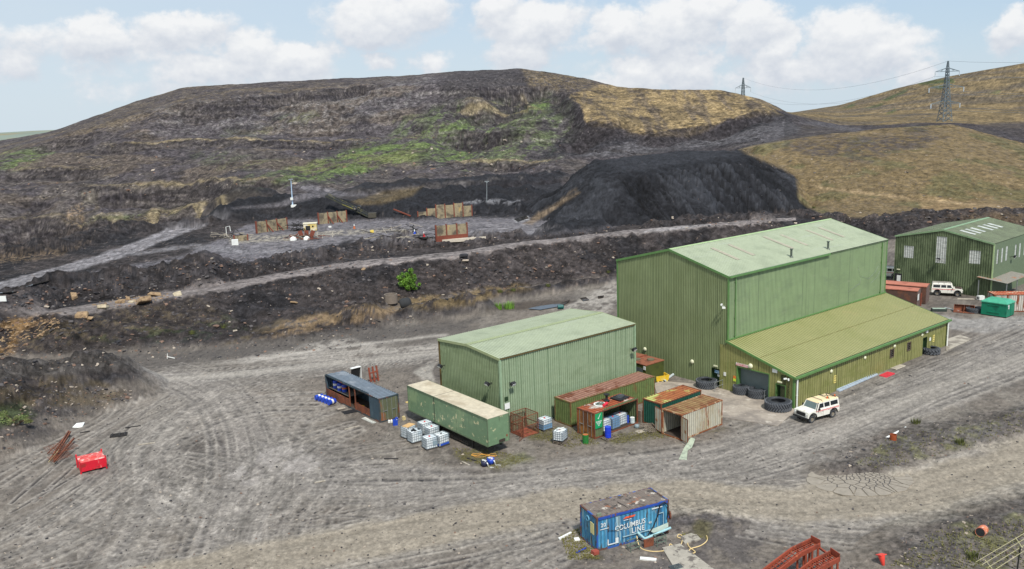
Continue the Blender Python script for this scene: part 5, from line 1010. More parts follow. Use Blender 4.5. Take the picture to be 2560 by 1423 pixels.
# five drums lying by the blue-grey container
bw_='blue and white oil drums lying in a row'
d0=G0(804,1007);d1=G0(826,1015);dv=(G0(824,1016)-G0(790,1003));dv.normalize();ang=math.atan2(dv.y,dv.x)
names=['first lying drum of the row, at the end farthest from the blue-grey container','second lying drum of the row','third lying drum, in the middle of the row','fourth lying drum of the row','last lying drum of the row, nearest the camera']
ord_=['leftmost','second from the left','middle','second from the right','rightmost']
base_=G0(789,1001)
for i in range(5):
    p=base_+dv*(.66*i);drum('%s of the five blue and white drums lying in a row'%ord_[i],p+Vector((0,0,.3)),rot=(math.pi/2,0,ang+math.pi-.15+.06*i),band=DW,top=random.choice([DO,DW]),grp=bw_)
# drums and buckets inside the blue-grey store
for (x,y,top,bnd,lab) in((1.0,.75,DB,DW,'blue and white drum on the shelf, nearest the far end wall'),(1.9,1.3,DB,DW,'blue and white drum on the shelf, behind the rusty one'),(2.2,.65,DB,DW,'blue and white drum at the shelf edge beside the rusty drum'),(3.0,.8,DO,DO,'rust-orange and blue drum on the store shelf'),):
    drum(lab,STORE.w((x,y,1.1)),top=top,band=bnd)
drum('rusty orange drum on the floor of the blue-grey store',STORE.w((9.2,.6,.17)),rot=(math.pi/2,0,.7),body=DO);
for k,(x,y,c,lab) in enumerate(((7.3,.5,M('bucket_yellow',srgb(206,170,50),rough=.5),'yellow bucket on the floor of the blue-grey store'),(8.0,.55,BLK,'black bucket next to the yellow one in the blue-grey store'),(6.1,.5,DO,'orange tin between the two posts of the blue-grey store'))):
    m_=MB();m_.lathe([(0,0),(.2,0),(.24,.42),(.22,.42),(.19,.05)],16);o=m_.build('bucket',c,None,loc=STORE.w((x,y,.17)));tag(o,lab,'bucket')
t=tote('translucent tote inside the dark end of the blue-grey store',STORE.w((9.0,1.4,.17)),0.6)
# small containers by its doors
for k,(X,Y,c,h) in enumerate(((973,1057,WHT,.28),(979,1056,WHT,.28),(985,1055,WHT,.26))):
    m_=MB();m_.lathe([(0,0),(.11,0),(.12,.02),(.12,h*.85),(.05,h),(.05,h+.05),(0,h+.05)],12);o=m_.build('plastic_bottle',c,None,loc=G0(X,Y));tag(o,'white oil bottle with an orange shoulder in front of the container doors, %s of three'%['left','middle','right'][k],'bottle','white oil bottles')
def jerry(lab,loc,rz,mat,s=1.):
    t=thing('jerry_can',lab,'jerry can',loc,rz);m_=MB();w,d,h=.32*s,.22*s,.4*s
    m_.prism([(-w/2,0),(w/2,0),(w/2,h*.8),(w*.2,h),(-w/2,h)],-d/2,d/2);m_.build('body',mat,t);m_=MB();m_.bar((-w*.4,0,h+.06),(w*.1,0,h+.06),.03);m_.bar((-w*.4,0,h),(-w*.4,0,h+.07),.03);m_.bar((w*.1,0,h),(w*.1,0,h+.07),.03);m_.build('handle',mat,t);m_=MB();m_.cyl((w*.34,0,h*.88),(w*.42,0,h*1.02),.035,n=8);m_.build('cap',WHT,t)
jerry('blue jerry can lying nearest the camera by the container doors',G0(988.5,1063),.3,DB,1.5);jerry('small blue jerry can standing against the container doors',G0(992,1053),1.2,DB)
o=jerry('pale tan jerry can beside the trailer coupling',G0(1010,1050),.8,M('tan_plastic',srgb(206,190,140),rough=.5))
# tyres
def tyre(lab,loc,r,w,hole=.55,nl=30,grp='giant tyres lying flat',rot=None,chev=False):
    t=thing('giant_tyre',lab,'tyre',loc,random.random(),grp);m_=MB();ri=r*hole
    m_.lathe([(ri,w*.12),(ri*1.02,w*.02),(r*.84,0),(r*.96,w*.14),(r*.97,w*.86),(r*.84,w),(ri*1.02,w*.98),(ri,w*.88),(ri*1.25,w*.75),(ri*1.3,w*.25)],48,closed=True);m_.build('casing',M('dark_casing',srgb(46,50,56),((srgb(70,74,78),(1.4,1.4,1.4),.5,.7),),rough=.85),t,True)
    m_=MB()
    for i in range(nl):
        for s in(0,1):
            a=2*math.pi*(i+.5*s)/nl;c=Vector((math.cos(a),math.sin(a),0))*r*.985+Vector((0,0,w*(.28+.44*s)));R=Matrix.Rotation(a,3,'Z')@Matrix.Rotation((.55 if s else -.55)*(1.3 if chev else 1),3,'X')
            m_.box(c,(r*.12,2*math.pi*r/nl*.5,w*.46),rot=R)
    m_.build('tread',M('pale_tread',srgb(84,88,94),rough=.85),t)  # tread lugs lighter than the casing that shows between them
    return t
tyre('giant tyre by the tall shed side door',G0(1766,968),1.12,.95);tyre('smaller thick tyre on the left in front of the roller shutter',G0(1853,984),.86,1.0,.42,24);tyre('thick tyre on the right in front of the roller shutter',G0(1892,993),.9,1.05,.45,24);tyre('giant tyre at the lean-to corner beside the white car',G0(1945,1023),1.3,1.0)
tyre('chevron-tread tractor tyre outside the lean-to long wall door',G0(2327,884),1.0,.8,.52,16,chev=True);tyre('plain tyre lying behind the rusty loader bucket',G0(2434,781),.95,.75)
# railings by the doors
def railing(lab,a,b,h=1.1):
    a,b=Vector(a),Vector(b);t=thing('railing',lab,'railing',a,0,'short tubular door railings');d=b-a;m_=MB()
    for q in(Vector((0,0,0)),d): m_.cyl(q,q+Vector((0,0,h)),.035,n=8)
    m_.build('post',GALV,t);m_=MB()
    for z in(.55,h): m_.cyl(Vector((0,0,z)),d+Vector((0,0,z)),.03,n=8)
    m_.build('rail',GALV,t)
railing('tubular rail beside the giant tyre at the tall shed side door',G0(1787,981),G0(1807,973));railing('tubular rail between the thick tyre and the lean-to corner tyre',G0(1911,1002),G0(1935,990))
m_=MB()
p,q=G0(2308,880),G0(2294,884)
for s in(p,q): m_.bar(s,s+Vector((0,0,.8)),.06)
for z in(.3,.75): m_.bar(p+Vector((0,0,z)),q+Vector((0,0,z)),.06)
o=m_.build('trestle',WHT,None);tag(o,'small white trestle with a red foot outside the lean-to','trestle')
# white four-wheel-drive cars
CW=M('car_white_paint',srgb(226,224,214),((srgb(190,184,170),(1.5,1.5,1.5),.55,.7),),rough=.35,var=.05);CRM=M('cream_roof_paint',srgb(228,206,164),rough=.45,var=.08);STR=M('red_stripe',srgb(220,48,60),rough=.4)
def offroader(name,lab,loc,rz,dirty=False,hood=True):
    """origin on the ground under the middle, front towards +x"""
    t=thing(name,lab,'car',loc,rz,'white off-road cars');W=1.79;hw=W/2
    m_=MB();m_.prism([(-2.25,.55),(-2.25,1.18),(1.0,1.22),(1.02,1.24),(2.08,1.14),(2.12,.62),(1.86,.55),(1.78,.85),(1.45,.95),(1.1,.85),(1.0,.52),(-.98,.52),(-1.08,.85),(-1.4,.95),(-1.75,.85),(-1.85,.55)],-hw,hw);body=m_.build('body',CW,t)
    m_=MB() # cabin shell with tapering sides
    lo,hi=hw-.03,hw-.16;zs,zr=1.2,1.92
    P=[(-2.23,zs),(.98,zs),(.62,zr-.04),(-2.18,zr)]
    vs=[(x,-(lo if z<1.5 else hi),z) for x,z in P]+[(x,(lo if z<1.5 else hi),z) for x,z in P]
    m_.add(vs,[(0,1,5,4),(1,2,6,5),(2,3,7,6),(3,0,4,7),(0,3,2,1),(4,5,6,7)]);cab=m_.build('cabin',CW,t)
    m_=MB();vs=[(-2.2,-hi-.03,zr-.02),(.66,-hi-.03,zr-.06),(.66,hi+.03,zr-.06),(-2.2,hi+.03,zr-.02),(-2.1,-hi+.1,zr+.08),(.5,-hi+.1,zr+.04),(.5,hi-.1,zr+.04),(-2.1,hi-.1,zr+.08)]
    m_.add(vs,[(0,1,5,4),(1,2,6,5),(2,3,7,6),(3,0,4,7),(4,5,6,7)]);rf=m_.build('roof',CW if dirty else CRM,t)
    def sidey(z): return lo+(hi-lo)*(z-zs)/(zr-zs)
    for s in(-1,1):
        for (a,b,c,d) in((-2.05,-1.05,-.98,0),(-.92,-.2,0,0),(-.08,.62,0,.2)):
            m_=MB();z1,z2=1.34,1.76;x2=b-(.2 if d else 0)
            m_.add([(a,s*(sidey(z1)+.006),z1),(b,s*(sidey(z1)+.006),z1),(x2,s*(sidey(z2)+.006),z2),(a,s*(sidey(z2)+.006),z2)],[(0,1,2,3)]);m_.build('side_window',GLS,t)
    sx=lambda z:.98-.36*(z-zs)/(zr-.04-zs)
    m_=MB();m_.add([(sx(1.27)+.012,-.74,1.27),(sx(1.27)+.012,.74,1.27),(sx(1.82)+.012,.66,1.82),(sx(1.82)+.012,-.66,1.82)],[(0,1,2,3)]);m_.build('windscreen',M('windscreen_glass',srgb(96,112,112),rough=.15),t)
    m_=MB();m_.add([(-2.24,-.6,1.36),(-2.24,.6,1.36),(-2.215,.55,1.78),(-2.215,-.55,1.78)],[(0,1,2,3)]);m_.build('rear_window',GLS,t)
    if hood: m_=MB();m_.add([(1.0,-.72,1.245),(2.04,-.68,1.16),(2.04,.68,1.16),(1.0,.72,1.245),(1.05,-.5,1.3),(1.98,-.48,1.22),(1.98,.48,1.22),(1.05,.5,1.3)],[(0,1,5,4),(1,2,6,5),(2,3,7,6),(3,0,4,7),(4,5,6,7)]);m_.build('bonnet',CW,t)
    else: m_=MB();m_.bb((1.1,-.55,1.1),(2.0,.55,1.3));m_.box((1.5,.2,1.35),(.4,.3,.15));m_.build('engine',M('engine_bay',srgb(70,58,52),rough=.8),t)
    m_=MB();m_.bb((2.1,-.55,.72),(2.14,.55,1.08));m_.build('grille',BLK,t);m_=MB();m_.bb((2.12,-.87,.5),(2.28,.87,.64));m_.build('bumper',BLK,t)
    for s in(-1,1): m_=MB();m_.cyl((2.1,s*.7,.95),(2.15,s*.7,.95),.1,n=14);m_.build('headlight',WHT,t)
    for s in(-1,1):
        m_=MB()
        for xc in(1.44,-1.42):
            pr=[(xc+math.cos(a)*r_,.5+math.sin(a)*r_*1.02) for r_,aa in((.55,range(0,181,20)),(.45,range(180,-1,-20))) for a in[math.radians(q) for q in aa]]
            m_.prism(pr,s*hw-.02*s,s*(hw+.07))
        m_.build('wheel_arch',BLK,t)
        m_=MB();m_.bb((-2.2,s*(hw+.002)-.003,1.1),(1.0,s*(hw+.002)+.003,1.14));m_.bb((-2.2,s*(hw+.002)-.003,1.03),(1.0,s*(hw+.002)+.003,1.06));m_.build('stripe',STR,t)
        m_=MB();m_.box((.72,s*(hw+.14),1.32),(.1,.18,.2));m_.build('mirror',BLK,t)
        m_=MB()
        for x in(.1,-.75): m_.box((x,s*(hw+.01),1.0),(.12,.03,.03))
        for x in(.9,0,-.95): m_.box((x,s*(hw+.002),.86),(.012,.006,.6))
        m_.build('door_handle',BLK,t)
    for x in(1.44,-1.42):
        for s in(-1,1): wheel(t,(x,s*.74,.39),(0,s,0),.39,.24)
    m_=MB()
    if not dirty:
        for x in(.0,-1.0,-1.95): m_.tube([(x,-hi-.02,zr-.1),(x,-hi+.1,zr+.12),(x,hi-.1,zr+.12),(x,hi+.02,zr-.1)],.025,5)
        m_.tube([(-1.0,-hi+.1,zr+.13),(-1.95,hi-.1,zr+.13)],.022,5);m_.tube([(-1.0,hi-.1,zr+.13),(-1.95,-hi+.1,zr+.13)],.022,5)
        m_.build('roof_bars',BLK,t)
        for x,y in((-.9,.5),(-2.0,.45)): q=MB();q.cyl((x,y,zr+.1),(x,y,zr+.26),.07,n=10);q.build('beacon',M('orange_beacon',srgb(230,110,50),rough=.3),t)
        m_=MB();m_.cyl((.75,-.84,.6),(.75,-.84,1.3),.03);m_.tube([(1.0,hw-.02,1.1),(.9,hw+.02,1.5),(.62,hw-.1,1.95)],.035,6);m_.build('snorkel',BLK,t)
    else:
        for y in(-.6,-.3,0,.3,.6): m_.bar((-2.1,y,zr+.16),(.4,y,zr+.16),.03)
        for x in(-2.1,-1.3,-.5,.4): m_.bar((x,-.7,zr+.16),(x,.7,zr+.16),.03);m_.bar((x,-.7,zr),(x,-.7,zr+.2),.03);m_.bar((x,.7,zr),(x,.7,zr+.2),.03)
        m_.build('roof_rack',M('grey_rack',srgb(150,146,140),rough=.5),t)
        m_=MB()
    return t
r_=G0(2079,1043.5);f_=G0(2030,1057);dv=(f_-r_);dv.normalize();mid=(r_+f_)/2
lat=Vector((-dv.y,dv.x,0));off=-lat*.74 if (mid-lat*.74).length>(mid+lat*.74).length else lat*.74
print('wheelbase',(f_-r_).length)
offroader('offroad_car','white off-road car with cream roof bars and red stripes by the lean-to corner',mid+off,math.atan2(dv.y,dv.x))
p=G0(2367,738);offroader('offroad_car','derelict white off-road car with a roof rack and missing bonnet by the far shed',p,-.42,True,False)
p=unz(2216,694,0);offroader('offroad_car','white car half hidden between the tall shed and the far shed',p,2.6,True,True)
# ---------------------------------------------------------------- more things
def place(o,lab,cat,grp=None): return tag(o,lab,cat,grp)
# red skid tank
p0=unz(203,1186,0);t=thing('steel_tank','bright red steel tank with corner posts on the open yard','tank',p0,.6)
RD_=M('red_tank_paint',srgb(206,26,48),((srgb(150,40,40),(1.5,1.5,1.5),.52,.64),(srgb(224,140,130),(3,3,1),.63,.7)),rough=.45);RDT=M('red_tank_lid',srgb(206,84,80),((srgb(224,180,170),(2,2,2),.52,.62),(srgb(200,120,60),(2,2,2),.62,.7)),rough=.6)
w,d,h=2.15,2.0,1.05;m_=MB();m_.bb((0,0,.18),(w,d,h));m_.build('body',RD_,t);m_=MB();m_.add([(0,0,h+.003),(w,0,h+.003),(w,d,h+.003),(0,d,h+.003),(w/2,d/2,h+.12)],[(0,1,4),(1,2,4),(2,3,4),(3,0,4)]);m_.bb((.9,.5,h+.05),(1.5,.7,h+.2));m_.tube([(.6+.4*math.cos(a/3),.95+.3*math.sin(a/3),h+.12) for a in range(0,10)],.03,5);m_.build('lid',RDT,t)
m_=MB();
for x in(0,w):
    for y in(0,d): m_.box((x,y,(h+.2)/2),(.12,.12,h+.2))
m_.build('post',RD_,t)
# rusty mesh and beams in a pile
t=thing('scrap_pile','pile of rusty mesh panels and beams beside the red tank','scrap pile',unz(146,1130,0),0);base=unz(146,1130,0)
for k,(a,b,w) in enumerate((((125,1150),(172,1078),.12),((135,1148),(176,1080),.12),((118,1135),(170,1085),.05),((135,1155),(185,1096),.12),((150,1140),(182,1098),.08),((122,1155),(160,1110),.06))):
    p,q=unz(*a,.15+.05*k)-base,unz(*b,.55-.05*k)-base;m_=MB();m_.bar(p,q,w,w*1.3);m_.build('beam',RS if k!=5 else M('tan_tube',srgb(176,160,120),rough=.6),t)
for k,(c,rz,tl) in enumerate((((140,1120),.9,.35),((158,1128),.7,-.3),((165,1118),1.1,.2),((150,1142),.8,.1))):
    p=unz(*c,.45)-base;m_=MB();R=Matrix.Rotation(rz,3,'Z')@Matrix.Rotation(tl,3,'X')
    for i in range(9): m_.box(p+R@Vector((-.9+i*.225,0,0)),(.02,1.3,.02),rot=R)
    for i in range(7): m_.box(p+R@Vector((0,-.6+i*.2,0)),(1.8,.02,.02),rot=R)
    m_.build('mesh_panel',RS,t)
def heapbox(name,lab,cat,X,Y,dim,mat,rz=.5,z=0,tilt=0,grp=None,onz=None):
    g=unz(X,Y,0) if onz is None else hit(X,Y);m_=MB();m_.box((0,0,0),dim);
    rn=random.Random(int(X*7+Y));m_.v=[(a+rn.uniform(-.04,.04)*dim[0],b+rn.uniform(-.06,.06)*dim[1],c) for a,b,c in m_.v]
    o=m_.build(name,mat,None,loc=g+Vector((0,0,z+dim[2]/2)));o.rotation_euler=(tilt,0,rz);return tag(o,lab,cat,grp)
heapbox('white_sheet','crumpled white sheet lying at the end of the rusty beams','sheet',187,1067,(1.7,1.0,.14),WHT,.3,.02,.1)
BT=M('burnt_timber',srgb(44,42,42),rough=.9)
t=thing('burnt_frame','black burnt frame of planks on the open yard right of the red tank','scrap',G0(297,1090),.3);m_=MB();[m_.box((0,y,.12),(1.6,.1,.12)) for y in(-.35,0,.35)];[m_.box((x,0,.2),(.12,.8,.05)) for x in(-.6,.1,.6)];m_.build('plank',BT,t)
for k,(X,Y,L_,rz,c,lab) in enumerate(((332,1068,1.5,.35,BT,'black charred plank farther from the red tank'),(366,1110,1.5,.25,CONC,'pale thin stick on the yard beyond the black frame'),(212,1081,.9,.5,BT,'short dark stick beside the spoil heap foot'),(880,1070,1.6,.55,CONC,'thin pale bent rod in front of the blue-grey store'),(978,1148,1.3,-.1,BT,'black rag-like strip on the yard below the liquid totes'),(1165,1160,1.1,-.9,CONC,'pale short plank left of the blue tubs'),(1180,1150,1.2,-.7,BT,'thin dark plank left of the blue tubs'),(1205,1120,.0,0,None,''),(800,1205,.9,.4,CONC,'small pale stick on the lower yard'))):
    if not L_: continue
    heapbox('plank' if c is not BT else 'charred_plank',lab,'plank',X,Y,(L_,.14,.08),c,rz)
# blue tubs with ropes
for (X,Y,c,lab,r) in((1211,1166,M('navy_tub',srgb(34,40,70),rough=.5),'dark tub full of white rope in front of the trailer',.3),(1227,1160,DB,'blue tub with white rope spilling out, right of the dark tub',.34)):
    t=thing('tub',lab,'tub',G0(X,Y),0);m_=MB();m_.lathe([(0,.02),(r*.85,0),(r,.55),(r*.93,.55),(r*.8,.06)],18);m_.build('bucket',c,t,True);m_=MB();rn=random.Random(3)
    for q in range(3): m_.tube([(rn.uniform(-1,1)*r*.8,rn.uniform(-1,1)*r*.8,.5+rn.uniform(0,.1)) for _ in range(5)]+[(r*1.1,-r*.4-.1*q,.3),(r*1.2,-r*.8,.02),(r*1.5+.2*q,-r*1.2,.02)],.02,5)
    m_.build('rope',WHT,t)
m_=MB();rn=random.Random(5)
for q in range(4): m_.tube([G0(1180+i*12+rn.uniform(-3,3),1136+q*1.5+rn.uniform(-3,3)+i*.8)+Vector((0,0,.05+rn.uniform(0,.12))) for i in range(6)],.02,5)
place(m_.build('yellow_cable',M('orange_cable',srgb(214,156,70),rough=.6),None),'tangled orange-yellow cables on the grass under the trailer tail','cable')
# rusty tool cage
c0=F2.w((1.1,-2.05,0));t=thing('mesh_cage','rusty mesh cage with an open front between the trailer and the low shed','cage',F2.w((.75,-2.3,0)),A2);w,d,h=1.9,1.9,2.1
m_=MB()
for x in(0,w):
    for y in(0,d): m_.box((x,y,h/2),(.06,.06,h))
for z in(.05,1.1,h):
    for y in(0,d): m_.box((w/2,y,z),(w,.05,.05))
    for x in(0,w): m_.box((x,d/2,z),(.05,d,.05))
m_.build('frame',RS,t);m_=MB()
for i in range(1,18):
    q=i*w/18;m_.box((q,d,h/2),(.018,.018,h));m_.box((w,q,h/2),(.018,.018,h));m_.box((0,q,h/2),(.018,.018,h))
for i in range(1,8):
    z=i*h/8;m_.box((w/2,d,z),(w,.014,.014));m_.box((w,d/2,z),(.014,d,.014))
m_.build('mesh',RS,t);m_=MB();m_.bb((0,0,.02),(w,d,.06));m_.build('floor',RSR,t);m_=MB();m_.box((-.5,-.35,.9),(1.0,.04,1.7),rz=.5);m_.v=m_.v
m2=MB();R=Matrix.Rotation(.5,3,'Z')
for i in range(6): m2.box(Vector((-.5,-.3,.9))+R@Vector((-.5+i*.2,0,0)),(.02,.02,1.7))
for z in(.1,.9,1.7): m2.box((-.5,-.3,z),(1.0,.03,.04),rot=R)
m2.build('gate',RS,t)
# drain pipe piece in the cage, generator housing between the sheds
gen=Fr(unz(1614.8,914,2.45)*1,.67);gen.o.z=0;t=thing('generator_housing','olive generator housing with rusty top and two round fans between the sheds','generator',gen.o,.67)
m_=MB();m_.bb((0,0,.1),(3.0,5.0,2.4));m_.build('body',M('dark_olive_paint',srgb(70,78,34),((srgb(50,58,28),(1,1,1),.5,.62),),rough=.6),t);m_=MB();m_.bb((-.05,-.05,2.4),(3.05,5.05,2.48));tp_=m_.build('top',M('generator_rusty_top',srgb(138,84,60),((srgb(100,60,44),(1.3,1.3,1.3),.48,.6),),rough=.85),t)
for x,y in((1.9,1.0),(.9,2.2)): m_=MB();m_.cyl((x,y,2.48),(x,y,2.62),.42,n=20);m_.build('fan_cowl',M('fan_grey',srgb(104,100,80),rough=.6),tp_)
m_=MB();m_.bb((-.04,.5,.3),(-.0,2.2,2.0));m_.build('louvre',M('grey_louvre',srgb(92,100,104),rough=.5),t);m_=MB();m_.bb((-.06,.02,1.9),(-.02,.34,2.3));m_.build('notice',WHT,t);m_=MB();m_.bb((0,2.6,2.48),(3.0,2.66,2.6));m_.build('top_seam',RSR,tp_)
# yellow bin, pipe
t=thing('spill_bin','yellow open-topped spill bin behind the long green container','bin',G0(1651,952),.3);m_=MB();w,d,h=1.5,1.1,.75
m_.add([(-w/2,-d/2,.15),(w/2,-d/2,.15),(w/2,d/2,.15),(-w/2,d/2,.15),(-w/2-.1,-d/2-.08,h),(w/2+.1,-d/2-.08,h),(w/2+.1,d/2+.08,h),(-w/2-.1,d/2+.08,h),(-w/2+.0,-d/2+.02,h),(w/2,-d/2+.02,h),(w/2,d/2-.02,h),(-w/2,d/2-.02,h),(-w/2+.1,-d/2+.1,.35),(w/2-.1,-d/2+.1,.35),(w/2-.1,d/2-.1,.35),(-w/2+.1,d/2-.1,.35)],[(0,1,5,4),(1,2,6,5),(2,3,7,6),(3,0,4,7),(4,5,9,8),(5,6,10,9),(6,7,11,10),(7,4,8,11),(8,9,13,12),(9,10,14,13),(10,11,15,14),(11,8,12,15),(12,13,14,15),(0,1,2,3)])
m_.build('tub',M('bin_yellow',srgb(226,186,40),((srgb(210,196,120),(1,1,1),.52,.6),),rough=.5),t);m_=MB();[m_.box((x,0,.07),(.2,d,.14)) for x in(-.55,0,.55)];m_.build('foot',YEL,t)
def pipe(lab,a,b,r,mat,z=0,cat='pipe',grp=None):
    m_=MB();p,q=G0(*a),G0(*b);n=14;d=(q-p).normalized()
    m_.cyl(p+Vector((0,0,r+z)),q+Vector((0,0,r+z)),r,n=n,caps=False);m_.cyl(p+Vector((0,0,r+z)),q+Vector((0,0,r+z)),r*.86,n=n,caps=False)
    return tag(m_.build('pipe',mat,None),lab,cat,grp)
pipe('pale grey plastic pipe on the ground beside the yellow bin',(1660,956),(1683,939),.14,M('pale_pipe',srgb(186,196,198),rough=.4))
pipe('white drainpipe slung through the rusty tube on the right verge',(2212,1106),(2264,1078),.1,WHT,.25)
t=thing('steel_tube','rusty upright steel tube with a white pipe behind it on the right verge','steel tube',G0(2232,1111),.2);m_=MB();m_.lathe([(.3,0),(.3,.95),(.27,.95),(.27,.02)],20,closed=True);m_.build('shell',M('orange_rust',srgb(150,72,34),((srgb(108,52,32),(2,2,2),.5,.6),),rough=.85),t)
drum('rusty orange drum lying in the black rubble near the lower right',hit(2462,1334)+Vector((-.1,0,.28)),rot=(math.pi/2-.15,0,-.75),body=M('orange_white_drum',srgb(186,110,84),((srgb(214,206,196),(2,2,2),.55,.62),(srgb(120,70,60),(2,2,2),.55,.63)),rough=.7),top=BLK,band=M('orange_band',srgb(230,130,80),rough=.5),r=.32,h=.95)
drum('red and tan drum lying against the trailer undercarriage',G0(1058,1065)+Vector((0,0,.3)),rot=(math.pi/2,0,.6),body=M('tan_red_drum',srgb(178,110,84),((srgb(210,180,150),(2,2,2),.5,.6),),rough=.7),top=DO)
# cone
t=thing('traffic_cone','orange-red traffic cone tipped beside the rusty ramps','cone',G0(2203,1426)+Vector((0,0,.0)),0);m_=MB();m_.lathe([(.24,.03),(.22,.12),(.05,.95),(0,.97)],16);m_.build('body',M('cone_orange',srgb(232,74,62),rough=.5),t,True);m_=MB();m_.box((0,0,.02),(.5,.5,.04));m_.build('base',M('cone_orange',0),t);t.rotation_euler=(math.pi-.35,0,.3);t.location=G0(2201,1420)+Vector((0,0,1.0))
# bent grey plank by the white container
o=MB();P=[unz(1722,1092,.5),unz(1736,1096,.5),unz(1731,1116,.12),unz(1716,1114,.12),unz(1722,1130,.1),unz(1716,1150,.03),unz(1697,1148,.03)]
P=[unz(1727,1094,.45),unz(1738,1097,.4),unz(1730,1118,.1),unz(1719,1126,.1),unz(1717,1150,.05),unz(1697,1148,.05),unz(1710,1120,.1)]
o.add(P+[p-Vector((0,0,.05)) for p in P],[(0,1,2,3,6),(3,4,5,6),(7,8,9,10,13),(10,11,12,13)]+[(i,(i+1)%7,7+(i+1)%7,7+i) for i in range(7)]);tag(o.build('bent_sheet',M('pale_green_sheet',srgb(168,178,156),((srgb(138,146,130),(2,2,2),.5,.6),),rough=.6),None),'pale bent sheet-metal strip lying in front of the open white container','metal sheet')
pallet('grey slatted pallet leaning between the dark green container and the white door',G0(1626,1076)+Vector((0,0,.2)),.6,rot=(.35,.2,.6),w=1.6,d=1.4)
heapbox('board','pale flat board on the ground between the two short containers','board',1607,1078,(1.4,.7,.05),CONC,.5)
m_=MB();m_.lathe([(0,0),(.22,.02),(.26,.2),(.2,.36),(0,.4)],14);tag(m_.build('plastic_keg',M('grey_keg',srgb(130,146,152),rough=.5),None,True,loc=G0(1592,1070)),'small grey keg on the ground by the open end of the rusty container','keg')
m_=MB();m_.box((0,0,.6),(.3,.9,1.2));tag(m_.build('timber_block',WOOD,None,loc=G0(1596,1054),rz=.67),'grey upright board stack between the rusty and dark green containers','board')
# things on the rusty container roof
zr_=2.62
m_=MB();m_.lathe([(.5,0),(.62,0),(.62,.09),(.5,.09)],28,closed=True);o=m_.build('ring_hose',WHT,None,loc=F7.w((2.1,1.35,zr_)));tag(o,'white coiled hose ring on the rusty container roof','hose')
m_=MB();[m_.tube([(.35*math.cos(a*.8+q),.35*math.sin(a*.9+q),.03+.03*q+.01*a) for a in range(9)],.03,5) for q in range(4)];o=m_.build('hose_coil',M('grey_green_hose',srgb(110,130,120),rough=.6),None,loc=F7.w((2.1,1.35,zr_)));tag(o,'tangled grey-green hose inside the white ring','hose')
m_=MB();m_.cyl((-.45,0,.14),(.3,.1,.14),.14,n=12);o=m_.build('fire_extinguisher',M('pinkish_red',srgb(222,48,70),rough=.4),None,loc=F7.w((2.35,.75,zr_)),rz=.9);tag(o,'red cylinder lying on the rusty container roof','cylinder')
m_=MB();m_.lathe([(0,0),(.3,0),(.3,.06),(.12,.14),(.12,.5),(.3,.62),(.3,.68),(0,.68)],18);o=m_.build('cable_reel',BLK,None,loc=F7.w((3.4,1.7,zr_)));tag(o,'black cable reel standing on the rusty container roof','cable reel')
t=thing('rubber_mats','stack of black rubber mats on the far end of the rusty container roof','mats',F7.w((4.9,1.35,zr_)),OA+.1);m_=MB();m_.box((0,0,.05),(1.5,1.3,.1));m_.build('mat',BLK,t);m_=MB();[m_.tube([(.4*math.cos(a*.7)+.05*q,.3*math.sin(a*.7),.13+.03*q) for a in range(10)],.04,5) for q in range(4)];m_.build('coil',M('dark_grey_coil',srgb(64,70,74),rough=.7),t)
# scrap behind the blue-grey container
t=thing('pallet_stack','rusty red steel frame standing behind the blue-grey store','steel frame',G0(926,958),.8);m_=MB()
for x in(0,.55,1.1): m_.box((x,0,.95),(.22,.08,1.9),rot=Matrix.Rotation(-.15,3,'X'))
m_.box((.55,0,.3),(1.3,.06,.15));m_.box((.55,0,1.2),(1.3,.06,.15));m_.build('upright',RSR,t);t.name='steel_stand'
t=thing('steel_cabinet','open black and white cabinet tipped behind the blue-grey store','cabinet',G0(890,952)+Vector((0,0,.1)),.7);m_=MB();m_.box((0,0,.8),(1.2,.1,1.5),rot=Matrix.Rotation(.25,3,'X'));m_.build('back',BLK,t);m_=MB();m_.box((0,-.1,1.58),(1.3,.5,.05));m_.box((.62,-.1,.8),(.05,.5,1.5));m_.build('case',WHT,t)
pallet('pale slatted grille lying behind the blue-grey store, right of the red frame',G0(942,943),.9,rot=(.2,.1,.9),w=1.5,d=.9)
for (X,Y,dim,mat,lab,cat) in((880,1029,(1.9,1.1,.06),BLK,'flat black rubber mat in front of the blue-grey store','mat'),(1025,1005,(.9,.4,.05),M('yellow_tan_rag',srgb(206,180,110),rough=.8),'tan rag between the blue-grey store and the trailer','rag'),(853,1022,(.9,.4,.06),CONC,'pale rag beside the black rubber mat','rag'),
   (922,1052,(2.2,.5,.04),M('white_corrugated_offcut',srgb(206,208,200),((srgb(120,120,116),(.1,9,9),.5,.55),),rough=.5),'white corrugated offcut leaning at the foot of the blue-grey store','metal sheet'),(2218,938,(1.9,.9,.12),M('pink_red_sheet',srgb(200,50,66),rough=.5),'flat red sheet on the road outside the lean-to','sheet'),(2243,918,(2.2,.9,.06),CONC,'pale flat slab on the road beyond the red sheet','slab')):
    heapbox(cat if ' ' not in cat else 'sheet_offcut',lab,cat,X,Y,dim,mat,.67 if X>2000 else -.9 if X==922 else .5)
m_=MB();p,q=G0(2092,978),G0(2188,936);m_.bar(p+Vector((0,0,.12)),q+Vector((0,0,.12)),.16,.2);m_.bar(p+Vector((.1,-.3,.1)),q+Vector((.1,-.3,.1)),.14,.16);tag(m_.build('gutter_lengths',M('pale_blue_steel',srgb(176,190,204),rough=.4),None),'long pale gutter lengths on the ground along the lean-to wall','gutter')
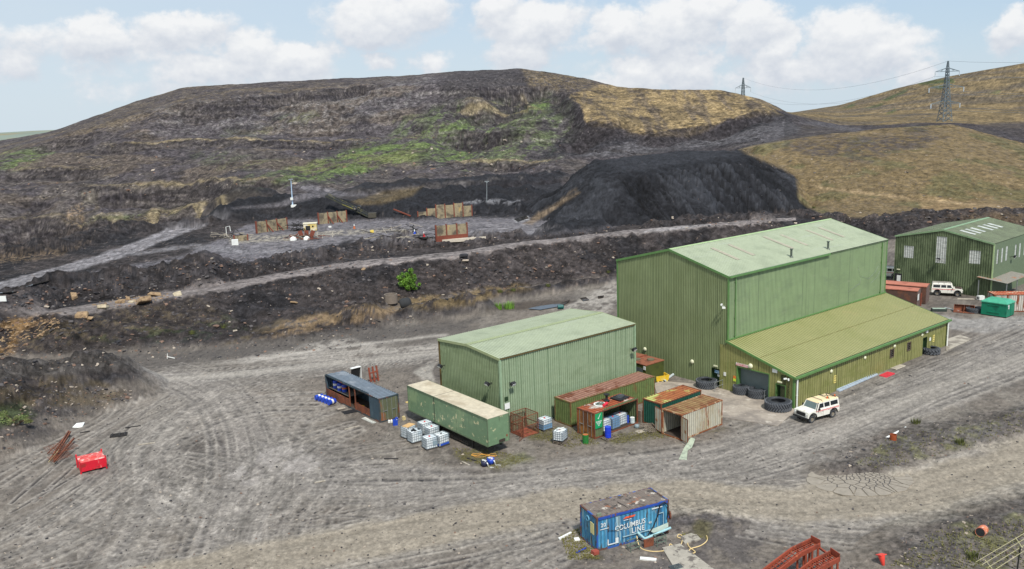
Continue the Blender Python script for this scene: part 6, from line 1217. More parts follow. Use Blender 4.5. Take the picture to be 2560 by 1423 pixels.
# loader bucket, green box tank, white pump
g=G0(2410,780);t=thing('loader_bucket','rusty loader bucket lying open on the ground beyond the lean-to','loader bucket',g,2.35-math.pi/2-.35+math.pi/2-1.55);m_=MB();w=2.6
pr=[(-.9,.03),(.3,.03),(.55,.35),(.5,.85),(.35,1.0),(.3,.98),(.44,.82),(.48,.38),(.27,.1),(-.9,.09)]
pr=[(b_,a_) for b_,a_ in pr];m_.prism([(a_,z) for a_,z in pr],-w/2,w/2,'xz')
for y in(-w/2-.03,0,w/2): m_.prism([(-.9,.05),(.3,.05),(.5,.35),(.48,.85),(.3,.98)],y,y+.05,'xz')
m_.build('shell',RS,t);t.rotation_euler=(0,0,math.radians(60))
g=unz(2515,796,0);t=thing('storage_tank','turquoise-green moulded box tank with a sloping lid at the right edge','tank',g,.67);w,d,h=2.6,3.4,1.9
TG=M('tank_green',srgb(12,122,92),((srgb(8,98,76),(.8,.8,.8),.5,.65),),rough=.4,var=.08);m_=MB();m_.bb((0,0,.12),(w,d,h));m_.build('body',TG,t)
m_=MB();e=.45;m_.add([(-.08,-.08,h),(w+.08,-.08,h),(w+.08,d+.08,h),(-.08,d+.08,h),(-.08,-.08,h+.12),(w+.08,-.08,h+.12),(w+.08,d+.08,h+.12),(-.08,d+.08,h+.12),(e,e,h+.5),(w-e,e,h+.5),(w-e,d-e,h+.5),(e,d-e,h+.5)],[(0,1,5,4),(1,2,6,5),(2,3,7,6),(3,0,4,7),(4,5,9,8),(5,6,10,9),(6,7,11,10),(7,4,8,11),(8,9,10,11),(0,1,2,3)]);m_.build('lid',M('lid_green',srgb(70,160,128),rough=.4),t)
m_=MB();[m_.box((-.03,d/2,z),(.06,1.6,.1)) for z in(.6,1.6)];m_.box((w/2,-.02,1.0),(.03,.03,1.7));m_.build('rib',TG,t);m_=MB();m_.bb((.55,-.03,1.2),(.75,-.005,1.8));m_.bb((.4,-.03,1.62),(.55,-.005,1.8));m_.build('white_mark',WHT,t)
m_=MB();m_.bb((.05,.05,0),(w-.05,d-.05,.12));m_.build('base',BLK,t)
t=thing('pump_unit','small white boxed unit on the ground left of the green box tank','pump',G0(2451,750),.3);m_=MB();m_.bb((-.5,-.3,.05),(.5,.3,.65));m_.build('case',WHT,t);m_=MB();m_.cyl((-.51,0,.35),(-.56,0,.35),.14);m_.build('fan',BLK,t)
t=thing('steel_trough','dark green and white trough lying behind the lean-to roof end','trough',G0(2347,778),-.2);m_=MB();m_.bb((-1,-.4,0),(1,.4,.4));m_.build('shell',M('dark_trough',srgb(50,60,56),rough=.6),t);m_=MB();m_.bb((-.9,-.32,.36),(.9,.32,.43));m_.build('lid',M('pale_green_lid',srgb(160,176,160),rough=.5),t)
pipe('thin pale pipe between the trough and the loader bucket',(2362,770),(2398,779),.06,M('pale_pipe',0))
heapbox('paving_board','pale boards lying in front of the derelict car','board',2415,748,(2.4,.7,.06),CONC,-.3)
# loading ramps, bottom right
RP=M('red_oxide_rust',srgb(142,64,42),((srgb(112,52,36),(1.5,1.5,1.5),.5,.62),(srgb(182,100,64),(3,3,3),.58,.68)),rough=.75,bump=.3)
t=thing('loading_ramp','pair of rusty red steel loading ramps at the lower right edge','ramp',(0,0,0),0);hT=1.9
def lane(tl,tr,dirv,length,hT):
    """top end corners (pixel) at height hT, running down along dirv"""
    a,b=unz(*tl,hT),unz(*tr,hT);d=dirv;wv=(b-a)
    fl=1.9
    def P(s,w,dz=0):
        z=hT if s<fl else hT-(s-fl)*.2
        return a+wv*w+d*s+Vector((0,0,z-hT+dz))
    for w in(0,1):
        m_=MB();pts=[0,fl,length]
        for s0,s1 in zip(pts,pts[1:]):
            m_.bar(P(s0,w),P(s1,w),.1,.3)
        m_.build('side_beam',RP,t)
    m_=MB();s=.15
    while s<length:
        m_.bar(P(s,.02,-.03),P(s,.98,-.03),.05,.06);s+=.22 if s<fl else .34
    for w in(.3,.62): m_.bar(P(0,w,-.06),P(fl,w,-.06),.05,.05);m_.bar(P(fl,w,-.06),P(length,w,-.06),.05,.05)
    m_.build('rung',RP,t)
    m_=MB();q0,q1=P(0,0,.12),P(0,1,.12);m_.bar(q0,q1,.05,.5);m_.build('end_plate',RP,t)
    m_=MB()
    for s in(.15,.75,1.4,4.5):
        for w in(.05,.95): q=P(s,w);m_.bar(Vector((q.x,q.y,0)),q-Vector((0,0,.1)),.12)
    m_.build('leg',RP,t)
dv=unz(1915,1428,1.3)-unz(2022,1356,1.9);dv.z=0;dv.normalize()
lane((2027,1351),(2050,1363),dv,6.,hT);lane((2076,1382),(2099,1398),dv,6.,hT)
m_=MB();m_.bar(unz(2046,1368,1.7),unz(2076,1390,1.7),.12);m_.build('cross_tie',RP,t)
# fence wires and post at the very corner
t=thing('wire_fence','wire fence with pale wires and thin spacers crossing the lower right corner','fence',G0(2543,1425),0);o_=G0(2543,1425)
hw_=1.5;m_=MB()
for k,(a,b) in enumerate((((2440,1405),(2575,1325)),((2455,1412),(2580,1336)),((2470,1419),(2585,1348)),((2485,1426),(2590,1358)))): m_.tube([unz(*a,1.5)-o_,unz(*b,1.5)-o_],.018,5)
m_.build('wire',M('pale_wire',srgb(176,170,130),rough=.5),t);m_=MB()
for a,b in(((2462,1400),(2480,1422)),((2540,1346),(2556,1370))): m_.bar(unz(*a,1.5)-o_,unz(*b,1.5)-o_,.04)
m_.build('spacer',M('pale_wire',0),t);m_=MB();m_.cyl((0,0,0),unz(2551,1368,1.9)-o_,.05,n=8);m_.build('post',M('dark_post',srgb(50,52,50),rough=.7),t)
# foreground bits round the blue container
B6=lambda x,y,z=0:O6+Matrix.Rotation(A6,3,'Z')@Vector((x,y,z))
for nm,lab,poly_ in(('concrete_slab','broken concrete slab right of the blue container',[(1700,1345),(1735,1333),(1752,1350),(1712,1362)]),('concrete_slab','long cracked concrete slab running off the bottom edge',[(1655,1372),(1700,1362),(1790,1430),(1690,1430)])):
    P=[G0(*q) for q in poly_];m_=MB();m_.add([p+Vector((0,0,.1)) for p in P]+[p-Vector((0,0,.1)) for p in P],[(0,1,2,3)]+[(i,(i+1)%4,4+(i+1)%4,4+i) for i in range(4)]);tag(m_.build(nm,M('cracked_concrete',srgb(160,154,142),((srgb(98,92,86),(1.3,1.3,1.3),.52,.6),),rough=.95,bump=.5),None),lab,'slab')
m_=MB();P=[(1592,1358),(1600,1370),(1625,1380),(1660,1379),(1682,1370),(1676,1362),(1675,1368),(1700,1366),(1706,1345),(1698,1338),(1694,1345),(1715,1352),(1722,1368),(1738,1382),(1727,1385),(1725,1375),(1752,1366),(1768,1352),(1765,1335),(1762,1305),(1758,1303)]
Q=[G0(*q)+Vector((0,0,.06)) for q in P];Q=[Q[0]+Vector((0,0,.5))]+Q[1:]
def smooth(Q,n=5):
    o=[]
    for i in range(len(Q)-1):
        a,b,c,d=Q[max(i-1,0)],Q[i],Q[i+1],Q[min(i+2,len(Q)-1)]
        for k in range(n):
            t_=k/n;o.append(.5*((2*b)+(c-a)*t_+(2*a-5*b+4*c-d)*t_*t_+(3*b-a-3*c+d)*t_**3))
    return o+[Q[-1]]
m_.tube(smooth(Q),.035,6);tag(m_.build('yellow_hose',M('cream_hose',srgb(222,196,140),rough=.5),None),'long cream-yellow hose looping over the ground right of the blue container','hose')
for k,(X,Y,lab) in enumerate(((1577,1382,'small grey tubular rack in front of the blue container, left one'),(1643,1368,'small grey tubular rack in front of the blue container, right one'))):
    t=thing('tube_rack',lab,'rack',G0(X,Y),A6,'small tubular racks');m_=MB();w,d,h=.75,.5,.7
    for x in(0,w):
        for y in(0,d): m_.box((x,y,h/2),(.04,.04,h))
    for z in(.3,h): m_.box((w/2,0,z),(w,.04,.05));m_.box((w/2,d,z),(w,.04,.05));m_.box((0,d/2,z),(.04,d,.05));m_.box((w,d/2,z),(.04,d,.05))
    m_.build('frame',M('grey_green_tube',srgb(100,116,104),rough=.6),t)
heapbox('steel_offcut','rusty steel plate standing under the pipe of the blue container','metal plate',1622,1366,(.8,.1,.6),RS,A6);heapbox('white_rail','short white rail lying left of the blue container','rail',1413,1342,(1.3,.16,.14),WHT,.75);heapbox('white_rag','white rag on the grass left of the blue container','rag',1442,1350,(.4,.35,.12),WHT,.2);heapbox('white_foam','white elongated foam piece on the ground below the hose','foam',1620,1400,(1.1,.3,.12),WHT,-.25)
heapbox('brick_block','brick-red block at the near corner of the blue container','block',1488,1386,(.45,.4,.3),M('brick_red',srgb(150,70,56),rough=.9),.5);heapbox('blue_bar','thin blue bar lying left of the blue container','bar',1453,1377,(1.0,.08,.06),DB,.7)
t=thing('floor_grate','dark steel grate set in the concrete at the bottom edge','grate',G0(1690,1421),.42);m_=MB();[m_.box((x*.08,0,.12),(.03,.5,.04)) for x in range(-5,6)];m_.box((0,.25,.12),(.85,.04,.04));m_.box((0,-.25,.12),(.85,.04,.04));m_.build('bar',M('grate_grey',srgb(80,92,96),rough=.6),t)
# ---------------------------------------------------------------- plateau and hill: far things
CB=M('stained_concrete_panel',srgb(150,138,112),((srgb(92,84,72),(.5,.5,.5),.45,.62),(srgb(176,150,100),(.8,.8,.3),.58,.7)),rough=.9,var=.15);POST=M('red_rust_post',srgb(118,62,46),rough=.8)
def bay(lab,a,b,h,n,strut=False,sill=False,steps=None,front=1):
    """retaining wall of concrete panels between rusty posts, seen from pixel a to pixel b along its foot"""
    p,q=hit(*a),hit(*b);p.z=min(p.z,q.z)-.3;q.z=p.z;t=thing('bay_wall',lab,'bay wall',p,0);d=q-p;L=d.length;u=d.normalized();nn=Vector((u.y,-u.x,0));ang=math.atan2(u.y,u.x);R=Matrix.Rotation(ang,3,'Z')
    for i in range(n):
        hh=(steps[i] if steps else h)+.3;m_=MB();m_.box(R@Vector((L*(i+.5)/n,0,hh/2)),(L/n-.12,.3,hh),rot=R)
        for z in(.9,1.7,2.5,3.3):
            if z<hh: m_.box(R@Vector((L*(i+.5)/n,-.155,z)),(L/n-.12,.02,.06),rot=R)
        m_.build('panel',CB,t)
    m_=MB()
    for i in range(n+1):
        hh=(max(steps[max(i-1,0)],steps[min(i,n-1)]) if steps else h)+.5;m_.box(R@Vector((L*i/n,0,hh/2)),(.28,.42,hh),rot=R)
        if strut and 0<i<n: m_.bar(R@Vector((L*i/n,-.1,h*.85)),R@Vector((L*i/n+.9,-1.6,.1)),.22)
    m_.build('post',POST,t)
    if sill: m_=MB();m_.box(R@Vector((L/2,-.3,.65)),(L,.12,1.2),rot=R);m_.build('rust_sill',POST,t)
    return t
bay('three-panel concrete bay wall with slanting rusty struts, left on the quarry plateau',(642,584),(718,573),2.7,3,True)
bay('three-panel concrete bay wall with struts just left of the conveyor foot',(797,562),(867,555),2.8,3,True)
bay('long stepped wall of tan panels with rusty posts below the small lamp mast',(1045,546),(1180,540),4,6,steps=[1.9,2.6,3.4,3.2,3.5,2.7])
bay('concrete bay wall with a rusty sill and a pale slab in front, nearest the haul road',(1091,604),(1168,592),3.,3,sill=True)
bay('low broken concrete stub wall among timbers, far left of the plateau',(586,604),(620,601),1.2,1)
# pale slab
P=[hit(*q) for q in((1098,608),(1160,597),(1215,601),(1150,612))];zz_=max(p.z for p in P)+.05
m_=MB();m_.add([(p.x,p.y,zz_) for p in P]+[(p.x,p.y,zz_-.6) for p in P],[(0,1,2,3)]+[(i,(i+1)%4,4+(i+1)%4,4+i) for i in range(4)]);tag(m_.build('concrete_slab',M('pale_slab',srgb(196,186,170),rough=.9),None),'pale concrete slab in front of the bay wall nearest the haul road','slab')
# cabin
g=hit(775,578);t=thing('cabin','small yellowish cabin with an open dark doorway on the plateau','cabin',g+Vector((-1.5,0,-.1)),.15);CY=M('cabin_yellow',srgb(206,184,112),((srgb(214,208,190),(.8,.8,.8),.5,.62),),rough=.7);m_=MB();w,d,h=3.1,2.2,1.75
m_.bb((0,.1,0),(w,d,h));m_.bb((0,0,0),(.5,.1,h));m_.bb((1.6,0,0),(w,.1,h));m_.bb((.5,0,1.3),(1.6,.1,h));m_.build('wall',CY,t);m_=MB();m_.bb((-.1,-.1,h),(w+.1,d+.1,h+.12));m_.build('roof',M('cabin_roof',srgb(214,206,180),rough=.7),t);m_=MB();m_.bb((.5,.05,0),(1.6,.095,1.3));m_.build('doorway',BLK,t);m_=MB();m_.bb((2.0,-.02,.9),(2.4,-.002,1.3));m_.build('window',GLS,t)
# conveyor
b0=hit(928,545);top_=und(816,490,b0.y+8);t=thing('conveyor','long dark conveyor boom slanting up over the plateau edge','conveyor',b0,0);D=top_-b0
m_=MB();s_=Vector((.35,.9,0)).normalized()*.55
for k in(-1,1):
    m_.bar(s_*k,D+s_*k,.18,.35);m_.bar(s_*k+Vector((0,0,.7)),D*.98+s_*k+Vector((0,0,.7)),.1,.12)
for i in range(16): q=D*(i/15);m_.bar(q-s_,q+s_,.12);m_.bar(q+s_,q+s_+Vector((0,0,.7)),.08);m_.bar(q-s_,q-s_+Vector((0,0,.7)),.08)
m_.build('boom',M('conveyor_dark',srgb(60,62,54),((srgb(104,100,60),(.6,.6,.6),.5,.62),),rough=.7),t)
m_=MB();m_.add([-s_+Vector((0,0,.3)),s_+Vector((0,0,.3)),D+s_+Vector((0,0,.3)),D-s_+Vector((0,0,.3))],[(0,1,2,3)]);m_.build('belt',BLK,t)
m_=MB();zg=zt(*(b0+D*.5)[:2])-b0.z
for k in(-1,1): m_.bar(D*.62+s_*k,D*.3+s_*k*2+Vector((0,0,zg-D.z*.0)),.14);m_.bar(D*.45+s_*k,D*.3+s_*k*2+Vector((0,0,zg)),.12)
m_.build('leg',M('conveyor_yellow',srgb(140,134,70),rough=.7),t);q=D*.3+Vector((0,0,zg+.4))
for k in(-2,2): wheel(t,q+s_*k,(.35,.9,0),.55,.4)
m_=MB();m_.box((.4,0,.6),(2,1.6,1.2));m_.build('tail_unit',M('conveyor_grey',srgb(74,70,60),rough=.8),t)
# lamp masts
def mast(lab,X,Y,Yt,w,mat,base=False):
    g=hit(X,Y);tp=und(X-(5 if base else 0),Yt,g.y);h=tp.z-g.z;t=thing('lamp_mast',lab,'lamp mast',g+Vector((0,0,-.2)),0);m_=MB();m_.cyl((0,0,0),(tp.x-g.x,0,h),w,w*.55,n=10);m_.build('pole',mat,t);m_=MB();m_.box((tp.x-g.x,0,h),(1.2,.3,.2));m_.box((tp.x-g.x,0,h-.25),(.3,.3,.3));m_.build('lamp_head',GALV,t)
    if base: m_=MB();m_.box((.4,-.2,.4),(1.5,.8,.7));m_.box((0,-.3,2.4),(.7,.4,.7));m_.build('control_box',WHT,t)
mast('thick pale lamp mast with a white box at its foot, left of the plateau',732,519,447,.2,M('pale_mast',srgb(176,198,220),rough=.4),True)
mast('thin lamp mast in front of the coal banks, right of the plateau',1217,507,452,.13,GALV)
# plateau litter
rn=random.Random(11)
def litter(name,lab,cat,X,Y,dim,mat,rz=0,z=0): return heapbox(name,lab,cat,X,Y,dim,mat,rz,z-.05,0,onz=True)
litter('white_box','white cube-like tank on the plateau road, left','tank',588,613,(1.3,1.2,1.2),WHT,.3)
litter('yellow_box','small yellow box in the middle of the plateau','box',930,582,(.8,.6,.6),M('box_yellow',srgb(222,196,90),rough=.6),.2);litter('white_tub','small pale tub near the cabin','tub',825,569,(.7,.6,.4),WHT,.2)
for (X,Y,lab,c) in((886,573,'white and orange cone on the plateau right of the cabin',DO),(1037,590,'blue and white cone by the bent pipe on the plateau',DB),(1060,592,'red and white cone beside the bent pipe on the plateau',RED)):
    g=hit(X,Y);t=thing('traffic_cone',lab,'cone',g,0);m_=MB();m_.lathe([(.32,0),(.3,.1),(.12,.7)],12);m_.build('body',c,t);m_=MB();m_.lathe([(.13,.68),(.06,1.1),(0,1.1)],12);m_.build('tip',WHT,t)
t=thing('bent_pipe','black bent pipe sticking up beside the cones on the plateau','pipe',hit(1043,588),0);m_=MB();m_.tube([(0,0,0),(-.6,0,1.3),(-1.0,0,1.9),(-1.5,0,2.0)],.18,7);m_.tube([(-1.0,0,1.9),(-.6,0,2.3)],.12,6);m_.build('pipe',BLK,t)
def scrapheap(lab,X,Y,n,R,mats,h=1.,L_=3.5):
    g=hit(X,Y);t=thing('scrap_heap',lab,'scrap heap',g,0)
    for mi,m0 in enumerate(mats):
        m_=MB()
        for i in range(n//len(mats)):
            c=Vector((rn.gauss(0,R*.5),rn.gauss(0,R*.3),rn.uniform(.05,h)));d=Vector((rn.gauss(0,1),rn.gauss(0,.6),rn.gauss(0,.25))).normalized()*rn.uniform(.4,1)*L_/2;a_,b_=c-d,c+d;a_.z=max(a_.z,.02);b_.z=max(b_.z,.02);m_.bar(a_,b_,rn.uniform(.06,.16),rn.uniform(.05,.16))
        m_.build('debris',m0,t)
    return t
scrapheap('heap of burnt timbers left of the cabin on the plateau',748,577,34,3,[BT],1.6,3.5)
t=scrapheap('scrap heap with upright rusty plates and white bags in the middle of the plateau',765,597,50,5,[BT,CONC,POST],.7,3.5)
m_=MB();[m_.box((x,0,.9),(.9,.12,1.9),rot=Matrix.Rotation(x*.3,3,'Y')) for x in(-1,.2,1.4)];m_.build('rusty_plate',POST,t);m_=MB();[m_.lathe([(0,0),(.8,0),(.7,.5),(.2,.8),(0,.8)],9,(x,-1.8,0)) for x in(-2.4,.6)];m_.build('white_bag',WHT,t)
scrapheap('timbers tumbled round the concrete stub wall at the far left of the plateau',575,596,36,3.5,[BT,CONC],1.2,3.2)
scrapheap('scattered black rubble and sticks in front of the sill wall',1010,597,20,7,[BT,CONC],.2,5);scrapheap('dark strips lying beside the sill wall on the plateau',1065,600,14,1.2,[BT],.3,5);scrapheap('row of dark timbers and pipes across the middle of the plateau',985,578,16,9,[BT,CONC],.3,6)
m_=MB();p,q=hit(560,602),hit(565,572);m_=MB();m_.tube([(0,0,0),(0,0,2.2),(.9,0,2.4),(1.,0,1.2)],.09,6);tag(m_.build('white_bracket_pole',WHT,None,loc=hit(567,592)),'short white bent pole left of the stub wall','pole')
m_=MB();p,q=hit(985,535),hit(1027,548);m_.bar(p+Vector((0,0,1.2)),q+Vector((0,0,.3)),.3);tag(m_.build('steel_beam',POST,None),'rusty beam slanting down left of the stepped wall','beam')
m_=MB();m_.box((0,0,.5),(1.6,.1,.8));tag(m_.build('notice_board',WHT,None,loc=hit(4,762)),'small white notice at the left edge beside the haul road','sign')
t=thing('white_marker','small white bent marker lying on the slope above the yard','marker',G0(418,897),.3);m_=MB();m_.bar((0,0,0),(.1,0,.7),.08);m_.bar((0,0,.3),(1,-.4,.05),.08);m_.build('bar',WHT,t)
# culvert, black pipe mouth in the berm, green drum by the puddle, concrete ring
m_=MB();m_.lathe([(0,0),(.8,0),(.95,.3),(.9,1.4),(.6,1.7),(0,1.75)],14,(0,0,0),Matrix.Rotation(1.35,3,'Y'));tag(m_.build('boulder_black',M('black_rock',srgb(46,48,50),rough=.9,bump=.6),None,True,loc=G0(1012,775)+Vector((-.6,0,.9))),'large rounded black boulder at the ditch end','boulder')
m_=MB();m_.lathe([(1.1,0),(1.1,1.5),(.9,1.5),(.9,.2)],20);tag(m_.build('concrete_ring',M('ring_concrete',srgb(120,110,100),rough=.9),None,loc=hit(978,756)+Vector((0,0,-.2))),'grey concrete chamber ring with a red rim below the green bush','concrete ring')
m_=MB();m_.cyl((-.4,0,.35),(.4,.1,.35),.35,n=14);m_.box((.4,.1,.35),(.3,.5,.5));tag(m_.build('green_pump',M('teal_paint',srgb(24,92,88),rough=.5),None,loc=G0(1401,773)),'small dark teal drum-like unit behind the low shed roof','pump')
# pylons
def bar2(m_,a,b,w): m_.bar(a,b,w)
def pylon(lab,base,H,rz,arms,w):
    t=thing('pylon',lab,'pylon',base,rz,'lattice electricity pylons');m_=MB()
    B=H*.085;lv=[(0,B),(.18,B*.8),(.34,B*.62),(.48,B*.48),(.62,B*.36),(.74,B*.26),(.85,B*.22),(.93,B*.14),(1,B*.08)]
    for (a,wa),(b,wb) in zip(lv,lv[1:]):
        c0=[Vector((sx_*wa,sy_*wa,a*H)) for sx_,sy_ in((-1,-1),(1,-1),(1,1),(-1,1))];c1=[Vector((sx_*wb,sy_*wb,b*H)) for sx_,sy_ in((-1,-1),(1,-1),(1,1),(-1,1))]
        for i in range(4):
            j=(i+1)%4;m_.bar(c0[i],c1[i],w);m_.bar(c1[i],c1[j],w*.7)
            md=[(c0[i]+c1[i])/2,(c0[j]+c1[j])/2];m_.bar(c0[i],md[1],w*.6);m_.bar(md[1],c1[i],w*.6);m_.bar(c0[j],md[0],w*.6);m_.bar(md[0],c1[j],w*.6)
    m_.build('tower',PY,t);tips=[]
    for zf,al in arms:
        m_=MB();z=zf*H;hw=B*.3
        for s in(-1,1):
            tip=Vector((s*al,0,z))
            for y in(-hw,hw): m_.bar((s*hw*.6,y,z),tip,w*.8);m_.bar((s*hw*.6,y,z+H*.055),tip,w*.7);m_.bar((s*al*.5,y*.5,z),(s*al*.45,y*.5,z+H*.03),w*.5)
            ins=tip-Vector((0,0,H*.075))
            tips.append(ins)
        m_.build('cross_arm',PY,t)
        m_=MB()
        for s in(-1,1): m_.cyl((s*al,0,z),(s*al,0,z-H*.075),w*.9,n=6)
        m_.build('insulator',M('insulator_grey',srgb(190,200,206),rough=.4),t)
    return t,[Matrix.Rotation(rz,3,'Z')@p+Vector(base) for p in tips+[Vector((0,0,H))]]
PY=M('pylon_steel',srgb(104,116,122),rough=.6)
b1=und(2361,304,395);H1=und(2365,153,395).z-b1.z
_,t1=pylon('near electricity pylon standing in front of the right hillside',b1,H1,.15,[(.83,6.0),(.565,8.6),(.3,7.2)],.24)
D2=700.;b2=und(1857,268,D2);H2=und(1856,195,D2).z-b2.z;b2=b2-Vector((0,0,H2*1.0));H2*=2.0
_,t2=pylon('far electricity pylon rising behind the golden hill',b2,H2,.1,[(.83,6.4),(.6,8.8),(.38,7.4)],.3)
ex=[p+(p-q)*.9+Vector((0,0,8)) for p,q in zip(t1,t2)]
def cable(a,b,sag,n=30): return [a.lerp(b,i/n)-Vector((0,0,sag*4*(i/n)*(1-i/n))) for i in range(n+1)]
t=thing('power_line','thin sagging power cables strung between the two pylons and off to the right','power line',(t1[0]+t2[0])/2,0);o_=Vector(t.location)
for a,b,c in zip(t1,t2,ex):
    m_=MB();m_.tube([p-o_ for p in cable(a,b,11)],.045,4);m_.tube([p-o_ for p in cable(a,c,7,16)],.045,4);m_.build('cable',M('cable_grey',srgb(120,128,134),rough=.6),t)
# ---------------------------------------------------------------- vegetation
LF=M('leaf_green',srgb(108,150,48),((srgb(72,108,36),(.9,.9,.9),.45,.6),(srgb(122,146,62),(2,2,2),.58,.7)),rough=.6,var=.2);BARK=M('bark',srgb(84,66,50),rough=.9)
def leafblob(m_,c,r,n,sz,rn):
    for _ in range(n):
        while 1:
            q=Vector((rn.uniform(-1,1),rn.uniform(-1,1),rn.uniform(-1,1)))
            if .35<q.length<1: break
        q=q*(q.length**.3 if q.length<.8 else 1);p=Vector(c)+Vector((q.x*r[0],q.y*r[1],q.z*r[2]));a=Vector((rn.gauss(0,1),rn.gauss(0,1),rn.gauss(0,1))).normalized();b=a.cross(Vector((rn.gauss(0,1),rn.gauss(0,1),rn.gauss(0,1)))).normalized();s=sz*rn.uniform(.6,1.3)
        m_.add([p-a*s*.5,p+b*s*.28,p+a*s,p-b*s*.28],[(0,1,2,3)])
def bush(lab,loc,blobs,n,sz,mat,seed=1,name='bush'):
    rn=random.Random(seed);t=thing(name,lab,'bush',loc,0);m_=MB()
    for c,r,k in blobs:
        for q in range(max(5,int(k*9))):
            d=Vector((rn.gauss(0,1),rn.gauss(0,1),rn.gauss(0,1))).normalized()*rn.uniform(.45,.9);cc=Vector(c)+Vector((d.x*r[0],d.y*r[1],d.z*r[2]));s=rn.uniform(.26,.42);leafblob(m_,cc,(r[0]*s,r[1]*s,r[2]*s),int(n*k/9),sz,rn)
    m_.build('crown',mat,t);m_=MB()
    for c,r,k in blobs: m_.cyl((rn.uniform(-.1,.1),0,-.2),c,.07,.03,n=6);[m_.cyl(Vector(c)*.5,Vector(c)+Vector((rn.uniform(-1,1)*r[0]*.6,rn.uniform(-1,1)*r[1]*.6,rn.uniform(-.3,.6)*r[2])),.04,.015,n=5) for _ in range(6)]
    m_.build('trunk',BARK,t);return t
g=hit(1022,728);bush('bright green two-lobed bush growing on the bank below the haul road',g,[((-.5,0,1.5),(1.5,1.3,1.4),1.2),((.6,.1,2.9),(1.15,1.1,1.2),1.0),((1.0,0,1.5),(1.2,1.1,1.3),1.0),((-1.0,0,2.3),(1.,1.,1.),.7),((.1,-.2,.7),(1.5,1.,.7),.8)],1500,.17,LF,3)
LF2=M('dry_bush_green',srgb(104,120,66),((srgb(124,126,80),(1,1,1),.48,.62),),rough=.7,var=.2)
g=hit(35,1062);bush('low feathery green bush on the spoil heap at the left edge',g,[((0,0,.6),(1.6,1.2,.75),1.),((-1.4,.2,.7),(1.2,1.,.75),.9),((1.2,0,.45),(.9,.8,.55),.7)],900,.13,LF2,5)
def tuft(lab,loc,h,r,n,mat,seed,grp='tufts of reeds and rushes',bend=.35):
    rn=random.Random(seed);m_=MB()
    for _ in range(n):
        a=rn.random()*6.28;q=rn.random()**.5*r;p=Vector((math.cos(a)*q,math.sin(a)*q,0));hh=h*rn.uniform(.6,1.1);l=Vector((math.cos(a),math.sin(a),0))*hh*bend*rn.random();s=Vector((-math.sin(a),math.cos(a),0))*.035
        m_.add([p-s,p+s,p+s*.6+l*.4+Vector((0,0,hh*.6)),p+l+Vector((0,0,hh)),p-s*.6+l*.4+Vector((0,0,hh*.6))],[(0,1,2,3,4)])
    return tag(m_.build('grass_tuft',mat,None,loc=loc),lab,'grass tuft',grp)
REED=M('reed_green',srgb(108,150,56),rough=.6,var=.2);RUSH=M('rush_dark',srgb(86,92,44),rough=.8,var=.2)
for k,(X,lab) in enumerate(((1222,'bright green reed clump at the left of the muddy puddle'),(1246,'bright green reed clump in the middle of the puddle edge'),(1273,'bright green reed clump at the right of the three by the puddle'))): tuft(lab,G0(X,777-k*3),1.15,1.0 if k!=1 else .6,170,REED,k+1)
for k,(X,Y,lab) in enumerate(((1250,732,'dark rush tuft on the ditch bank left of its twin'),(1283,728,'dark rush tuft on the ditch bank right of its twin'),(1370,718,'wide olive rush tuft along the ditch'),(1520,684,'olive rush tuft by the tall shed back corner'),(2035,521,'olive shrub at the right toe of the coal stockpile'),(2398,1113,'small green tuft on the right verge'),(2290,1060,'small green weed by the rubble on the right verge'),(2430,1400,'green tuft near the wire fence corner'),(480,835,'dark green weed at the bank foot'),(560,822,'olive weed at the middle of the bank foot'))):
    tuft(lab,hit(X,Y),.5,.5,80,RUSH,20+k)
# dry grass on the yard edge under the stores
def turf(lab,polys,n,h,mat,seed,kind='grass'):
    rn=random.Random(seed);m_=MB()
    for P in polys:
        xs=[p[0] for p in P];ys=[p[1] for p in P]
        for _ in range(n//len(polys)):
            X,Y=rn.uniform(min(xs),max(xs)),rn.uniform(min(ys),max(ys));ins=False
            for (x0,y0),(x1,y1) in zip(P,P[1:]+P[:1]):
                if (y0>Y)!=(y1>Y) and X<(x1-x0)*(Y-y0)/(y1-y0)+x0: ins=not ins
            if not ins: continue
            p=hit(X,Y) if P[0][1]<900 or X<300 or X>2100 else G0(X,Y);a=rn.random()*6.28;hh=h*rn.uniform(.4,1.2);l=Vector((math.cos(a),math.sin(a),0))*hh*.6;s=Vector((-math.sin(a),math.cos(a),0))*.03
            for q in range(3): a2=a+q*2.1;l=Vector((math.cos(a2),math.sin(a2),0))*hh*.6;s=Vector((-math.sin(a2),math.cos(a2),0))*.035;m_.add([p-s,p+s,p+l+Vector((0,0,hh))],[(0,1,2)])
    o=m_.build('dry_grass',mat,None);tag(o,lab,'grass',kind='stuff')
turf('dry olive grass along the foot of the stores and trailer',[[(1130,1120),(1250,1130),(1330,1150),(1240,1175),(1150,1150)],[(1320,1060),(1470,1075),(1500,1110),(1430,1120),(1310,1095)],[(1500,1095),(1560,1085),(1700,1060),(1700,1090),(1540,1110)],[(1400,1340),(1450,1320),(1500,1400),(1420,1400)],[(1740,1300),(1790,1310),(1770,1350),(1700,1340)]],5200,.13,M('olive_grass',srgb(120,116,62),rough=.9,var=.25),4)
turf('patchy green and tan grass on the right verge',[[(2140,1160),(2230,1090),(2420,1070),(2560,1020),(2560,1080),(2380,1130),(2200,1180)],[(2220,1423),(2330,1330),(2560,1300),(2560,1423)]],1900,.16,M('verge_grass',srgb(124,122,76),rough=.9,var=.3),6)
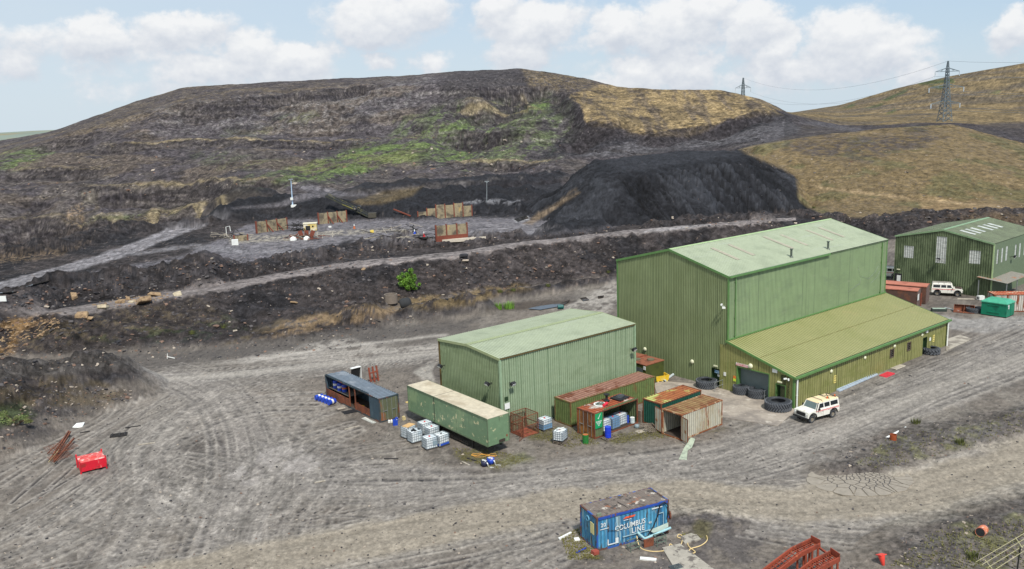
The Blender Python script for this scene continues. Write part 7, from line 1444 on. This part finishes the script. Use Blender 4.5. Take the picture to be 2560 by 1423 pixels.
# ---------------------------------------------------------------- stones
def rock(m_,c,s,rn,sq=.7):
    vs=[(-1,-1,-.6),(1,-1,-.6),(1,1,-.6),(-1,1,-.6),(-.8,-.8,.7),(.8,-.8,.7),(.8,.8,.7),(-.8,.8,.7)];R=Matrix.Rotation(rn.random()*6.28,3,'Z')@Matrix.Rotation(rn.uniform(-.6,.6),3,'X');d=Vector((rn.uniform(.6,1.3),rn.uniform(.6,1.3),rn.uniform(.5,.9)*sq))*s
    m_.add([Vector(c)+R@Vector(((x+rn.uniform(-.35,.35))*d.x,(y+rn.uniform(-.35,.35))*d.y,(z+rn.uniform(-.3,.3))*d.z)) for x,y,z in vs],[(0,3,2,1),(4,5,6,7),(0,1,5,4),(1,2,6,5),(2,3,7,6),(3,0,4,7)])
ST=[M('stone_dark',srgb(84,80,80),rough=.95,var=.25),M('stone_brown',srgb(122,98,84),rough=.95,var=.25),M('stone_pale',srgb(164,152,138),rough=.95,var=.2),M('stone_black',srgb(46,46,50),rough=.95,var=.25)]
rn=random.Random(21);sm=[MB() for _ in ST]
zones=[((0,800),(1000,770),900,.05,.2,(0,900)),((0,700),(0,0),0,0,0,(0,0))]
def scatter(n,x0,x1,f0,f1,smin,smax,w):
    for _ in range(n):
        X=rn.uniform(x0,x1);Y=rn.uniform(f0(X),f1(X));p=hit(X,Y);s=smin*(smax/smin)**(rn.random()**3)
        rock(sm[rn.choices(range(4),w)[0]],p,s,rn)
ip=lambda xs,ys:(lambda X:float(np.interp(X,xs,ys)))
scatter(1500,0,1540,ip([0,350,860,1300,1540],[800,762,672,618,592]),ip([0,370,860,1300,1540],[893,875,803,722,690]),.06,.36,(6,3,.7,4))
scatter(1100,0,1000,ip([0,300,700,1000],[745,690,630,600]),ip([0,300,700,1000],[790,750,690,650]),.07,.34,(6,2,.5,5))
scatter(300,900,1540,ip([900,1540],[610,570]),ip([900,1540],[640,590]),.06,.26,(4,3,1,3))
scatter(500,0,330,ip([0,330],[940,985]),ip([0,100,330],[1150,1080,1000]),.05,.2,(4,3,2,3))
scatter(700,0,1100,ip([0,860,1100],[890,820,770]),ip([0,860,1100],[935,880,830]),.05,.22,(4,2,1,3))
scatter(160,1310,2020,ip([1310,1500,1850,2020],[480,400,378,480]),ip([1310,1500,1850,2020],[560,575,545,525]),.06,.22,(5,1,0,6))
scatter(500,1600,2560,ip([1600,2100,2560],[550,535,515]),ip([1600,1900,2100,2560],[585,570,565,560]),.08,.45,(5,2,1,3))
scatter(350,2100,2560,ip([2100,2560],[1110,1010]),ip([2100,2560],[1190,1110]),.04,.14,(4,1,1,3));scatter(350,2250,2560,ip([2250,2560],[1340,1250]),ip([2250,2560],[1423,1423]),.04,.12,(4,1,1,3))
scatter(700,0,2560,ip([0,2560],[940,700]),ip([0,2560],[1423,1423]),.03,.09,(4,1,2,2))
scatter(420,0,1400,ip([0,400,900,1400],[420,340,340,350]),ip([0,1400],[520,430]),.2,.8,(4,3,3,1))
for _ in range(2600):
    X,Y=rn.uniform(0,2560),rn.uniform(0,1)**.8
    y0=float(np.interp(X,[0,600,1100,1540,2560],[960,930,880,780,800]));p=G0(X,y0+Y*(1430-y0));ins_=False
    for FF,L_,W_ in((F1,33.5,17),(F2,19,11)):
        q=FF.loc(p)
        if -.5<q.x<L_ and (-9 if FF is F1 else -.5)<q.y<W_: ins_=True
    if not ins_: rock(sm[rn.choices(range(4),(4,1,2,4))[0]],p+Vector((0,0,.02)),.025*(4**(rn.random()**2.5)),rn)
scatter(200,1850,2560,ip([1850,2560],[380,360]),ip([1850,2560],[420,540]),.1,.4,(4,2,2,1))
for m_,mt,nm in zip(sm,ST,('dark grey','brown','pale','black')): tag(m_.build('loose_stones',mt,None),'%s loose stones scattered over the banks and heaps'%nm,'stones',kind='stuff')
BO=M('ochre_boulder',srgb(152,128,98),((srgb(112,90,70),(1.2,1.2,1.2),.48,.62),),rough=.95,var=.2,bump=.5);BP=M('pale_boulder',srgb(176,164,140),rough=.95,var=.2,bump=.5)
for k,(X,Y,s,mt,lab) in enumerate(((208,792,.8,BO,'ochre boulder, leftmost of the group on the bank top'),(222,800,.7,BO,'ochre boulder just right of the leftmost one'),(258,772,.6,BP,'pale boulder by itself above the ochre pair'),(362,757,1.1,BO,'largest ochre slab boulder on the bank top'),(388,742,.9,BO,'ochre boulder behind the largest slab'),(186,750,.7,BO,'tan boulder in the dark berm behind the haul road'),(300,757,.6,BO,'small ochre boulder left of the largest slab'),(320,750,.55,BO,'ochre boulder touching the largest slab on its left'),(445,738,.6,BP,'pale flat boulder right of the ochre group'),(910,677,.5,BO,'orange boulder at the road edge left of the green bush'),(1160,643,.8,ST[3],'rounded black boulder on the haul road edge'),(1165,655,.5,ST[2],'grey boulder below the rounded black one'),(735,760,.5,BO,'single tan boulder halfway down the bank'),(330,758,.45,BP,'pale block beside the largest ochre slab'),(2000,1010,.0,BO,''))):
    if not lab: continue
    m_=MB();rn2=random.Random(k+50);rock(m_,(0,0,0),s,rn2);bo=m_.build('boulder',mt,None,loc=hit(X,Y)+Vector((0,0,s*.3)));tag(bo,lab,'boulder','boulders on the bank')
    bv=bo.modifiers.new('bevel','BEVEL');bv.width=s*.18;bv.segments=2
# ochre stone spill at the left end of the bank
m_=MB();rn=random.Random(31)
for _ in range(420): X=rn.uniform(0,150);rock(m_,hit(X,rn.uniform(800,800+90*(1-X/170)+8)),.07*(4**(rn.random()**2.5)),rn)
for _ in range(160): X=rn.uniform(230,420);rock(m_,hit(X,765-(X-230)*.12+rn.gauss(0,5)),.07*(4**(rn.random()**2.5)),rn)
tag(m_.build('ochre_stones',BO,None),'spill of ochre stones at the left end of the bank','stones',kind='stuff')
# ---------------------------------------------------------------- puddles, cracked mud, kerb strips
WT=bpy.data.materials.new('puddle_water');WT.use_nodes=True;b=WT.node_tree.nodes['Principled BSDF'];b.inputs['Base Color'].default_value=(.03,.028,.024,1);b.inputs['Roughness'].default_value=.04;b.inputs['Specular IOR Level'].default_value=.9
def puddle(pts,dz=.1,z=None):
    P=[hit(*q) for q in pts];z=(sum(p.z for p in P)/len(P)+dz) if z is None else z;m_=MB()
    P=[Vector((p.x,p.y,z)) for p in P];m_.add(P,[tuple(range(len(P)))]);return tag(m_.build('puddle',WT,None),'shallow puddle','puddle',kind='structure')
for q in([(1320,775),(1345,768),(1400,762),(1425,752),(1423,757),(1400,768),(1350,778)],[(1450,748),(1465,746),(1474,752),(1458,754)],[(1494,744),(1510,742),(1509,747),(1496,748)],[(60,725),(100,705),(130,704),(80,722)],[(0,738),(40,728),(46,733),(0,748)],[(1285,549),(1315,540),(1322,546),(1295,556)]): puddle(q,.13)
# cracked drying mud: plates of mud with open gaps
rn=random.Random(8);cm=MB();seeds=[];c0=unz(2160,1200,0)
pts_=[]
for i in range(260):
    a,r=rn.random()*6.28,rn.random()**.6;X=2150+math.cos(a)*r*95;Y=1201+math.sin(a)*r*24;p=G0(X,Y)
    dmin=.25+.9*max(0,1-((X-2120)/60)**2-((Y-1210)/12)**2)
    if all((p-q).length>dmin for q in pts_): pts_.append(p)
def vor(i):
    p=pts_[i];P=[p+Vector((math.cos(a),math.sin(a),0))*1.3 for a in[k*.5236 for k in range(12)]]
    for j,q in enumerate(pts_):
        if j==i or (q-p).length>2.8: continue
        mid=(p+q)/2;n=(q-p).normalized();mid=mid-n*.045;o=[]
        for a,b in zip(P,P[1:]+P[:1]):
            da,db=(a-mid).dot(n),(b-mid).dot(n)
            if da<=0:o.append(a)
            if da*db<0:o.append(a.lerp(b,da/(da-db)))
        P=o
        if len(P)<3:return
    cm.add([(v.x,v.y,.055) for v in P]+[(v.x,v.y,-.02) for v in P],[tuple(range(len(P)))]+[(k,(k+1)%len(P),len(P)+(k+1)%len(P),len(P)+k) for k in range(len(P))])
for i in range(len(pts_)): vor(i)
MUD=M('grey_mud',srgb(142,134,122),rough=.9,var=.12)
tag(cm.build('cracked_mud',MUD,None),'cracked grey mud plates beside the main haul road','mud',kind='stuff')
m_=MB();m_.v=[];P=[G0(2150+math.cos(k*.35)*88,1202+math.sin(k*.35)*22) for k in range(18)];m_.add([(p.x,p.y,.02) for p in P],[tuple(range(18))]);tag(m_.build('mud_bed',M('wet_mud',srgb(84,79,76),rough=.6),None),kind='structure')
# concrete apron before the roller shutter
P=[F1.w(q) for q in((-.15,2.5,0),(-.15,-8.8,0),(-5.5,-10.2,0),(-8.2,-2.5,0),(-7.6,3.2,0),(-3.2,8.,0))];m_=MB();m_.add([(p.x,p.y,.05) for p in P]+[(p.x,p.y,-.2) for p in P],[tuple(range(6))]+[(i,(i+1)%6,6+(i+1)%6,6+i) for i in range(6)])
tag(m_.build('concrete_apron',M('dusty_apron',srgb(158,148,136),((srgb(126,118,110),(.35,.35,.35),.45,.62),(srgb(180,172,160),(.9,.9,.9),.56,.7)),rough=.95,bump=.3,bscale=4),None),kind='structure')
m_=MB();P=[G0(*q) for q in((2362,850),(2400,838),(2430,848),(2366,878))];m_.add([(p.x,p.y,.05) for p in P]+[(p.x,p.y,-.1) for p in P],[(0,1,2,3)]+[(i,(i+1)%4,4+(i+1)%4,4+i) for i in range(4)]);tag(m_.build('pavement_slab',CONC,None),kind='structure')
